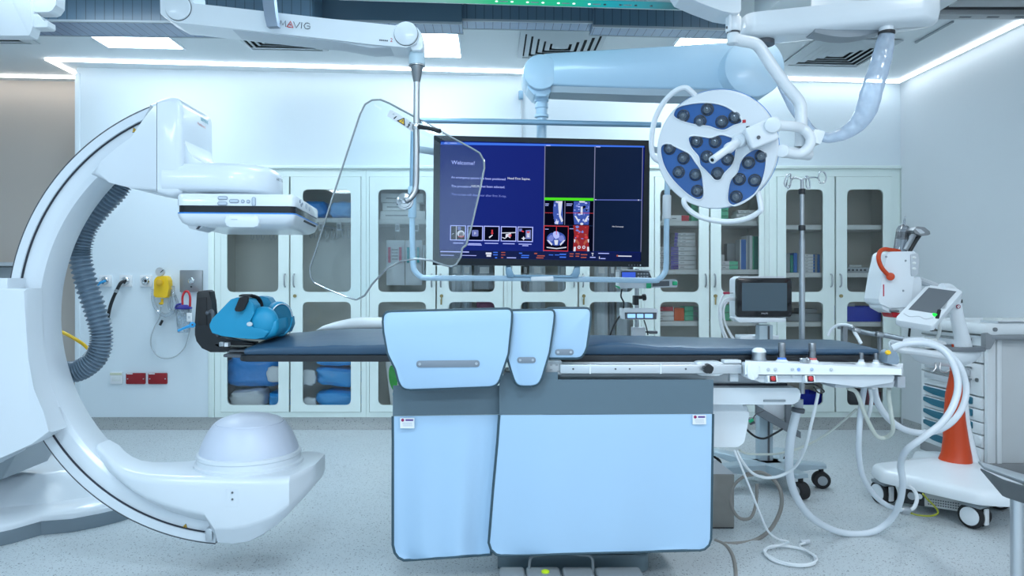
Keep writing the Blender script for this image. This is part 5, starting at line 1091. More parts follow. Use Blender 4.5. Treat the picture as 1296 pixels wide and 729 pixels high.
def stx(items, m, name='screen_text'):
    for s, zx, zy, size in items: u, v = D(zx, zy); B().text(s, size, DF @ V(u, .0004, v), dxr, dzr, lift=.0005, bold=size*.011).obj(name, m, sc_)
stx([('Welcome!', 118, 188, .032)], slt, 'heading_text')
stx([('An emergency patient has been positioned', 118, 258, .0182), ('The procedure', 118, 302, .0186), ('has been selected.', 266, 303.5, .0186)], slt)
stx([('Head First Supine.', 394, 263, .0182), ('NEURO', 216, 302.5, .0186)], swt, 'bold_text')
stx([('This screen will disappear after first X-ray.', 118, 343, .0186)], sdim)
stx([('Not Connected', 918, 501, .0105)], swt)
def bars(items, m, name):
    b = B()
    for zx, zy, w, h in items: b.prism([D(zx, zy), D(zx+w, zy+w*.018), D(zx+w, zy+h+w*.018), D(zx, zy+h)], -.0004, .0012, M=DF)
    return b.obj(name, m, sc_)
bars([(130, 579, 50, 4), (204, 582, 62, 4), (200, 588, 70, 4), (285, 580, 66, 4), (374, 582, 58, 4), (452, 584, 64, 4), (470, 592, 30, 4), (68, 621, 140, 5), (70, 640, 64, 3), (174, 641, 70, 3), (394, 652, 46, 4), (808, 650, 28, 4), (850, 630, 54, 4), (860, 656, 26, 4), (82, 81, 16, 4), (110, 81, 34, 4), (584, 93, 22, 4), (834, 99, 22, 4), (688, 384, 30, 3), (688, 392, 26, 3), (582, 384, 18, 3), (582, 392, 16, 3), (704, 508, 20, 3), (582, 510, 18, 3)], slt, 'small_print')
bars([(327, 625, 22, 5), (327, 637, 22, 5), (336, 651, 10, 6), (454, 629, 16, 5), (466, 640, 38, 5), (464, 650, 38, 5), (656, 634, 32, 6), (656, 648, 32, 6), (602, 638, 22, 4), (632, 638, 22, 4)], sb, 'blue_print'); bars([(366, 626, 20, 4), (366, 638, 20, 4), (366, 651, 10, 5), (530, 630, 14, 6), (544, 642, 38, 5), (540, 652, 36, 5), (706, 632, 20, 5), (736, 632, 20, 5), (706, 644, 18, 5), (736, 644, 18, 5), (762, 636, 32, 5), (762, 650, 28, 5), (942, 640, 8, 8)], sor, 'orange_print')
bars([(290, 628, 28, 10), (294, 640, 22, 9), (816, 630, 10, 4), (820, 636, 3, 10), (950, 643, 68, 5), (854, 648, 3, 12), (1048, 364, 6, 5), (830, 363, 8, 3)], swt, 'white_print')
ic = ((115, 492), (199, 494), (280, 495), (364, 497), (446, 499))
for k, (x, y) in enumerate(ic):
    w, h = 77, 77; o = [D(x, y), D(x+w, y+1.5), D(x+w-1, y+h), D(x-1, y+h-1.5)]; i = [D(x+4, y+4.5), D(x+w-4.5, y+5.5), D(x+w-5, y+h-4.5), D(x+3, y+h-5.5)]
    b = B(); b.plate(o, [i], -.0006, .0012, M=DF); b.prism(i, .0012, .002, mi=1, M=DF)
    def ip(pts, mi): b.prism([D(x+a, y+c) for a, c in pts], -.0006, .0010, mi=mi, M=DF)
    if k == 0: ip([(28, 5), (31, 5), (31, 72), (28, 72)], 2); ip(blob(52, 42, 18, 16), 2); ip(blob(54, 46, 12, 12), 1); ip(blob(54, 56, 14, 5), 3); ip([(36, 8), (52, 8), (52, 24), (36, 24)], 4); ip([(8, 44), (18, 40), (18, 42), (8, 46)], 2)
    if k == 1: ip(rpoly([(22, 22), (54, 22), (54, 54), (22, 54)], 6), 4); ip([(34, 30), (44, 38), (34, 46)], 2)
    if k == 2: ip([(37, 20), (44, 20), (44, 36), (48, 36), (41, 44), (33, 36), (37, 36)], 3); ip([(24, 56), (42, 44), (44, 48), (28, 62)], 2)
    if k == 3: ip([(4, 32), (72, 30), (72, 34), (4, 36)], 2); ip([(24, 40), (50, 34), (46, 60), (34, 52), (22, 62)], 2); ip(blob(44, 46, 8, 8), 3); ip([(6, 54), (22, 60), (20, 64), (6, 58)], 2)
    if k == 4: ip([(8, 10), (22, 10), (22, 24), (8, 24)], 4); ip([(20, 18), (32, 24), (30, 28), (18, 24)], 3); ip([(40, 18), (66, 16), (66, 62), (40, 62)], 4); ip([(46, 26), (60, 26), (60, 54), (46, 54)], 2); ip(blob(53, 28, 8, 5), 3); ip([(30, 48), (34, 56), (42, 58), (34, 62), (30, 70), (26, 62), (18, 58), (26, 56)], 2)
    b.obj('icon', [slt, sbk, swt, srd, glow('icon_lilac', (.18, .22, .55), 0.72)], sc_)
for k in range(5): u, v = D(1004+k*14.5, 691); B().cyl(DF @ V(u, -.004, v), DF @ V(u, -.0055, v), .004, n=10).obj('bezel_key', dgrey if k < 4 else lgrey, ds)

# small sensor on the back wall
b = B(); b.tube([P(661.5, 180, 5.985), P(660.5, 150, 5.98), P(659.5, 124, 5.98)], .007, 8, 4); b.cyl(P(659.3, 126, 5.975), P(659.2, 115, 5.975), .02, n=16, bev=.004, mi=1)
tag(b.obj('wall_sensor', [lgrey, bl2]), 'small blue grey sensor on a thin stem on the back wall beside the drop post', 'sensor')

# ---------------------------------------------------------------- surgical light
sl_ = thing('surgical_light', 'round white surgical lamp head with blue lens panels on a bent ceiling arm', 'surgical lamp', P(905, 262, 3.3))
lw = mat('lamp_white', (.76, .80, .84), .35, coat=.25, var=.01); lbl = mat('lens_panel_blue', (.02, .11, .36), .15, coat=.6)
LM = frame(P(905, 190.5, 3.28), (.89, -.45, -.03), (-.01, -.26, 1)); LR = .266
def L2(zx, zy): return ((zx-318)/292*LR*1.04, -(zy-343)/292*LR)
cr2 = [(LR*math.cos(a), LR*math.sin(a)) for a in [2*PI*j/72 for j in range(72)]]
pans = [[(120, 150), (140, 116), (200, 103), (280, 103), (350, 120), (400, 150), (437, 190), (440, 215), (405, 226), (365, 245), (330, 240), (290, 222), (240, 213), (180, 195), (135, 172)],
        [(52, 330), (62, 300), (95, 296), (150, 325), (195, 352), (222, 392), (250, 440), (260, 500), (262, 570), (240, 592), (200, 575), (150, 530), (100, 470), (65, 400)],
        [(505, 345), (540, 358), (552, 395), (548, 450), (530, 520), (490, 580), (430, 620), (395, 622), (375, 595), (380, 530), (392, 490), (420, 455), (435, 405), (460, 370)],
        [(190, 275), (215, 262), (262, 270), (300, 277), (340, 265), (380, 275), (415, 300), (412, 380), (395, 425), (362, 460), (342, 492), (315, 492), (296, 470), (270, 440), (245, 410), (238, 370), (205, 325)]]
def smooth2(pl_, k=4):
    q = [V(a, c, 0) for a, c in pl_]; q = [q[-1]]+q+[q[0], q[1]]; out = []
    for i in range(1, len(q)-2):
        a, b_, c, d = q[i-1], q[i], q[i+1], q[i+2]
        for j in range(k):
            t = j/k; p = .5*((2*b_)+(c-a)*t+(2*a-5*b_+4*c-d)*t*t+(3*b_-a-3*c+d)*t**3); out.append((p.x, p.y))
    return out
lp = [smooth2([L2(*q) for q in p]) for p in pans]
b = B(); b.plate(cr2, lp, 0, .008, M=LM)
prof = [(LR, 0), (LR+.004, .006), (LR+.006, .02), (LR+.004, .042), (LR-.02, .058), (LR*.6, .07), (0.001, .074)]
b.lathe(prof, LM @ V(0, 0, 0), LM.to_3x3() @ V(0, 1, 0), 72, caps=False); b.obj('lamp_head', lw, sl_, 40)
b = B(); b.lathe([(LR+.0065, .026), (LR+.0085, .029), (LR+.0085, .034), (LR+.0065, .037)], LM @ V(0, 0, 0), LM.to_3x3() @ V(0, 1, 0), 72, caps=False); b.obj('blue_rim_line', mat('rim_blue', (.02, .2, .65), .35), sl_)
leds = [[(168, 160), (283, 138), (248, 193), (350, 203), (410, 185)], [(97, 322), (165, 375), (140, 445), (222, 462), (230, 545)], [(472, 412), (530, 382), (430, 492), (500, 500), (415, 580)], [(230, 293), (318, 300), (278, 372), (376, 390), (328, 458)]]
lring = mat('lens_ring', (.02, .03, .05), .3); lens_m = mat('lens_glass', (.10, .13, .17), .05, .4, coat=1.0)
for p, ld in zip(lp, leds):
    b = B(); b.prism(p, .006, .012, M=LM); pn = b.obj('lens_panel', lbl, sl_)
    for zx, zy in ld:
        u, v = L2(zx, zy); b = B(); ax = LM.to_3x3() @ V(0, -1, 0); o = LM @ V(u, .006, v)
        b.lathe([(.029, 0), (.029, .003), (.025, .004)], o, ax, 24, mi=0); b.lathe([(.025, .003), (.0235, .008), (.019, .013), (.0185, .0145), (.016, .012), (.010, .012), (.009, .017), (.005, .0185), (0, .019)], o, ax, 24, mi=1)
        b.obj('lens', [lring, lens_m], pn)
for p in lp:
    b = B(); b.tube([LM @ V(u, -.0005, v) for u, v in p+[p[0]]], .0035, 6, 1); b.obj('panel_rim', lw, sl_)
# handle, guards, keys
u, v = L2(432, 300); hb = LM @ V(u, 0, v); tip = P(901.5, 202.5, 3.07); dr_ = (tip-hb)
b = B(); b.lathe([(.034, 0), (.034, .015), (.028, .03), (.024, .034)], hb, -(LM.to_3x3() @ V(0, 1, 0)), 28); b.obj('handle_socket', lw, sl_)
b = B(); b.tube([hb+dr_*t for t in (.05, .3, .36, .42, .5, .99)], [.021, .021, .024, .024, .0165, .0165], 20, 1); b.cyl(hb+dr_*.985, hb+dr_*1.0, .0165, n=20); b.cyl(hb+dr_*1.0, hb+dr_*1.004, .008, n=16, mi=1); b.obj('sterile_handle', [white, black], sl_)
def lt(pts, r=.0125): b = B(); b.tube([LM @ V(*((lambda q: (q[0], yv, q[1]))(L2(zx, zy)))) for zx, zy, yv in pts], r, 10, 5); return b
lt([(232, 75, .02), (205, 40, -.0), (178, 22, -.0), (130, 35, -.0), (75, 85, -.0), (32, 160, -.0), (12, 240, -.0), (8, 320, -.0), (20, 365, .0), (52, 395, .03)]).obj('grip_ring', lw, sl_)
lt([(172, 560, .03), (164, 600, .0), (185, 640, 0), (240, 680, 0), (320, 702, 0), (400, 706, 0), (470, 690, 0), (520, 660, 0), (530, 640, .0), (512, 560, .03)]).obj('grip_ring', lw, sl_)
kc = [(452, 208, srd if False else red), (470, 240, ink), (500, 285, lgrey), (512, 300, lgrey), (535, 325, lgrey)]
for zx, zy, m in kc: u, v = L2(zx, zy); B().box(u-.008, u+.008, -.003, .001, v-.007, v+.007, .002, M=LM @ Matrix.Identity(4)).obj('key', m, sl_)
# yoke and arms
b = B(); yk = LM @ V(*[(L2(560, 240)[0]), .03, L2(560, 240)[1]]); YM = frame(P(963, 170, 3.15), (.85, -.2, .35), (-.38, 0, 1))
b.box(-.062, .062, -.03, .05, -.05, .05, .012, 3, M=YM); b.cyl(YM @ V(-.02, -.03, -.01), YM @ V(-.02, -.036, -.01), .008, mi=1, n=14); b.obj('yoke_box', [lw, dgrey], sl_)
b = B(); b.cyl(P(973, 160.5, 3.14), P(985, 156.5, 3.14), .033, n=24, bev=.006); b.cyl(P(978, 158, 3.16), P(978, 158, 3.09), .034, n=24, bev=.006); b.obj('yoke_joint', white, sl_)
tubep = [P(980, 158, 3.14), P(1000, 159.5, 3.16), P(1013, 162, 3.2), P(1022, 168, 3.2), P(1026, 178, 3.2), P(1021, 189, 3.2), P(1010, 195, 3.2), P(993, 192.5, 3.18)]
b = B(); b.tube(tubep, .0225, 16, 8); b.obj('yoke_tube', white, sl_)
b = B(); b.cyl(P(990, 191, 3.16), P(993, 192, 3.3), .029, n=24, bev=.005); b.cyl(P(992, 192, 3.24), P(1025, 196, 3.3), .0255, n=24, bev=.006); b.obj('lower_joint', white, sl_)
b = B(); b.prism(rpoly(pp([(1027, 165), (1041, 168), (1035, 184), (1022, 181)], 3.22), .006), 3.19, 3.27, .008, 3); b.obj('swivel_block', white, sl_)
b = B(); b.tube([P(930, 50, 3.26), P(944, 52.5, 3.26), P(955, 55, 3.26), P(963, 62, 3.26), P(978, 85, 3.26), P(998, 112, 3.26), P(1008, 124, 3.26), P(1013, 134, 3.26), P(1014, 150, 3.26), P(1014, 172, 3.26), P(1013, 186, 3.26)], .0265, 18, 8); b.obj('bent_arm', white, sl_)
b = B(); b.cyl(P(927.5, 56, 3.26), P(927.8, 42, 3.26), .027, n=28, bev=.004); b.obj('arm_socket', white, sl_)
b = B(); b.cyl(P(928, 40.5, 3.26), P(928.3, 22, 3.26), .034, n=28, bev=.004); b.cyl(P(928, 42.5, 3.26), P(928, 40.5, 3.26), .029, n=28, mi=1); b.box(PX(919, 3.26), PX(923, 3.26), 3.22, 3.25, PZ(42, 3.26), PZ(22, 3.26), .004); b.box(PX(921, 3.2), PX(923, 3.2), 3.222, 3.226, PZ(36, 3.22), PZ(33, 3.22), mi=1); b.obj('arm_hinge', [white, dgrey], sl_)
b = B(); b.prism(rpoly(pp([(845, -30), (936, -30), (936, 18), (926, 18.5), (912, 16), (885, 6), (862, -4)], 3.22), .012), 3.2, 3.34, .012, 3); b.cyl(P(928.5, 26, 3.26), P(928.5, 14, 3.26), .026, n=24); b.obj('upper_spring_arm', white, sl_)
# heavy ceiling boom above the lamp
bm_ = thing('ceiling_boom', 'broad white ceiling boom with rounded right end at the top right', 'ceiling arm', P(1060, 40, 3.3))
pa = [(PX(941, 3.3), 3.36), (PX(947, 3.26), 3.26), (PX(1150, 3.07), 3.07), (PX(1175, 3.05), 3.05), (PX(1190, 3.1), 3.1), (PX(1188, 3.18), 3.18), (PX(1150, 3.25), 3.25), (PX(985, 3.42), 3.42), (PX(945, 3.45), 3.46)]
pa = rpoly(pa, .06, 4)
zb_ = PZ(22, 3.05)
rgs = [[V(x, y, zb_+dz+.0) for x, y in inset(pa, ins)] for dz, ins in ((-.0, .05), (.006, .02), (.02, .006), (.05, 0), (.10, 0))]
b = B(); b.loft(rgs); b.obj('boom_arm', white, bm_, 45)
b = B(); b.cyl((PX(1060, 3.25), 3.25, zb_+.09), (PX(1060, 3.25), 3.25, 2.75), .11, n=40); b.obj('ceiling_tube', white, bm_)
b = B(); rg = []
for f in range(9): q = f/8; x = 1022+86*q; w = math.sin(PI*min(1, q*.9+.08)); rg.append([V(PX(x, 3.28), 3.2, zb_+.004), V(PX(x, 3.28), 3.3, zb_+.004), V(PX(x, 3.28), 3.29, zb_-.03*w), V(PX(x, 3.28), 3.21, zb_-.03*w)])
b.loft(rg); b.obj('underside_cover', mat('boom_cover_grey', (.30, .33, .36), .45), bm_)
b = B(); b.cyl((PX(966, 3.35), 3.35, zb_-.02), (PX(966, 3.35), 3.35, zb_+.02), .05, n=32); b.obj('pivot_ring', dgrey, bm_)
b = B(); q = V(PX(1122, 3.17), 3.17, zb_); b.cyl(q+V(0, 0, .01), q+V(0, 0, -.02), .03, n=28); b.cyl(q+V(0, 0, -.018), q+V(0, 0, -.034), .0345, n=28, bev=.003, mi=1); b.obj('sleeve_collar', [white, black], bm_)
# transparent sleeve
b = B()
sp_ = [(1121.5, 45), (1119, 60), (1113, 85), (1104, 112), (1097, 138), (1086, 156), (1070, 168), (1052, 174), (1038, 172.5), (1024, 163), (1008, 140), (996, 118), (989, 104)]
b.tube([P(x, y, 3.17+.24*max(0, (i-3)/9)) for i, (x, y) in enumerate(sp_)], [.034, .038, .043, .046, .045, .038, .030, .024, .022, .022, .024, .026, .022], 20, 7)
for v_ in b.bm.verts:
    k = math.sin(v_.co.x*70+v_.co.z*55)*math.sin(v_.co.z*38-v_.co.y*60); v_.co += V(.004, .003, .002)*k
sv = b.obj('plastic_sleeve', glassy('sleeve_plastic', (.88, .93, 1.0), .25, .12, .45, (.76, .86, .98)), None, 80)
tag(sv, 'translucent plastic sleeve hanging in a loop from the ceiling boom to the lamp arm', 'cable sleeve')
# ================================================================ LEFT WALL FITTINGS
wd = 5.985
def outlet(x, y, label, plug=None):
    t = thing('gas_outlet', label, 'wall outlet', P(x, y, 5.99), 'gas outlets on the wall'); h = 7.4
    B().prism(rrect(PX(x-h, wd), PX(x+h, wd), PZ(y+h, wd), PZ(y-h, wd), .006), 5.982, 6.0, .003).obj('plate', paper, t)
    b = B(); b.lathe([(.034, 0), (.034, .012), (.028, .016), (.026, .02), (.016, .022), (.014, .016), (0, .016)], P(x, y, 5.982), (0, -1, 0), 28); b.obj('socket', chrome, t)
    b = B(); b.lathe([(.0135, .0), (.012, .008), (0, .009)], P(x, y, 5.966), (0, -1, 0), 16); b.obj('socket_core', black, t)
    return t
outlet(133, 355.5, 'white gas outlet with a blue lead, leftmost of the wall row beside the hose'); outlet(159, 355.5, 'white gas outlet with a thick black hose plugged in'); outlet(184.5, 355.5, 'free white gas outlet left of the yellow regulator')
B().prism(rrect(PX(204.5, wd), PX(216, wd), PZ(363, wd), PZ(348.5, wd), .006), 5.982, 6.0, .003).obj('x', paper)
o = bpy.data.objects['x']; o.name = 'gas_outlet_plate'; tag(o, 'white outlet plate mostly hidden by the yellow regulator', 'wall outlet')
tag(B().tube([P(133, 355.5, 5.955), P(129, 357, 5.93), P(124, 360, 5.93), P(114, 372, 5.95)], .011, 10).obj('blue_lead', cyanb), 'short blue lead plugged into the leftmost wall outlet', 'cable')
b = B(); b.tube([P(158, 356, 5.955), P(153, 358, 5.92), P(149, 365, 5.92), P(143, 378, 5.93), P(139, 390, 5.94), P(135, 410, 5.95), P(130, 440, 5.95)], .0135, 12); b.cyl(P(148.5, 366, 5.92), P(146.8, 370, 5.92), .0165, n=12, mi=1)
tag(b.obj('hanging_hose', [black, steel]), 'black rubber hose curving down from the second wall outlet', 'hose')
t = thing('pressure_regulator', 'yellow suction regulator with a round gauge on the wall', 'regulator', P(206, 376, 5.95))
b = B(); b.prism(rpoly(pp([(196.5, 376), (197, 355), (200, 350), (212, 349), (215, 355), (215.5, 366), (213, 377)], 5.93), .015), 5.90, 5.975, .012, 3); b.obj('body', yellow, t)
b = B(); b.lathe([(.037, .0), (.037, .02), (.033, .024), (.031, .022)], P(203.5, 344, 5.94), (0, -1, 0), 32); g = b.obj('gauge', mat('gauge_rim', (.5, .52, .54), .35), t)
b = B(); b.lathe([(.031, .0195), (0, .0195)], P(203.5, 344, 5.94), (0, -1, 0), 32); b.obj('gauge_face', mat('gauge_face', (.62, .66, .68), .4), g)
b = B(); b.prism(pp([(202.6, 344.5), (206.5, 341.2), (207, 342), (203.3, 345.2)], 5.917), 5.916, 5.919); b.obj('gauge_needle', ink, g)
b = B(); b.cyl(P(201.5, 357.5, 5.9), P(201.5, 357.5, 5.875), .026, n=24, bev=.004); b.obj('control_knob', mat('yellow_dark', (.62, .35, .01), .4), t)
b = B(); b.cyl(P(205.5, 378, 5.93), P(205, 384, 5.93), .010, n=12); b.ball(P(204, 384, 5.93), .014, sc=(1.5, .8, .8)); b.obj('drain_tap', yellow, t)
clear_t = glassy('clear_tube', (.88, .92, .95), .2, .06, .22, (.85, .9, .95))
b = B(); b.tube([P(194, 366, 5.95), P(194, 380, 5.94), P(199, 392, 5.94), P(208, 399, 5.94), P(217, 396, 5.94), P(221, 386, 5.95), P(219, 372, 5.95), P(218.5, 362, 5.96)], .016, 10); b.tube([P(217, 366, 5.95), P(214, 384, 5.97), P(216, 393, 5.97), P(222, 391, 5.96), P(224.5, 384, 5.96), P(221, 374, 5.96)], .012, 10); o = b.obj('clear_tubing', clear_t); tag(o, 'looped clear tubing hanging around the yellow regulator', 'tubing')
b = B(); b.tube([P(204, 388, 5.90), P(202, 402, 5.95), P(196, 413, 5.96), P(191, 428, 5.96), P(192, 440, 5.96), P(199, 450, 5.96), P(209, 453.5, 5.96), P(222, 451, 5.96), P(233, 441, 5.96), P(238, 428, 5.96), P(240, 418, 5.95)], .0055, 8); b.cyl(P(205.5, 405.5, 5.95), P(202.5, 411.5, 5.95), .011, n=10, mi=1)
tag(b.obj('hanging_tube', [mat('tube_grey', (.48, .53, .56), .3), black]), 'thin grey tube hanging in a wide loop from the regulator to the canister', 'tubing')
t = thing('steel_wall_plate', 'square brushed steel wall plate with a single socket', 'wall plate', P(242, 369, 5.99))
B().prism(rrect(PX(228, wd), PX(256, wd), PZ(369.5, wd), PZ(342, wd), .004), 5.978, 6.0, .002).obj('plate', mat('steel_plate', (.34, .35, .36), .35, .7), t)
b = B(); b.lathe([(.026, 0), (.026, .008), (.02, .012), (.014, .012), (.012, .004), (0, .004)], P(242.3, 355.5, 5.978), (0, -1, 0), 24); b.cyl(P(242, 363, 5.978), P(242, 363, 5.974), .008, n=12, mi=1); b.obj('socket', [chrome, black], t)
t = thing('suction_canister', 'clear suction canister with a dark blue lid and red tube hanging on the wall', 'canister', P(233, 421, 5.93))
b = B(); b.lathe([(.045, 0), (.05, .01), (.062, .18), (.0625, .19)], P(232.5, 420.5, 5.90), n=28); b.obj('jar', glassy('canister_plastic', (.80, .87, .92), .25, .08, .25, (.8, .88, .93)), t)
b = B(); b.lathe([(.066, 0), (.067, .012), (.05, .02), (.03, .034), (.0, .036)], P(232.5, 391, 5.90), n=28); b.tube([P(222, 389.5, 5.87), P(224, 386, 5.85), P(229, 384.5, 5.84)], .008, 8); b.obj('lid', mat('lid_navy', (.03, .03, .28), .4), t)
b = B(); b.tube([P(231, 386, 5.9), P(231, 376, 5.9), P(234, 369.5, 5.9), P(238, 369.5, 5.9), P(240.5, 376, 5.9), P(240.5, 388, 5.9)], .009, 10); b.obj('red_tube', red, t)
b = B(); b.box(PX(237, 5.84), PX(243.5, 5.84), 5.825, 5.835, PZ(407, 5.84), PZ(396, 5.84), .002); b.box(PX(239, 5.84), PX(241.5, 5.84), 5.8235, 5.8255, PZ(403, 5.84), PZ(400, 5.84), mi=1); b.obj('tag', [paper, lgrey], t)
b = B(); b.box(PX(226, 5.95), PX(240, 5.95), 5.955, 6.0, PZ(400, 5.95), PZ(388, 5.95), .004); b.obj('bracket', lgrey, t)
t = thing('light_switch', 'white double wall switch low on the wall left of the red sockets', 'wall switch', P(147, 485, 5.99))
B().prism(rrect(PX(139.5, wd), PX(154.5, wd), PZ(486, wd), PZ(471, wd), .006), 5.986, 6.0, .003).obj('plate', paper, t); B().box(PX(141.5, wd), PX(152.5, wd), 5.983, 5.988, PZ(482.5, wd), PZ(476.5, wd), .002).obj('rocker', offw, t); B().box(PX(139.2, wd), PX(154, wd), 5.981, 5.986, PZ(475, wd), PZ(471.8, wd), .002).obj('tape_strip', mat('tape_cream', (.66, .68, .52), .6), t)
rsock = mat('socket_red', (.30, .006, .012), .35)
for x0, x1, lb_ in ((159.5, 183.5, 'red wall socket with a white name strip, left one of two'), (187.5, 211, 'red wall socket with a white name strip, right one of two')):
    t = thing('red_socket', lb_, 'socket', P((x0+x1)/2, 486, 5.99), 'red wall sockets')
    B().prism(rrect(PX(x0, wd), PX(x1, wd), PZ(486, wd), PZ(472.3, wd), .005), 5.983, 6.0, .003).obj('plate', rsock, t); B().box(PX(x0+1, wd), PX(x0+8.5, wd), 5.981, 5.984, PZ(473.7, wd), PZ(472.3, wd)).obj('name_strip', paper, t)
    for dx in (2, x1-x0-2): B().cyl(P(x0+dx, 479.5, 5.983), P(x0+dx, 479.5, 5.981), .005, n=8).obj('screw', lgrey, t)

# ================================================================ BEHIND THE TABLE
# infusion stand with two pumps
ps = thing('pump_stand', 'steel pole stand with a black clamp carrying the two pumps behind the table', 'stand', V(PX(806, 4.6), 4.6, 0))
pxx = PX(806, 4.6); b = B(); b.cyl((pxx, 4.6, .06), (pxx, 4.6, PZ(340, 4.6)), .014, n=20); b.obj('pole', steel, ps)
for k in range(5):
    a = 2*PI*k/5+.3; e = V(pxx+.3*math.cos(a), 4.6+.3*math.sin(a), .08); b = B(); b.tube([(pxx, 4.6, .1), tuple(e)], .016, 8, 1); b.obj('leg', lgrey, ps); b = B(); b.cyl(e+V(-.012, 0, -.045), e+V(.012, 0, -.045), .035, n=20, bev=.005); b.tube([e, e+V(0, 0, -.03)], .01, 8, 1); b.obj('caster', rubber, ps)
b = B(); b.box(PX(803, 4.56), PX(809, 4.56), 4.57, 4.63, PZ(386, 4.6), PZ(374, 4.6), .004); b.cyl(P(808, 376.5, 4.58), P(817.5, 376, 4.58), .012, n=14); b.cyl(P(813, 376.5, 4.58), P(817.5, 376, 4.58), .021, n=8, bev=.004); b.obj('pole_clamp', black, ps)
b = B(); b.box(PX(801, 4.57), PX(817, 4.57), 4.565, 4.64, PZ(428, 4.6), PZ(414, 4.6), .005); b.box(PX(821, 4.57), PX(832, 4.57), 4.56, 4.6, PZ(422, 4.6), PZ(418.5, 4.6), .004, mi=1); b.box(PX(816, 4.57), PX(822, 4.57), 4.58, 4.6, PZ(421, 4.6), PZ(419, 4.6), mi=1); b.obj('power_block', [lgrey, dgrey], ps)
b = B(); b.tube([P(789, 397, 4.58), P(783, 402, 4.58), P(777, 412, 4.58), P(772, 425, 4.58)], .0055, 8); b.tube([P(815, 405, 4.58), P(818, 414, 4.58), P(820, 424, 4.58)], .004, 8); b.obj('cable', black, ps)
pd_ = 4.44
t = thing('syringe_pump', 'white syringe pump with green clips below the display corner', 'infusion pump', P(815, 366, 4.5))
B().prism(rpoly(pp([(784, 343), (822, 343), (822, 365), (784, 365)], pd_), .006), pd_, pd_+.14, .006).obj('housing', white_m, t)
b = B(); b.prism(rpoly(pp([(786, 343.5), (821, 343.5), (825, 352.5), (786, 352.5)], pd_), .003), pd_-.006, pd_+.01, .002); b.obj('control_face', dgrey, t)
B().prism(pp([(787, 344.5), (804, 344.5), (804, 352), (787, 352)], pd_), pd_-.0075, pd_-.005).obj('screen', glow('pump_screen_blue', (.04, .10, .55), 1.0), t)
b = B()
for r in range(2):
    for k in range(4): b.box(PX(806.5+k*3.7, pd_), PX(809+k*3.7, pd_), pd_-.0085, pd_-.005, PZ(347.5+r*3.6, pd_), PZ(345.6+r*3.6, pd_))
b.obj('keys', lgrey, t)
B().prism(rpoly(pp([(822, 354), (855, 353.5), (858, 356), (857, 363.5), (822, 364.5)], pd_), .006), pd_+.0, pd_+.09, .005).obj('syringe_tray', lgrey, t)
B().prism(pp([(826, 356), (847, 355.5), (847, 362), (826, 362.5)], pd_), pd_-.003, pd_+.003).obj('syringe_window', dgrey, t)
b = B(); b.box(PX(818, pd_), PX(824, pd_), pd_-.008, pd_+.02, PZ(365, pd_), PZ(357, pd_), .004); b.box(PX(851, pd_), PX(857, pd_), pd_-.008, pd_+.02, PZ(361, pd_), PZ(356, pd_), .004); b.prism(pp([(779, 361), (785, 363), (785, 365.5), (780, 363)], pd_), pd_, pd_+.03, .002); lab(b.obj('clips', green, t), 'green clips')
b = B(); b.box(PX(801, pd_+.1), PX(811, pd_+.1), pd_+.14, 4.584, PZ(360, 4.6), PZ(350, 4.6), .004); b.obj('pole_mount', grey, t)
b = B(); b.box(PX(783, pd_), PX(823, pd_), pd_-.004, pd_+.12, PZ(342.8, pd_), PZ(341.4, pd_), .002); b.obj('top_lip', paper, t)
t = thing('infusion_pump', 'small white infusion pump with three lit blue displays on the pole', 'infusion pump', P(811, 405, 4.5))
B().prism(rpoly(pp([(788.5, 390.5), (832, 391), (833, 395), (831.5, 404.5), (789.5, 404.5)], pd_), .008), pd_, pd_+.13, .008).obj('housing', white_m, t)
B().prism(rpoly(pp([(790.5, 395.5), (831, 395.5), (830.5, 404), (791, 404)], pd_), .003), pd_-.003, pd_+.003).obj('face', dgrey, t)
for a, c in ((794, 804), (806, 814), (816, 826)): B().prism(rrect(PX(a, pd_), PX(c, pd_), PZ(402.3, pd_), PZ(397.3, pd_), .004), pd_-.0045, pd_-.002).obj('display', glow('pump_display', (.25, .5, 1.0), 1.3), t)
b = B(); b.box(PX(802, pd_+.1), PX(811, pd_+.1), pd_+.13, 4.584, PZ(400, 4.6), PZ(393, 4.6), .004); b.obj('pole_mount', grey, t)
b = B(); b.tube([P(787, 366, 4.5), P(786, 375, 4.5), P(789.5, 383, 4.5), P(789, 391, 4.5)], .005, 8); b.obj('cable', black, t)

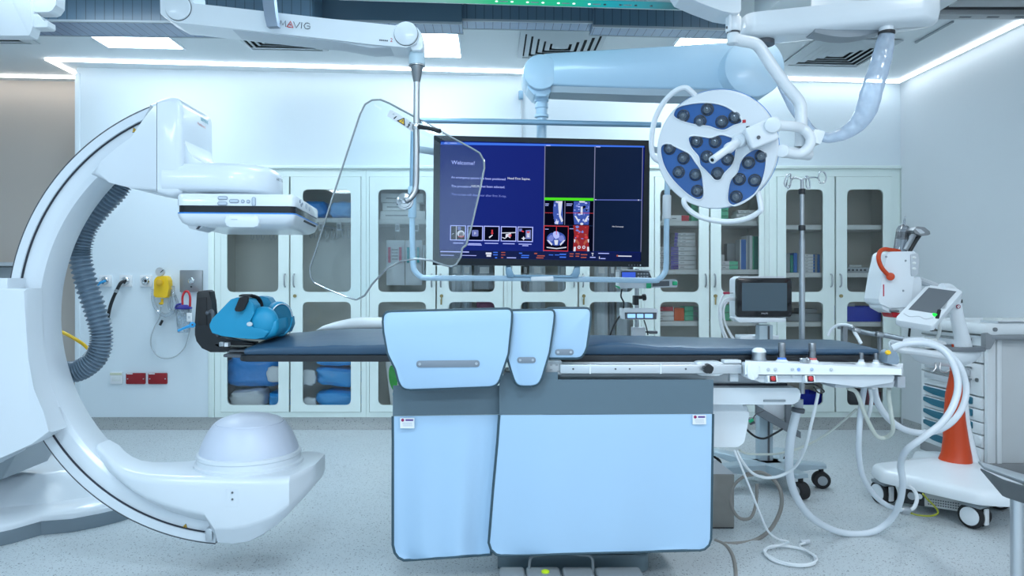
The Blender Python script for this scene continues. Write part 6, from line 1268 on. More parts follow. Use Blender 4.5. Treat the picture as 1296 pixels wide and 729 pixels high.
# patient monitor on its rolling stand
st_ = thing('monitor_stand', 'light blue grey rolling stand with five spread feet behind the table', 'stand', V(PX(965, 4.35), 4.35, 0))
sm_ = mat('stand_blue_grey', (.40, .50, .56), .35, coat=.2); sx0 = PX(967.5, 4.35)
b = B(); b.box(sx0-.042, sx0+.042, 4.32, 4.39, .12, PZ(411, 4.35), .006); b.box(sx0+.008, sx0+.02, 4.316, 4.322, .12, PZ(412, 4.35), mi=1); b.obj('column', [sm_, dgrey], st_)
hubc = V(sx0+.01, 4.33, .125)
for ang, L, x in ((198, .44, 0), (-8, .33, 0), (58, .42, 0), (128, .40, 0), (-72, .30, 0)):
    a = math.radians(ang); dv = V(math.cos(a), math.sin(a), 0); e = hubc+dv*L; n = V(-dv.y, dv.x, 0)
    rg = [[hubc+dv*(L*f)+n*w*s+V(0, 0, h) for s, h in ((-1, z0), (-1, z1-.008), (-.8, z1), (.8, z1), (1, z1-.008), (1, z0))] for f, w, z0, z1 in ((0, .07, -.04, .03), (.35, .06, -.035, .03), (.7, .042, -.01, .028), (1.0, .036, -.0, .024))]
    b = B(); b.loft(rg); lg_ = b.obj('foot', sm_, st_, 30)
    c = e-dv*.02; b = B(); b.cyl(c+n*.03+V(0, 0, -.075), c-n*.03+V(0, 0, -.075), .05, n=26, bev=.008); b.cyl(c+n*.034+V(0, 0, -.075), c-n*.034+V(0, 0, -.075), .028, n=20, mi=1); b.tube([c+V(0, 0, 0.01), c+V(0, 0, -.035)], .014, 10, 1); b.obj('caster', [rubber, grey], lg_)
b = B(); b.lathe([(.09, 0), (.095, .01), (.09, .05), (.06, .065)], hubc+V(0, 0, -.035), n=32); b.obj('hub', sm_, st_)
b = B(); b.prism(pp([(956, 512), (1000, 538), (1012, 546), (1012, 554), (1000, 549), (956, 524)], 4.2), 4.18, 4.21, .003); b.box(PX(994, 4.2), PX(1001, 4.2), 4.19, 4.22, PZ(545, 4.2), PZ(500, 4.2), .003); b.box(PX(964, 4.25), PX(990, 4.25), 4.22, 4.32, PZ(531, 4.2), PZ(513, 4.2), .006, mi=1); b.obj('side_bracket', [mat('bracket_dark', (.16, .18, .2), .4, .4), lgrey], st_)
b = B(); b.box(PX(935, 4.33), PX(950, 4.33), 4.3, 4.4, PZ(430, 4.33), PZ(424, 4.33), .004); b.box(PX(937, 4.4), PX(985, 4.4), 4.39, 4.5, PZ(431, 4.4), PZ(424.5, 4.4), .004); b.obj('accessory_tray', white_m, st_)
pm = thing('patient_monitor', 'black framed patient monitor with a blank screen on its stand', 'monitor', P(966, 410, 4.35)); md = 4.28
B().prism(rpoly(pp([(931, 353), (937, 349.5), (992, 349.5), (995, 352), (995, 407), (990, 407.5), (933, 407), (931, 400)], md+.03), .01), md+.03, md+.14, .012).obj('rear_housing', white_m, pm)
B().prism(rrect(PX(932.5, md), PX(1002, md), PZ(401, md), PZ(352, md), .014), md, md+.03, .006, 3).obj('front_bezel', mat('gloss_black', (.01, .011, .014), .12), pm)
B().prism(pp([(939, 358), (996, 358), (996, 393.5), (939, 393.5)], md), md-.0012, md+.001).obj('screen', mat('screen_off', (.045, .085, .115), .18, coat=.5), pm)
b = B(); b.text('PHILIPS', .0125, P(963.5, 397.6, md)); b.obj('brand_lettering', mat('letter_light', (.6, .64, .68), .5), pm)
B().prism(rpoly(pp([(930, 401.5), (994, 402.5), (994, 407.5), (936, 408), (930, 404)], md), .006), md+.002, md+.1, .004).obj('lower_cover', white_m, pm)
b = B(); b.box(PX(955, md), PX(974, md), md+.04, md+.11, PZ(409.6, md), PZ(408.0, md), .001); b.obj('neck_mount', lgrey, pm)
b = B(); b.box(PX(919, md), PX(926, md), md+.03, md+.06, PZ(372.5, md), PZ(369.5, md), .003); b.box(PX(926, md), PX(931, md), md+.035, md+.055, PZ(372, md), PZ(370, md), .002, mi=1); b.obj('connector', [mat('connector_red', (.4, .02, .06), .4), lgrey], pm)
b = B()
for i, (q, r) in enumerate((([(931, 378), (920, 378), (913, 386), (912.5, 400), (915, 415), (921, 430)], .006), ([(930, 380), (921, 381), (916, 392), (918, 410), (927, 429)], .006), ([(919, 371), (913, 378), (910, 392), (912, 412), (918, 431)], .0055), ([(931, 377), (924, 378), (914, 388), (916, 405), (924, 421), (931, 431)], .005))):
    b.tube([P(x, y, md+.04+.012*i) for x, y in q], r, 8)
tag(b.obj('monitor_cables', paper), 'bunch of thin white cables hanging from the left side of the patient monitor', 'cable')
# infusion pole clamped to the far table rail
iv = thing('infusion_pole', 'tall steel infusion pole with four wire hooks at the right end of the table', 'infusion pole', V(PX(1015, 3.5), 3.5, PZ(498, 3.5)))
ivx = PX(1015, 3.5)
b = B(); b.cyl((ivx, 3.5, PZ(498, 3.5)), (ivx, 3.5, PZ(303, 3.5)), .0135, n=20); b.cyl((ivx, 3.5, PZ(303, 3.5)), (ivx, 3.5, PZ(240, 3.5)), .0105, n=20); b.cyl((ivx, 3.5, PZ(240, 3.5)), (ivx, 3.5, PZ(227.5, 3.5)), .0085, n=16); b.obj('pole', steel, iv)
b = B(); b.cyl((ivx, 3.5, PZ(246, 3.5)), (ivx, 3.5, PZ(239.5, 3.5)), .016, n=20, bev=.003); b.lathe([(.014, 0), (.018, .004), (.014, .008)], (ivx, 3.5, PZ(241, 3.5)), n=20); b.cyl((ivx, 3.5, PZ(292, 3.5)), (ivx, 3.5, PZ(285, 3.5)), .0165, n=20, bev=.003); b.obj('locking_collar', black, iv)
b = B(); b.box(ivx-.02, ivx+.02, 3.43, 3.5, zz0-.01, zz0+.03, .004); b.obj('rail_clamp', dgrey, iv)
for k, (dx, dy, s) in enumerate(((-.095, -.02, -1), (.10, -.03, 1), (.06, .04, 1), (-.06, .03, -1))):
    z = PZ(226.5, 3.5); e = V(ivx+dx*.62, 3.5+dy, z+.002); b = B()
    q = [V(ivx, 3.5, z-.004), V(ivx+dx*.3, 3.5+dy*.4, z+.004), e]+[e+V(dx*.36*(1-math.cos(t_))*.5*1.1+0, dy*.2, -.012*math.sin(t_)*2.4-.006*(1-math.cos(t_))+(.012 if k in (1,) else -.012)*(1-math.cos(t_))*.5) for t_ in (PI*.35, PI*.7, PI, PI*1.35, PI*1.7)]+[e+V(.004*s, .004, -.004)]
    b.tube(q, .0035, 8, 5); b.obj('bag_hook', chrome, iv)
# box on the floor under the table
fb = thing('floor_box', 'stained steel box on the floor behind the right lead drape', 'box', V(PX(900, 3.6), 3.7, 0))
B().box(PX(860, 3.58), PX(929.5, 3.58), 3.58, 3.85, .006, .272, .004).obj('box_body', mat('stained_steel', (.30, .29, .27), .45, .55, var=.35, vscale=5), fb)
b = B(); b.loft([[V(PX(862, 3.6), 3.59, .272), V(PX(929, 3.6), 3.59, .272), V(PX(929, 3.6), 3.84, .272), V(PX(862, 3.6), 3.84, .272)], [V(PX(880, 3.6), 3.62, .33), V(PX(908, 3.6), 3.62, .335), V(PX(908, 3.6), 3.8, .335), V(PX(880, 3.6), 3.8, .33)]]); b.obj('sloped_cover', lgrey, fb)
b = B(); b.box(PX(861, 3.58), PX(929, 3.58), 3.585, 3.845, 0, .006); b.obj('base_seal', rubber, fb)

# ================================================================ RIGHT SIDE: injector cart, drawer cart, steel table
inj = thing('injector_cart', 'white contrast injector on a wheeled base with an orange column', 'injector', (2.55, 3.92, 0))
po_ = rpoly([(2.13, 3.90), (2.40, 3.50), (2.55, 3.47), (2.72, 3.62), (2.86, 3.86), (2.84, 3.98), (2.74, 4.36), (2.60, 4.38), (2.45, 4.16), (2.16, 4.06)], [.06, .10, .06, .2, .06, .06, .06, .06, .25, .06], 5)
cc = V(2.55, 3.90, 0)
def scl(k, z): return [V(cc.x+(x-cc.x)*k, cc.y+(y-cc.y)*k, z) for x, y in po_]
b = B(); b.loft([scl(.96, .138), scl(.99, .142), scl(1, .156), scl(.985, .192), scl(.955, .206), scl(.90, .213), scl(.70, .230), scl(.45, .25), scl(.30, .264)]); b.obj('base_cover', white, inj, 40)
e_m = mat('electronics_grey', (.56, .58, .58), .45)
EBM = frame(V(2.25, 3.80, .055), (.80, -.60, 0), (0, 0, 1))
b = B(); b.box(0, .26, 0, .3, 0, .078, .004, M=EBM); eb_ = b.obj('electronics_box', e_m, inj)
b = B()
for i in range(16):
    for j in range(3): b.box(.07+i*.011, .077+i*.011, -.002, .001, .012+j*.013, .018+j*.013, M=EBM)
b.obj('vent_holes', dgrey, eb_)
b = B(); b.cyl(EBM @ V(.0, -.03, .05), EBM @ V(.0, .02, .05), .02, n=18, mi=0); b.cyl(EBM @ V(.035, -.03, .055), EBM @ V(.035, .02, .055), .014, n=16, mi=1); b.box(-.04, .055, -.006, .02, .0, .078, mi=2, M=EBM); b.obj('connectors', [steel, chrome, black], eb_)
def caster(c, ang, r, w, par):
    a = math.radians(ang); n = V(math.cos(a), math.sin(a), 0); f = V(-n.y, n.x, 0)
    b = B()
    for s in (-1, 1): q = c+n*w*.62*s; b.cyl(q-n*w*.24, q+n*w*.24, r, n=32, bev=.006)
    k = b.obj('caster', rubber, par)
    for s in (-1, 1): q = c+n*w*.87*s; B().cyl(q-n*.002*s, q+n*.006*s, r*.74, n=28, bev=.002).obj('wheel_cap', white_m, k)
    M = Matrix.Translation(c) @ Matrix((n, f, V(0, 0, 1))).transposed().to_4x4(); B().box(-w*.34, w*.34, -r*1.02, -r*.8, -r*.6, r*.75, .006, M=M).obj('fork_plate', paper, k); B().box(-w*.34, w*.34, r*.8, r*1.0, -r*.3, r*.75, .006, M=M).obj('fork_plate', paper, k)
    b = B(); b.box(-w*.9, w*.9, -r*.85, r*.85, r*.72, r*1.06, .008, M=M); b.cyl(c+V(0, 0, r*1.0), c+V(0, 0, r*1.0+.04), .02, n=16); b.obj('fork', grey, k)
caster(V(2.445, 3.60, .064), 28, .062, .05, inj); caster(V(2.20, 3.99, .064), 12, .062, .045, inj); caster(V(2.78, 3.9, .062), 60, .06, .045, inj); caster(V(2.68, 4.28, .062), 20, .06, .045, inj)
# column
def ell(x, y, d, rx, ry, n=24): c = P(x, y, d); return [V(c.x+rx*math.cos(2*PI*j/n), c.y+ry*math.sin(2*PI*j/n), c.z) for j in range(n)]
cd = 3.9; k_ = cd/F
def colring(y, xl, xr, ry, sh=0): return ell((xl+xr)/2, y, cd+sh, (xr-xl)/2*k_, ry)
b = B(); b.loft([colring(592, 1186, 1228, .10), colring(589, 1187.5, 1227.5, .098), colring(583, 1191, 1227, .088), colring(575, 1194, 1226.5, .078), colring(557, 1196, 1223.5, .066), colring(530, 1196.5, 1219.5, .058), colring(500, 1198.5, 1217, .05), colring(475, 1203.5, 1216.5, .04), colring(452, 1205.5, 1215.5, .034), colring(436, 1206, 1215, .03)]); b.obj('column', orange, inj, 60)
b = B(); b.loft([colring(590, 1212, 1237, .09, .035), colring(570, 1212, 1232, .07, .03), colring(535, 1209, 1224.5, .056, .024), colring(505, 1208, 1222.5, .047, .02), colring(475, 1207, 1219.5, .038, .016), colring(440, 1206.5, 1217.5, .03, .01)]); b.obj('column_back', white, inj, 60)
# tray with hand ring
td = 3.85
b = B(); c = P(1196, 449, td); rg = []
for z, k in ((.030, .96), (.018, 1.0), (.0, .99), (-.03, .86), (-.052, .60), (-.06, .35)): rg.append([V(c.x+.185*k*math.cos(a), c.y+.10*k*math.sin(a), c.z+z) for a in [2*PI*j/40 for j in range(40)]])
b.loft(rg); b.obj('tray', white, inj, 40)
b = B(); rg = []
for a in [2*PI*j/40 for j in range(41)]:
    o = V(c.x+.055+.118*math.cos(a), c.y+.09*math.sin(a), c.z+.036); n_ = V(math.cos(a), math.sin(a), 0)
    rg.append([o+n_*.028, o+n_*.022+V(0, 0, .012), o-n_*.022+V(0, 0, .012), o-n_*.03, o-n_*.026+V(0, 0, -.01), o+n_*.026+V(0, 0, -.01)])
b.loft(rg, caps=False); b.obj('tray_rim', mat('rim_grey', (.15, .17, .19), .5), inj, 50)
b = B(); b.tube([P(1205, 452, 3.75), P(1185, 449, 3.74), P(1160, 445, 3.74), P(1140, 442.5, 3.76), P(1130, 438, 3.8), P(1134, 433, 3.86), P(1150, 430.5, 3.9), P(1175, 431.5, 3.95), P(1195, 437, 3.95)], .019, 12, 6, flat=1.2); b.obj('hand_ring', white, inj)
b = B(); b.tube([P(1184, 459, 3.78), P(1184, 466, 3.77), P(1180, 470, 3.77), P(1176, 468, 3.77)], .004, 8); b.tube([P(1190, 459, 3.78), P(1190, 468, 3.77), P(1196, 471, 3.77), P(1202, 468, 3.77)], .004, 8); b.obj('wire_hook', steel, inj)
b = B(); b.tube([P(1220, 447, 3.88), P(1217, 425, 3.87), P(1212, 405, 3.86), P(1209, 385, 3.85), P(1207, 373, 3.83), P(1201, 365, 3.8), P(1192, 363, 3.76)], [.046, .038, .034, .032, .03, .026, .02], 16, 6); nk = b.obj('neck', white, inj, 60)
b = B(); b.cyl(P(1209.4, 383.5, 3.851), P(1209, 379.5, 3.851), .0335, n=24); b.obj('neck_band', black, nk)
M = frame(P(1213, 388, 3.815), (1, 0, 0), (-.05, 0, 1)); b = B(); b.prism([(.011*math.cos(a), .011*math.sin(a)) for a in [2*PI*j/20 for j in range(20)]], -.002, .004, M=M); b.prism([(.0075*math.cos(a), .0075*math.sin(a)) for a in [2*PI*j/20 for j in range(20)]], -.0028, -.002, mi=1, M=M); b.box(-.008, .008, -.0036, -.0028, -.0012, .0012, mi=0, M=M @ Matrix.Rotation(.7, 4, 'Y')); b.obj('ban_sticker', [mat('sticker_maroon', (.3, .02, .06), .5), paper], nk)
# touch screen
bl_, br_, tl_ = P(1131.5, 404.5, 3.66), P(1181, 412.5, 3.56), P(1171, 362, 3.80)
TMx = frame(bl_, br_-bl_, tl_-bl_); tw, th_ = (br_-bl_).length, (tl_-bl_).length
sk = (TMx.inverted() @ tl_).x
def tq(u, v): return (u*tw+v*sk, v*th_)
b = B(); b.prism(rpoly([tq(0, 0), tq(1, 0), tq(1.0, 1), tq(0.04, 1)], .02), 0, .04, .01, 3, M=TMx); ts = b.obj('touch_panel', white, inj, 45)
b = B(); b.prism([tq(.12, .30), tq(.84, .30), tq(.86, .93), tq(.14, .93)], -.001, .002, M=TMx); b.obj('panel_screen', mat('screen_grey_off', (.16, .18, .20), .5, spec=.2), ts)
b = B(); b.tube([TMx @ V(*(lambda q: (q[0], -.001, q[1]))(tq(u, v))) for u, v in ((.1, .18), (.3, .13), (.5, .17), (.7, .13), (.85, .19))], .002, 6); b.obj('panel_contour', lgrey, ts)
b = B(); b.box(0, .045, 0, .045, .03, .13, .008, M=TMx @ Matrix.Translation(V(tw*.98, .0, .11))); b.box(0.01, .03, -.003, .02, .0, .08, .006, mi=1, M=TMx @ Matrix.Translation(V(tw*.93, .0, .06))); b.obj('panel_hinge', [white, black], ts)
b = B(); M = frame(P(1183.5, 401, 3.62), (1, .3, -.5), (.5, 0, 1)); b.box(-.015, .015, -.01, .01, -.015, .015, .003, M=M); lab(b.obj('status_lamp', glow('lamp_green', (.02, .8, .08), 1.5), inj), 'glowing green status lamp')
b = B(); b.ball(P(1178.5, 410, 3.68), .03, sc=(.9, .8, 1.3)); b.obj('knob', black, inj); b = B(); b.tube([P(1185, 405, 3.7), P(1189, 412, 3.72), P(1188, 424, 3.78), P(1180, 433, 3.82), P(1172, 428, 3.8)], .009, 10); b.box(PX(1168, 3.8), PX(1184, 3.8), 3.78, 3.84, PZ(441, 3.8), PZ(428, 3.8), .008); b.obj('cable_holder', offw, inj)
b = B(); b.tube([P(1157, 354, 3.98), P(1166, 356, 3.97), P(1180, 361, 3.92), P(1200, 370, 3.86)], .021, 10); b.obj('support_arm', lgrey, inj)
b = B(); b.tube([P(1152, 410, 3.9), P(1151, 420, 3.9), P(1150, 429, 3.9)], .006, 8); b.obj('cable', black, inj)
# power head
hd = 3.86
b = B(); b.prism(rpoly(pp([(1123, 322), (1126, 318.5), (1157, 318), (1161, 322), (1157, 350), (1153, 383), (1148, 389), (1126, 390), (1113, 384), (1112, 378), (1117, 348)], hd), .012), hd, hd+.15, .016, 3); ph = b.obj('power_head', white, inj, 45)
b = B(); b.prism(rpoly(pp([(1150, 352), (1165, 350), (1165, 385), (1157, 396), (1146, 395), (1146, 380)], hd+.03), .015), hd+.02, hd+.14, .014, 3); b.prism(rpoly(pp([(1118, 384), (1146, 386), (1145, 394), (1130, 397), (1117, 390)], hd), .01), hd+.01, hd+.14, .01, 3); b.obj('head_lower_cover', white_m, ph)
b = B(); b.prism(rpoly(pp([(1128, 395), (1140, 396), (1139, 402), (1131, 402)], hd), .006), hd-.002, hd+.1, .005); lab(b.obj('indicator_light', mat('indicator_red', (.45, .01, .02), .3), ph), 'dark red indicator light')
b = B(); b.prism(pp([(1128, 392), (1138, 392.5), (1138, 395), (1128, 394.5)], hd-.01), hd-.012, hd+.02, .002); b.obj('head_catch', dsteel, ph)
b = B(); b.tube([P(1138, 318, hd+.05), P(1128, 316.5, hd+.02), P(1119, 315.5, hd-.0), P(1113.5, 319, hd-.012), P(1112, 328, hd-.016), P(1116, 339, hd-.016), P(1124, 348, hd-.016)], .0115, 12, 6); b.cyl(P(1127, 350, hd+.001), P(1127, 350, hd-.03), .021, n=28, bev=.005); b.obj('swing_handle', orange, ph)
b = B(); b.prism(rpoly(pp([(1152, 322), (1161, 320), (1163, 328), (1161, 348), (1153, 350)], hd-.002), .008), hd-.008, hd+.05, .004); b.obj('key_strip', lgrey, ph)
for y in (326, 333, 340): b = B(); b.ball(P(1157, y, hd-.008), .011, sc=(1, .4, .7)); b.obj('key', offw, ph)
for x, y in ((1121.5, 325), (1146, 330), (1143, 368)): b = B(); b.cyl(P(x, y, hd+.001), P(x, y, hd-.002), .006, n=12); b.obj('screw', grey, ph)
b = B(); b.text('injector', .0, P(1117, 375, hd)) if False else b.box(PX(1117.5, hd), PX(1119, hd), hd-.001, hd+.002, PZ(375, hd), PZ(360, hd)); b.obj('side_lettering', mat('letter_red', (.5, .05, .08), .5), ph)
gs = glassy('syringe_clear', (.62, .65, .70), .3, .05, .18, (.6, .64, .7))
b = B(); b.cyl(P(1139, 318, hd+.07), P(1143, 291, hd+.07), .034, n=28); b.obj('syringe_barrel', gs, ph)
b = B(); b.lathe([(.034, 0), (.026, .02), (.007, .032), (.006, .06), (.0035, .062), (.003, .075)], P(1143, 291, hd+.07), P(1143, 291, hd+.07)-P(1139, 318, hd+.07), 24); b.obj('syringe_tip', gs, ph)
b = B(); b.cyl(P(1141.5, 302, hd+.07), P(1142.7, 294, hd+.07), .029, n=24); b.obj('plunger', black, ph)
b = B(); b.tube([P(1146, 316, hd+.02), P(1153, 304, hd+.01), P(1158, 294, hd)], .0135, 12, 3, flat=.7); b.tube([P(1151, 318, hd+.04), P(1158, 306, hd+.04), P(1164, 297, hd+.03)], .012, 12, 3, mi=1); b.obj('holder_rods', [dsteel, black], ph)
b = B(); b.prism(rpoly(pp([(1152, 292), (1156, 287), (1166, 288), (1174, 294.5), (1172, 298), (1164, 299), (1154, 296)], hd), .008), hd-.03, hd+.05, .01, 3); b.prism(rpoly(pp([(1157, 289), (1165, 290), (1171, 295), (1164, 296)], hd-.031), .004), hd-.034, hd-.028, mi=1); b.obj('holder_head', [dsteel, chrome], ph)

# drawer cart against the right wall
dc = thing('drawer_cart', 'white medical cart with teal drawer handles standing at the right wall', 'cart', (3.15, 4.5, 0))
cx0, cx1, cy0, cy1 = 2.93, 3.42, 4.2, 4.84
cbody = mat('cart_body', (.60, .625, .64), .45); cwh = mat('cart_white', (.76, .79, .81), .4); tealh = mat('drawer_handle_teal', (.012, .13, .20), .4)
b = B(); b.box(cx0+.02, cx1, cy0+.01, cy1, .16, .93, .006); b.obj('carcass', cbody, dc)
for q in ((cx0+.0, cx0+.05, cy0, cy0+.03, .16, .93, .004), (cx0+.055, cx0+.085, cy0-.004, cy0+.02, .16, .93, .006), (cx0, cx0+.03, cy1-.03, cy1+.01, .16, .95, .006)): B().box(*q).obj('corner_post', cwh, dc)
b = B(); b.box(cx0-.01, cx1, cy0-.02, cy1+.01, .10, .17, .01); b.obj('base_rim', mat('cart_base_grey', (.24, .25, .26), .5), dc)
def zc(y): return PZ(y, 4.2)
zs_ = [zc(505), zc(520.5), zc(537), zc(553), zc(569.5), zc(588)]
for i in range(5):
    z1_, z0_ = zs_[i], zs_[i+1]
    b = B(); b.box(cx0-.012, cx0+.02, cy0+.035, cy1-.03, z0_+.003, z1_-.003, .005); dw_ = b.obj('drawer', cwh, dc)
    b = B(); b.side(rpoly([(cy0+.11, z1_-.008), (cy1-.05, z1_-.008), (cy1-.05, z1_-.035), (cy1-.16, z1_-.05), (cy0+.2, z1_-.055), (cy0+.11, z1_-.05)], .01, 3), cx0-.024, cx0-.010, .003); b.obj('handle', tealh, dw_)
for i, (ya, yb) in enumerate(((462, 504), (425, 461))):
    z1_, z0_ = zc(ya), zc(yb); b = B(); b.box(cx0-.012, cx0+.02, cy0+.035, cy1-.03, z0_+.003, z1_-.003, .005); fr_ = b.obj('tilt_bin_front', cwh, dc)
    b = B()
    for k in range(2):
        zz = z1_-.03-k*.07; b.tube([(cx0-.02, cy0+.12, zz), (cx0-.03, cy0+.14, zz), (cx0-.03, cy1-.08, zz), (cx0-.02, cy1-.06, zz)], .006, 8, 2); b.side(rpoly([(cy0+.13, zz-.012), (cy1-.07, zz-.012), (cy1-.07, zz-.05), (cy0+.13, zz-.055)], .01), cx0-.028, cx0-.012, .003, mi=1)
    b.obj('bin_rail', [steel, lgrey], fr_)
    b = B(); b.cyl((cx0-.012, cy0+.07, (z0_+z1_)/2), (cx0-.02, cy0+.07, (z0_+z1_)/2), .012, n=14); b.obj('lock', dsteel, fr_)
tp = rpoly([(cx0-.05, cy0-.06), (cx1+.005, cy0-.06), (cx1+.005, cy1+.03), (cx0-.05, cy1+.03)], .05)
b = B(); b.loft([[V(x, y, .932) for x, y in inset(tp, .01)], [V(x, y, .945) for x, y in tp], [V(x, y, .985) for x, y in tp], [V(x, y, .995) for x, y in inset(tp, .008)], [V(x, y, .995) for x, y in inset(tp, .03)], [V(x, y, .985) for x, y in inset(tp, .04)]]); b.obj('worktop', cwh, dc, 40)
b = B(); b.cyl((cx0-.0, cy0-.059, .965), (cx0, cy0-.068, .965), .012, n=16); b.obj('worktop_screw', dsteel, dc)
b = B(); b.prism(rpoly(pp([(1246, 421), (1260, 421), (1260, 428), (1252, 442), (1246, 442)], 4.16), .006), 4.15, 4.19, .005); b.tube([(PX(1256, 4.15), 4.165, PZ(426.5, 4.15)), (PX(1280, 4.15), 4.15, PZ(427, 4.15)), (3.42, 4.15, PZ(427, 4.15))], .017, 12, 3); b.obj('push_handle', mat('handle_grey', (.26, .28, .3), .4), dc)
for x, y in ((cx0+.04, cy0+.06), (cx0+.04, cy1-.06), (cx1-.05, cy0+.06), (cx1-.05, cy1-.06)):
    b = B(); b.cyl((x-.018, y, .055), (x+.018, y, .055), .054, n=24, bev=.008); b.box(x-.026, x+.026, y-.04, y+.04, .07, .10, .006); b.obj('caster', rubber, dc)
t = thing('cup_tray', 'small white tray with round cup holes on top of the drawer cart', 'tray', P(1278, 412, 4.25))
tx0, tx1 = PX(1258, 4.2), 3.41
hl = [[(tx0+.04+i*.062+.022*math.cos(2*PI*j/14), 4.21+k*.055+.02*math.sin(2*PI*j/14)) for j in range(14)] for i in range(3) for k in range(2)]
R2 = Matrix.Translation(V(0, 0, 1.008)) @ Matrix.Rotation(0, 4, 'X')
cu = B(); RR = Matrix(((1,0,0,0),(0,0,1,0),(0,1,0,1.018),(0,0,0,1)))
cu.plate([(tx0, 4.17), (tx1, 4.17), (tx1, 4.32), (tx0+.02, 4.32)], hl, -.006, .006, M=RR); cu.obj('tray_plate', offw, t)
b = B(); b.box(tx0+.01, tx1-.01, 4.18, 4.31, .9965, 1.0, .001); b.box(tx0, tx0+.006, 4.172, 4.318, .9965, 1.012); b.obj('tray_bottom', lgrey, t)

# stainless table at the lower right corner
sv_ = thing('steel_side_table', 'stainless steel table frame with a tube leg at the lower right edge', 'table', (2.0, 2.6, 0))
ssm = mat('stainless_sheet', (.60, .63, .66), .3, .9, var=.05, vscale=12)
fx = PX(1256, 2.95); zt_ = PZ(588, 2.95)
zt_ = .53
def tpx(x, y): d = (EYE-zt_)*F/(y-CY); return (PX(x, d), d)
top = [tpx(1238, 583), tpx(1245, 590.5), tpx(1300, 610.5), tpx(1350, 628), tpx(1350, 619), tpx(1300, 601.5)]
b = B(); b.slab(top, zt_-.012, zt_, .003); b.obj('top_rim', ssm, sv_)
a0, a1, a2 = tpx(1247, 591), tpx(1296, 608.5), tpx(1340, 624)
b = B(); b.loft([[V(a0[0], a0[1]+.01, zt_-.013), V(a0[0]+.002, a0[1]+.03, zt_-.013), V(a0[0]+.002, a0[1]+.03, zt_-.02), V(a0[0], a0[1]+.01, zt_-.02)], [V(a1[0]-.03, a1[1]+.05, zt_-.013), V(a1[0]-.028, a1[1]+.07, zt_-.013), V(a1[0]-.028, a1[1]+.07, zt_-.075), V(a1[0]-.03, a1[1]+.05, zt_-.075)], [V(a2[0], a2[1], zt_-.013), V(a2[0], a2[1]+.02, zt_-.013), V(a2[0], a2[1]+.02, zt_-.075), V(a2[0], a2[1], zt_-.075)]]); b.obj('apron', dsteel, sv_)
for lx, ly in ((PX(1292.5, 2.58), 2.60), (2.10, 2.46)):
    b = B(); b.cyl((lx, ly, .0), (lx, ly, zt_-.05), .0215, n=24); b.cyl((lx, ly, 0.0), (lx, ly, .03), .026, n=20, bev=.003); b.obj('leg', ssm, sv_)

# ================================================================ HOSES AND CABLES
hose_m = mat('hose_white', (.72, .78, .84), .35, coat=.3); cabw = mat('cable_white', (.76, .8, .83), .45); cabc = mat('cable_cream', (.62, .66, .60), .45); cabb = mat('cable_taupe', (.27, .255, .235), .5)
def hose(name, pts, r, m, label, cat='hose', extra=None):
    b = B(); b.tube([P(*p) for p in pts], r, 12, 8); ms = [m]
    if extra: extra(b); ms += [steel, lgrey, dgrey]
    o = b.obj(name, ms); tag(o, label, cat); return o
def zf(x, y): d = EYE*F/(y-CY); return d
hose('air_hose', [(1010.5, 515, 3.15), (1006, 530, 3.16), (1000, 560, 3.18), (999, 595, 3.22), (1006, 625, 3.3), (1024, 652, 3.38), (1048, 668, 3.44), (1075, 675.5, 3.47), (1105, 673, 3.48), (1127, 658, 3.46), (1139, 635, 3.4), (1142.5, 610, 3.34), (1140, 588, 3.3), (1147, 570, 3.2), (1168, 554, 3.16), (1192, 535, 3.16), (1207, 512, 3.18), (1212.5, 485, 3.22), (1205, 458, 3.28), (1190, 441, 3.32), (1168, 434, 3.36), (1146, 435, 3.38), (1129, 440.5, 3.4)], [.019, .019, .018, .0165, .0155, .015, .015, .015, .015, .015, .015, .0155, .016], hose_m, 'thick white hose sweeping in a big loop from under the table over the injector ring', extra=lambda b: (b.cyl(P(1010.5, 517, 3.15), P(1011, 505, 3.15), .019, n=18, mi=2), b.cyl(P(1009.5, 522, 3.15), P(1010.5, 516, 3.15), .028, n=20, bev=.004, mi=3)))
hose('air_hose', [(1106, 490, 3.06), (1109, 505, 3.09), (1118, 522, 3.14), (1133, 537, 3.2), (1152, 546, 3.26), (1176, 547.5, 3.3), (1200, 538, 3.34), (1217, 518, 3.37), (1223, 492, 3.4), (1215, 464, 3.42), (1198, 444, 3.44), (1175, 432.5, 3.47), (1152, 431, 3.49), (1128, 437, 3.51)], .0145, hose_m, 'thick white hose making the outer loop around the orange column')
hose('air_hose', [(1094, 490, 3.0), (1090, 515, 3.0), (1087.5, 545, 3.02), (1087, 575, 3.1), (1092, 602, 3.2), (1106, 626, 3.35), (1124, 640, 3.45), (1142, 645.5, 3.52)], .012, hose_m, 'white hose dropping from the console straight to the floor connector', extra=lambda b: (b.cyl(P(1140, 645, 3.52), P(1150, 646.5, 3.52), .021, n=18, bev=.003, mi=1)))
hose('grey_lead', [(1151.5, 645.5, 3.52), (1157, 642, 3.54), (1160.5, 632, 3.56), (1158, 622, 3.58), (1150, 614, 3.6)], .009, cabw, 'short white tube curving up from the floor connector', 'tubing')
hose('earth_cable', [(1153, 649.5, 3.53), (1162, 652, 3.6), (1178, 653, 3.66), (1187, 649, 3.67), (1183, 641, 3.66), (1174, 632, 3.65), (1168, 625, 3.64)], .0045, mat('earth_yellow_green', (.35, .38, .02), .45), 'yellow green earth cable lying under the injector base', 'cable')
hose('console_lead', [(1073, 491, 2.93), (1084, 497, 2.94), (1092, 518, 2.96), (1100, 536, 3.0), (1110, 552, 3.05), (1121, 553.5, 3.06), (1130, 545, 3.0), (1128, 525, 2.96), (1124.5, 500, 2.94), (1125, 492, 2.92)], .0085, cabc, 'cream tube hanging in a V below the right end of the console', 'tubing')
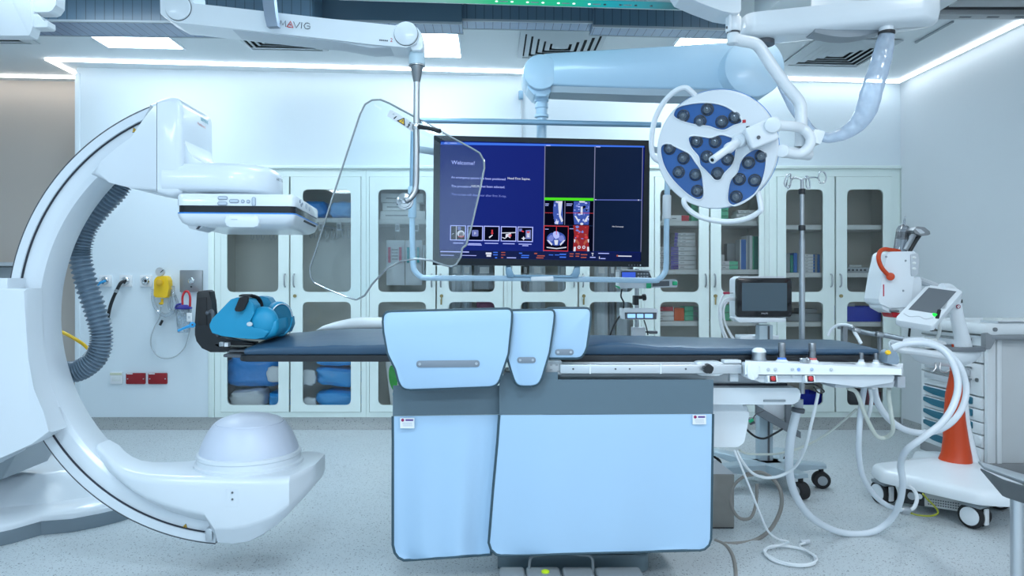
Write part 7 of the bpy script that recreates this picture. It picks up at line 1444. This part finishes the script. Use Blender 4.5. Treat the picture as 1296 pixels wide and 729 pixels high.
hose('console_lead', [(1101, 492, 2.96), (1103, 505, 2.97), (1101, 520, 3.0), (1098, 530, 3.05)], .0075, cabw, 'short white lead hanging behind the V of cream tube', 'cable')
hose('console_lead', [(1036, 493, 2.9), (1034, 505, 2.92), (1026, 540, 2.98), (1018, 570, 3.06), (1005, 592, 3.16), (985, 603, 3.2), (965, 604, 3.18), (950, 597, 3.12), (938, 582, 3.06), (932, 569.5, 3.05)], .0065, cabw, 'white cable swinging from the console down to the table column', 'cable')
hose('thin_lead', [(936, 570, 3.1), (945, 574, 3.14), (962, 575, 3.2), (985, 574, 3.28), (1015, 566, 3.3), (1045, 550, 3.24), (1068, 532, 3.12), (1084, 518, 3.02)], .005, cabc, 'thin cream lead drooping below the drawer box of the table', 'cable')
b = B(); q = [(929, 569.5, 3.0), (937, 588, 3.01), (950, 620, 3.06), (962, 650, 3.12), (972, 672, 3.18), (984, 682, 3.24), (998, 686, 3.3)]
q2 = [P(*p) for p in q]
for k in range(44):
    a = 2*PI*k/16+1.9; q2.append(V(PX(1000, 3.2)+.105*math.cos(a)*(1+.05*math.sin(k*1.7)), 3.2+.115*math.sin(a), .009+.0035*(k/16)))
q2 += [V(PX(1012, 3.3), 3.3, .018), V(PX(1020, 3.33), 3.34, .018)]
b.tube(q2, .0048, 8, 5); b.cyl(q2[-1]-V(.02, 0, 0), q2[-1]+V(.03, .02, 0), .011, n=14, bev=.002, mi=1); tag(b.obj('coiled_cable', [cabw, lgrey]), 'white cable running down from the table column to a flat coil on the floor', 'cable')
hose('taupe_cable', [(906, 688, zf(0, 684)), (930, 688, zf(0, 688)), (955, 684, zf(0, 683)), (975, 670, 3.42), (988, 645, 3.42), (988, 622, 3.45), (978, 606, 3.5), (962, 598, 3.55), (945, 600, 3.52)], .0095, cabb, 'taupe cable arching from the floor towards the pedestal', 'cable')
hose('taupe_cable', [(958, 600, 3.4), (940, 604, 3.4), (927, 618, 3.4), (925, 638, 3.4), (935, 655, 3.42), (950, 655, 3.42), (957, 636, 3.44), (958, 612, 3.46)], .0075, cabb, 'taupe cable in a closed hanging loop in front of the steel box', 'cable')
hose('taupe_cable', [(905, 684, zf(0, 684)), (918, 690, zf(0, 690)), (927, 703, zf(0, 703)), (931, 722, zf(0, 722)), (931, 745, zf(0, 745))], .0085, cabb, 'taupe cable lying on the floor beside the right drape, leaving at the bottom edge', 'cable')
b = B(); b.tube([P(942, 541, 3.95), P(955, 552, 3.95), P(967, 555, 3.95), P(978, 550, 3.97), P(990, 543, 4.0)], .006, 8); b.tube([P(944, 523, 3.98), P(950, 533, 3.98), P(957, 524, 4.0), P(966, 520, 4.1)], .0035, 8, mi=1); b.cyl(P(948, 534, 3.96), P(953, 531, 3.96), .009, n=10, mi=2); b.cyl(P(949, 536.5, 3.96), P(955, 534.5, 3.96), .007, n=10, mi=1)
tag(b.obj('clip_leads', [black, dgrey, green]), 'black and green clip leads hanging by the stand bracket', 'cable')

# foot switch at the lower edge
fs = thing('foot_switch', 'grey foot switch with a tall carrying loop and a yellow button at the bottom edge', 'foot switch', V(PX(712, 2.86), 2.86, 0))
fm = mat('foot_switch_grey', (.24, .27, .29), .5)
z_ = PZ(721.5, 2.86)
for i, (a, c) in enumerate(((632, 664), (666, 709), (712, 751), (754, 812))):
    b = B(); b.box(PX(a, 2.86), PX(c, 2.86), 2.72, 2.90, .012, z_, .012, 3); b.obj('pedal', fm, fs)
b = B(); b.box(PX(630, 2.86), PX(815, 2.86), 2.70, 2.92, 0, .014, .004); b.obj('base_plate', dgrey, fs)
b = B(); b.tube([P(669.5, 724, 2.88), P(670.5, 710, 2.88), P(673.5, 704.5, 2.88), P(682, 702.5, 2.88), P(710, 700.5, 2.88), P(740, 702.5, 2.88), P(747, 704.5, 2.88), P(750, 710, 2.88), P(750.5, 724, 2.88)], .006, 10, 6); b.obj('carrying_loop', mat('loop_grey', (.20, .23, .25), .4), fs)
b = B(); b.lathe([(.017, 0), (.016, .006), (.009, .010), (0, .011)], V(PX(690, 2.85), 2.84, z_-.001), n=24); lab(b.obj('button', mat('button_lime', (.55, .75, .02), .4), fs), 'lime yellow button')

# ================================================================ CAMERA AND OUTPUT
cam = bpy.data.cameras.new('camera'); cam.sensor_width = 36; cam.lens = F/1296*36; cam.shift_x = (648-CX)/1296; cam.shift_y = -(364.5-CY)/1296; cam.clip_start = .05
co = bpy.data.objects.new('camera', cam); C.objects.link(co); co.location = (0, 0, EYE); co.rotation_euler = (PI/2, 0, 0)
sc = bpy.context.scene; sc.camera = co
w = bpy.data.worlds.new('world'); sc.world = w; w.use_nodes = True; w.node_tree.nodes['Background'].inputs[0].default_value = (.55, .7, .8, 1); w.node_tree.nodes['Background'].inputs[1].default_value = .05
sc.view_settings.view_transform = 'Standard'; sc.view_settings.look = 'None'; sc.view_settings.gamma = 1; sc.view_settings.use_curve_mapping = False
sc.view_settings.exposure = 0.36
sc.cycles.use_denoising = True; sc.cycles.max_bounces = 8; sc.cycles.diffuse_bounces = 4; sc.cycles.transparent_max_bounces = 16; sc.cycles.caustics_reflective = False; sc.cycles.caustics_refractive = False; sc.cycles.sample_clamp_indirect = 6
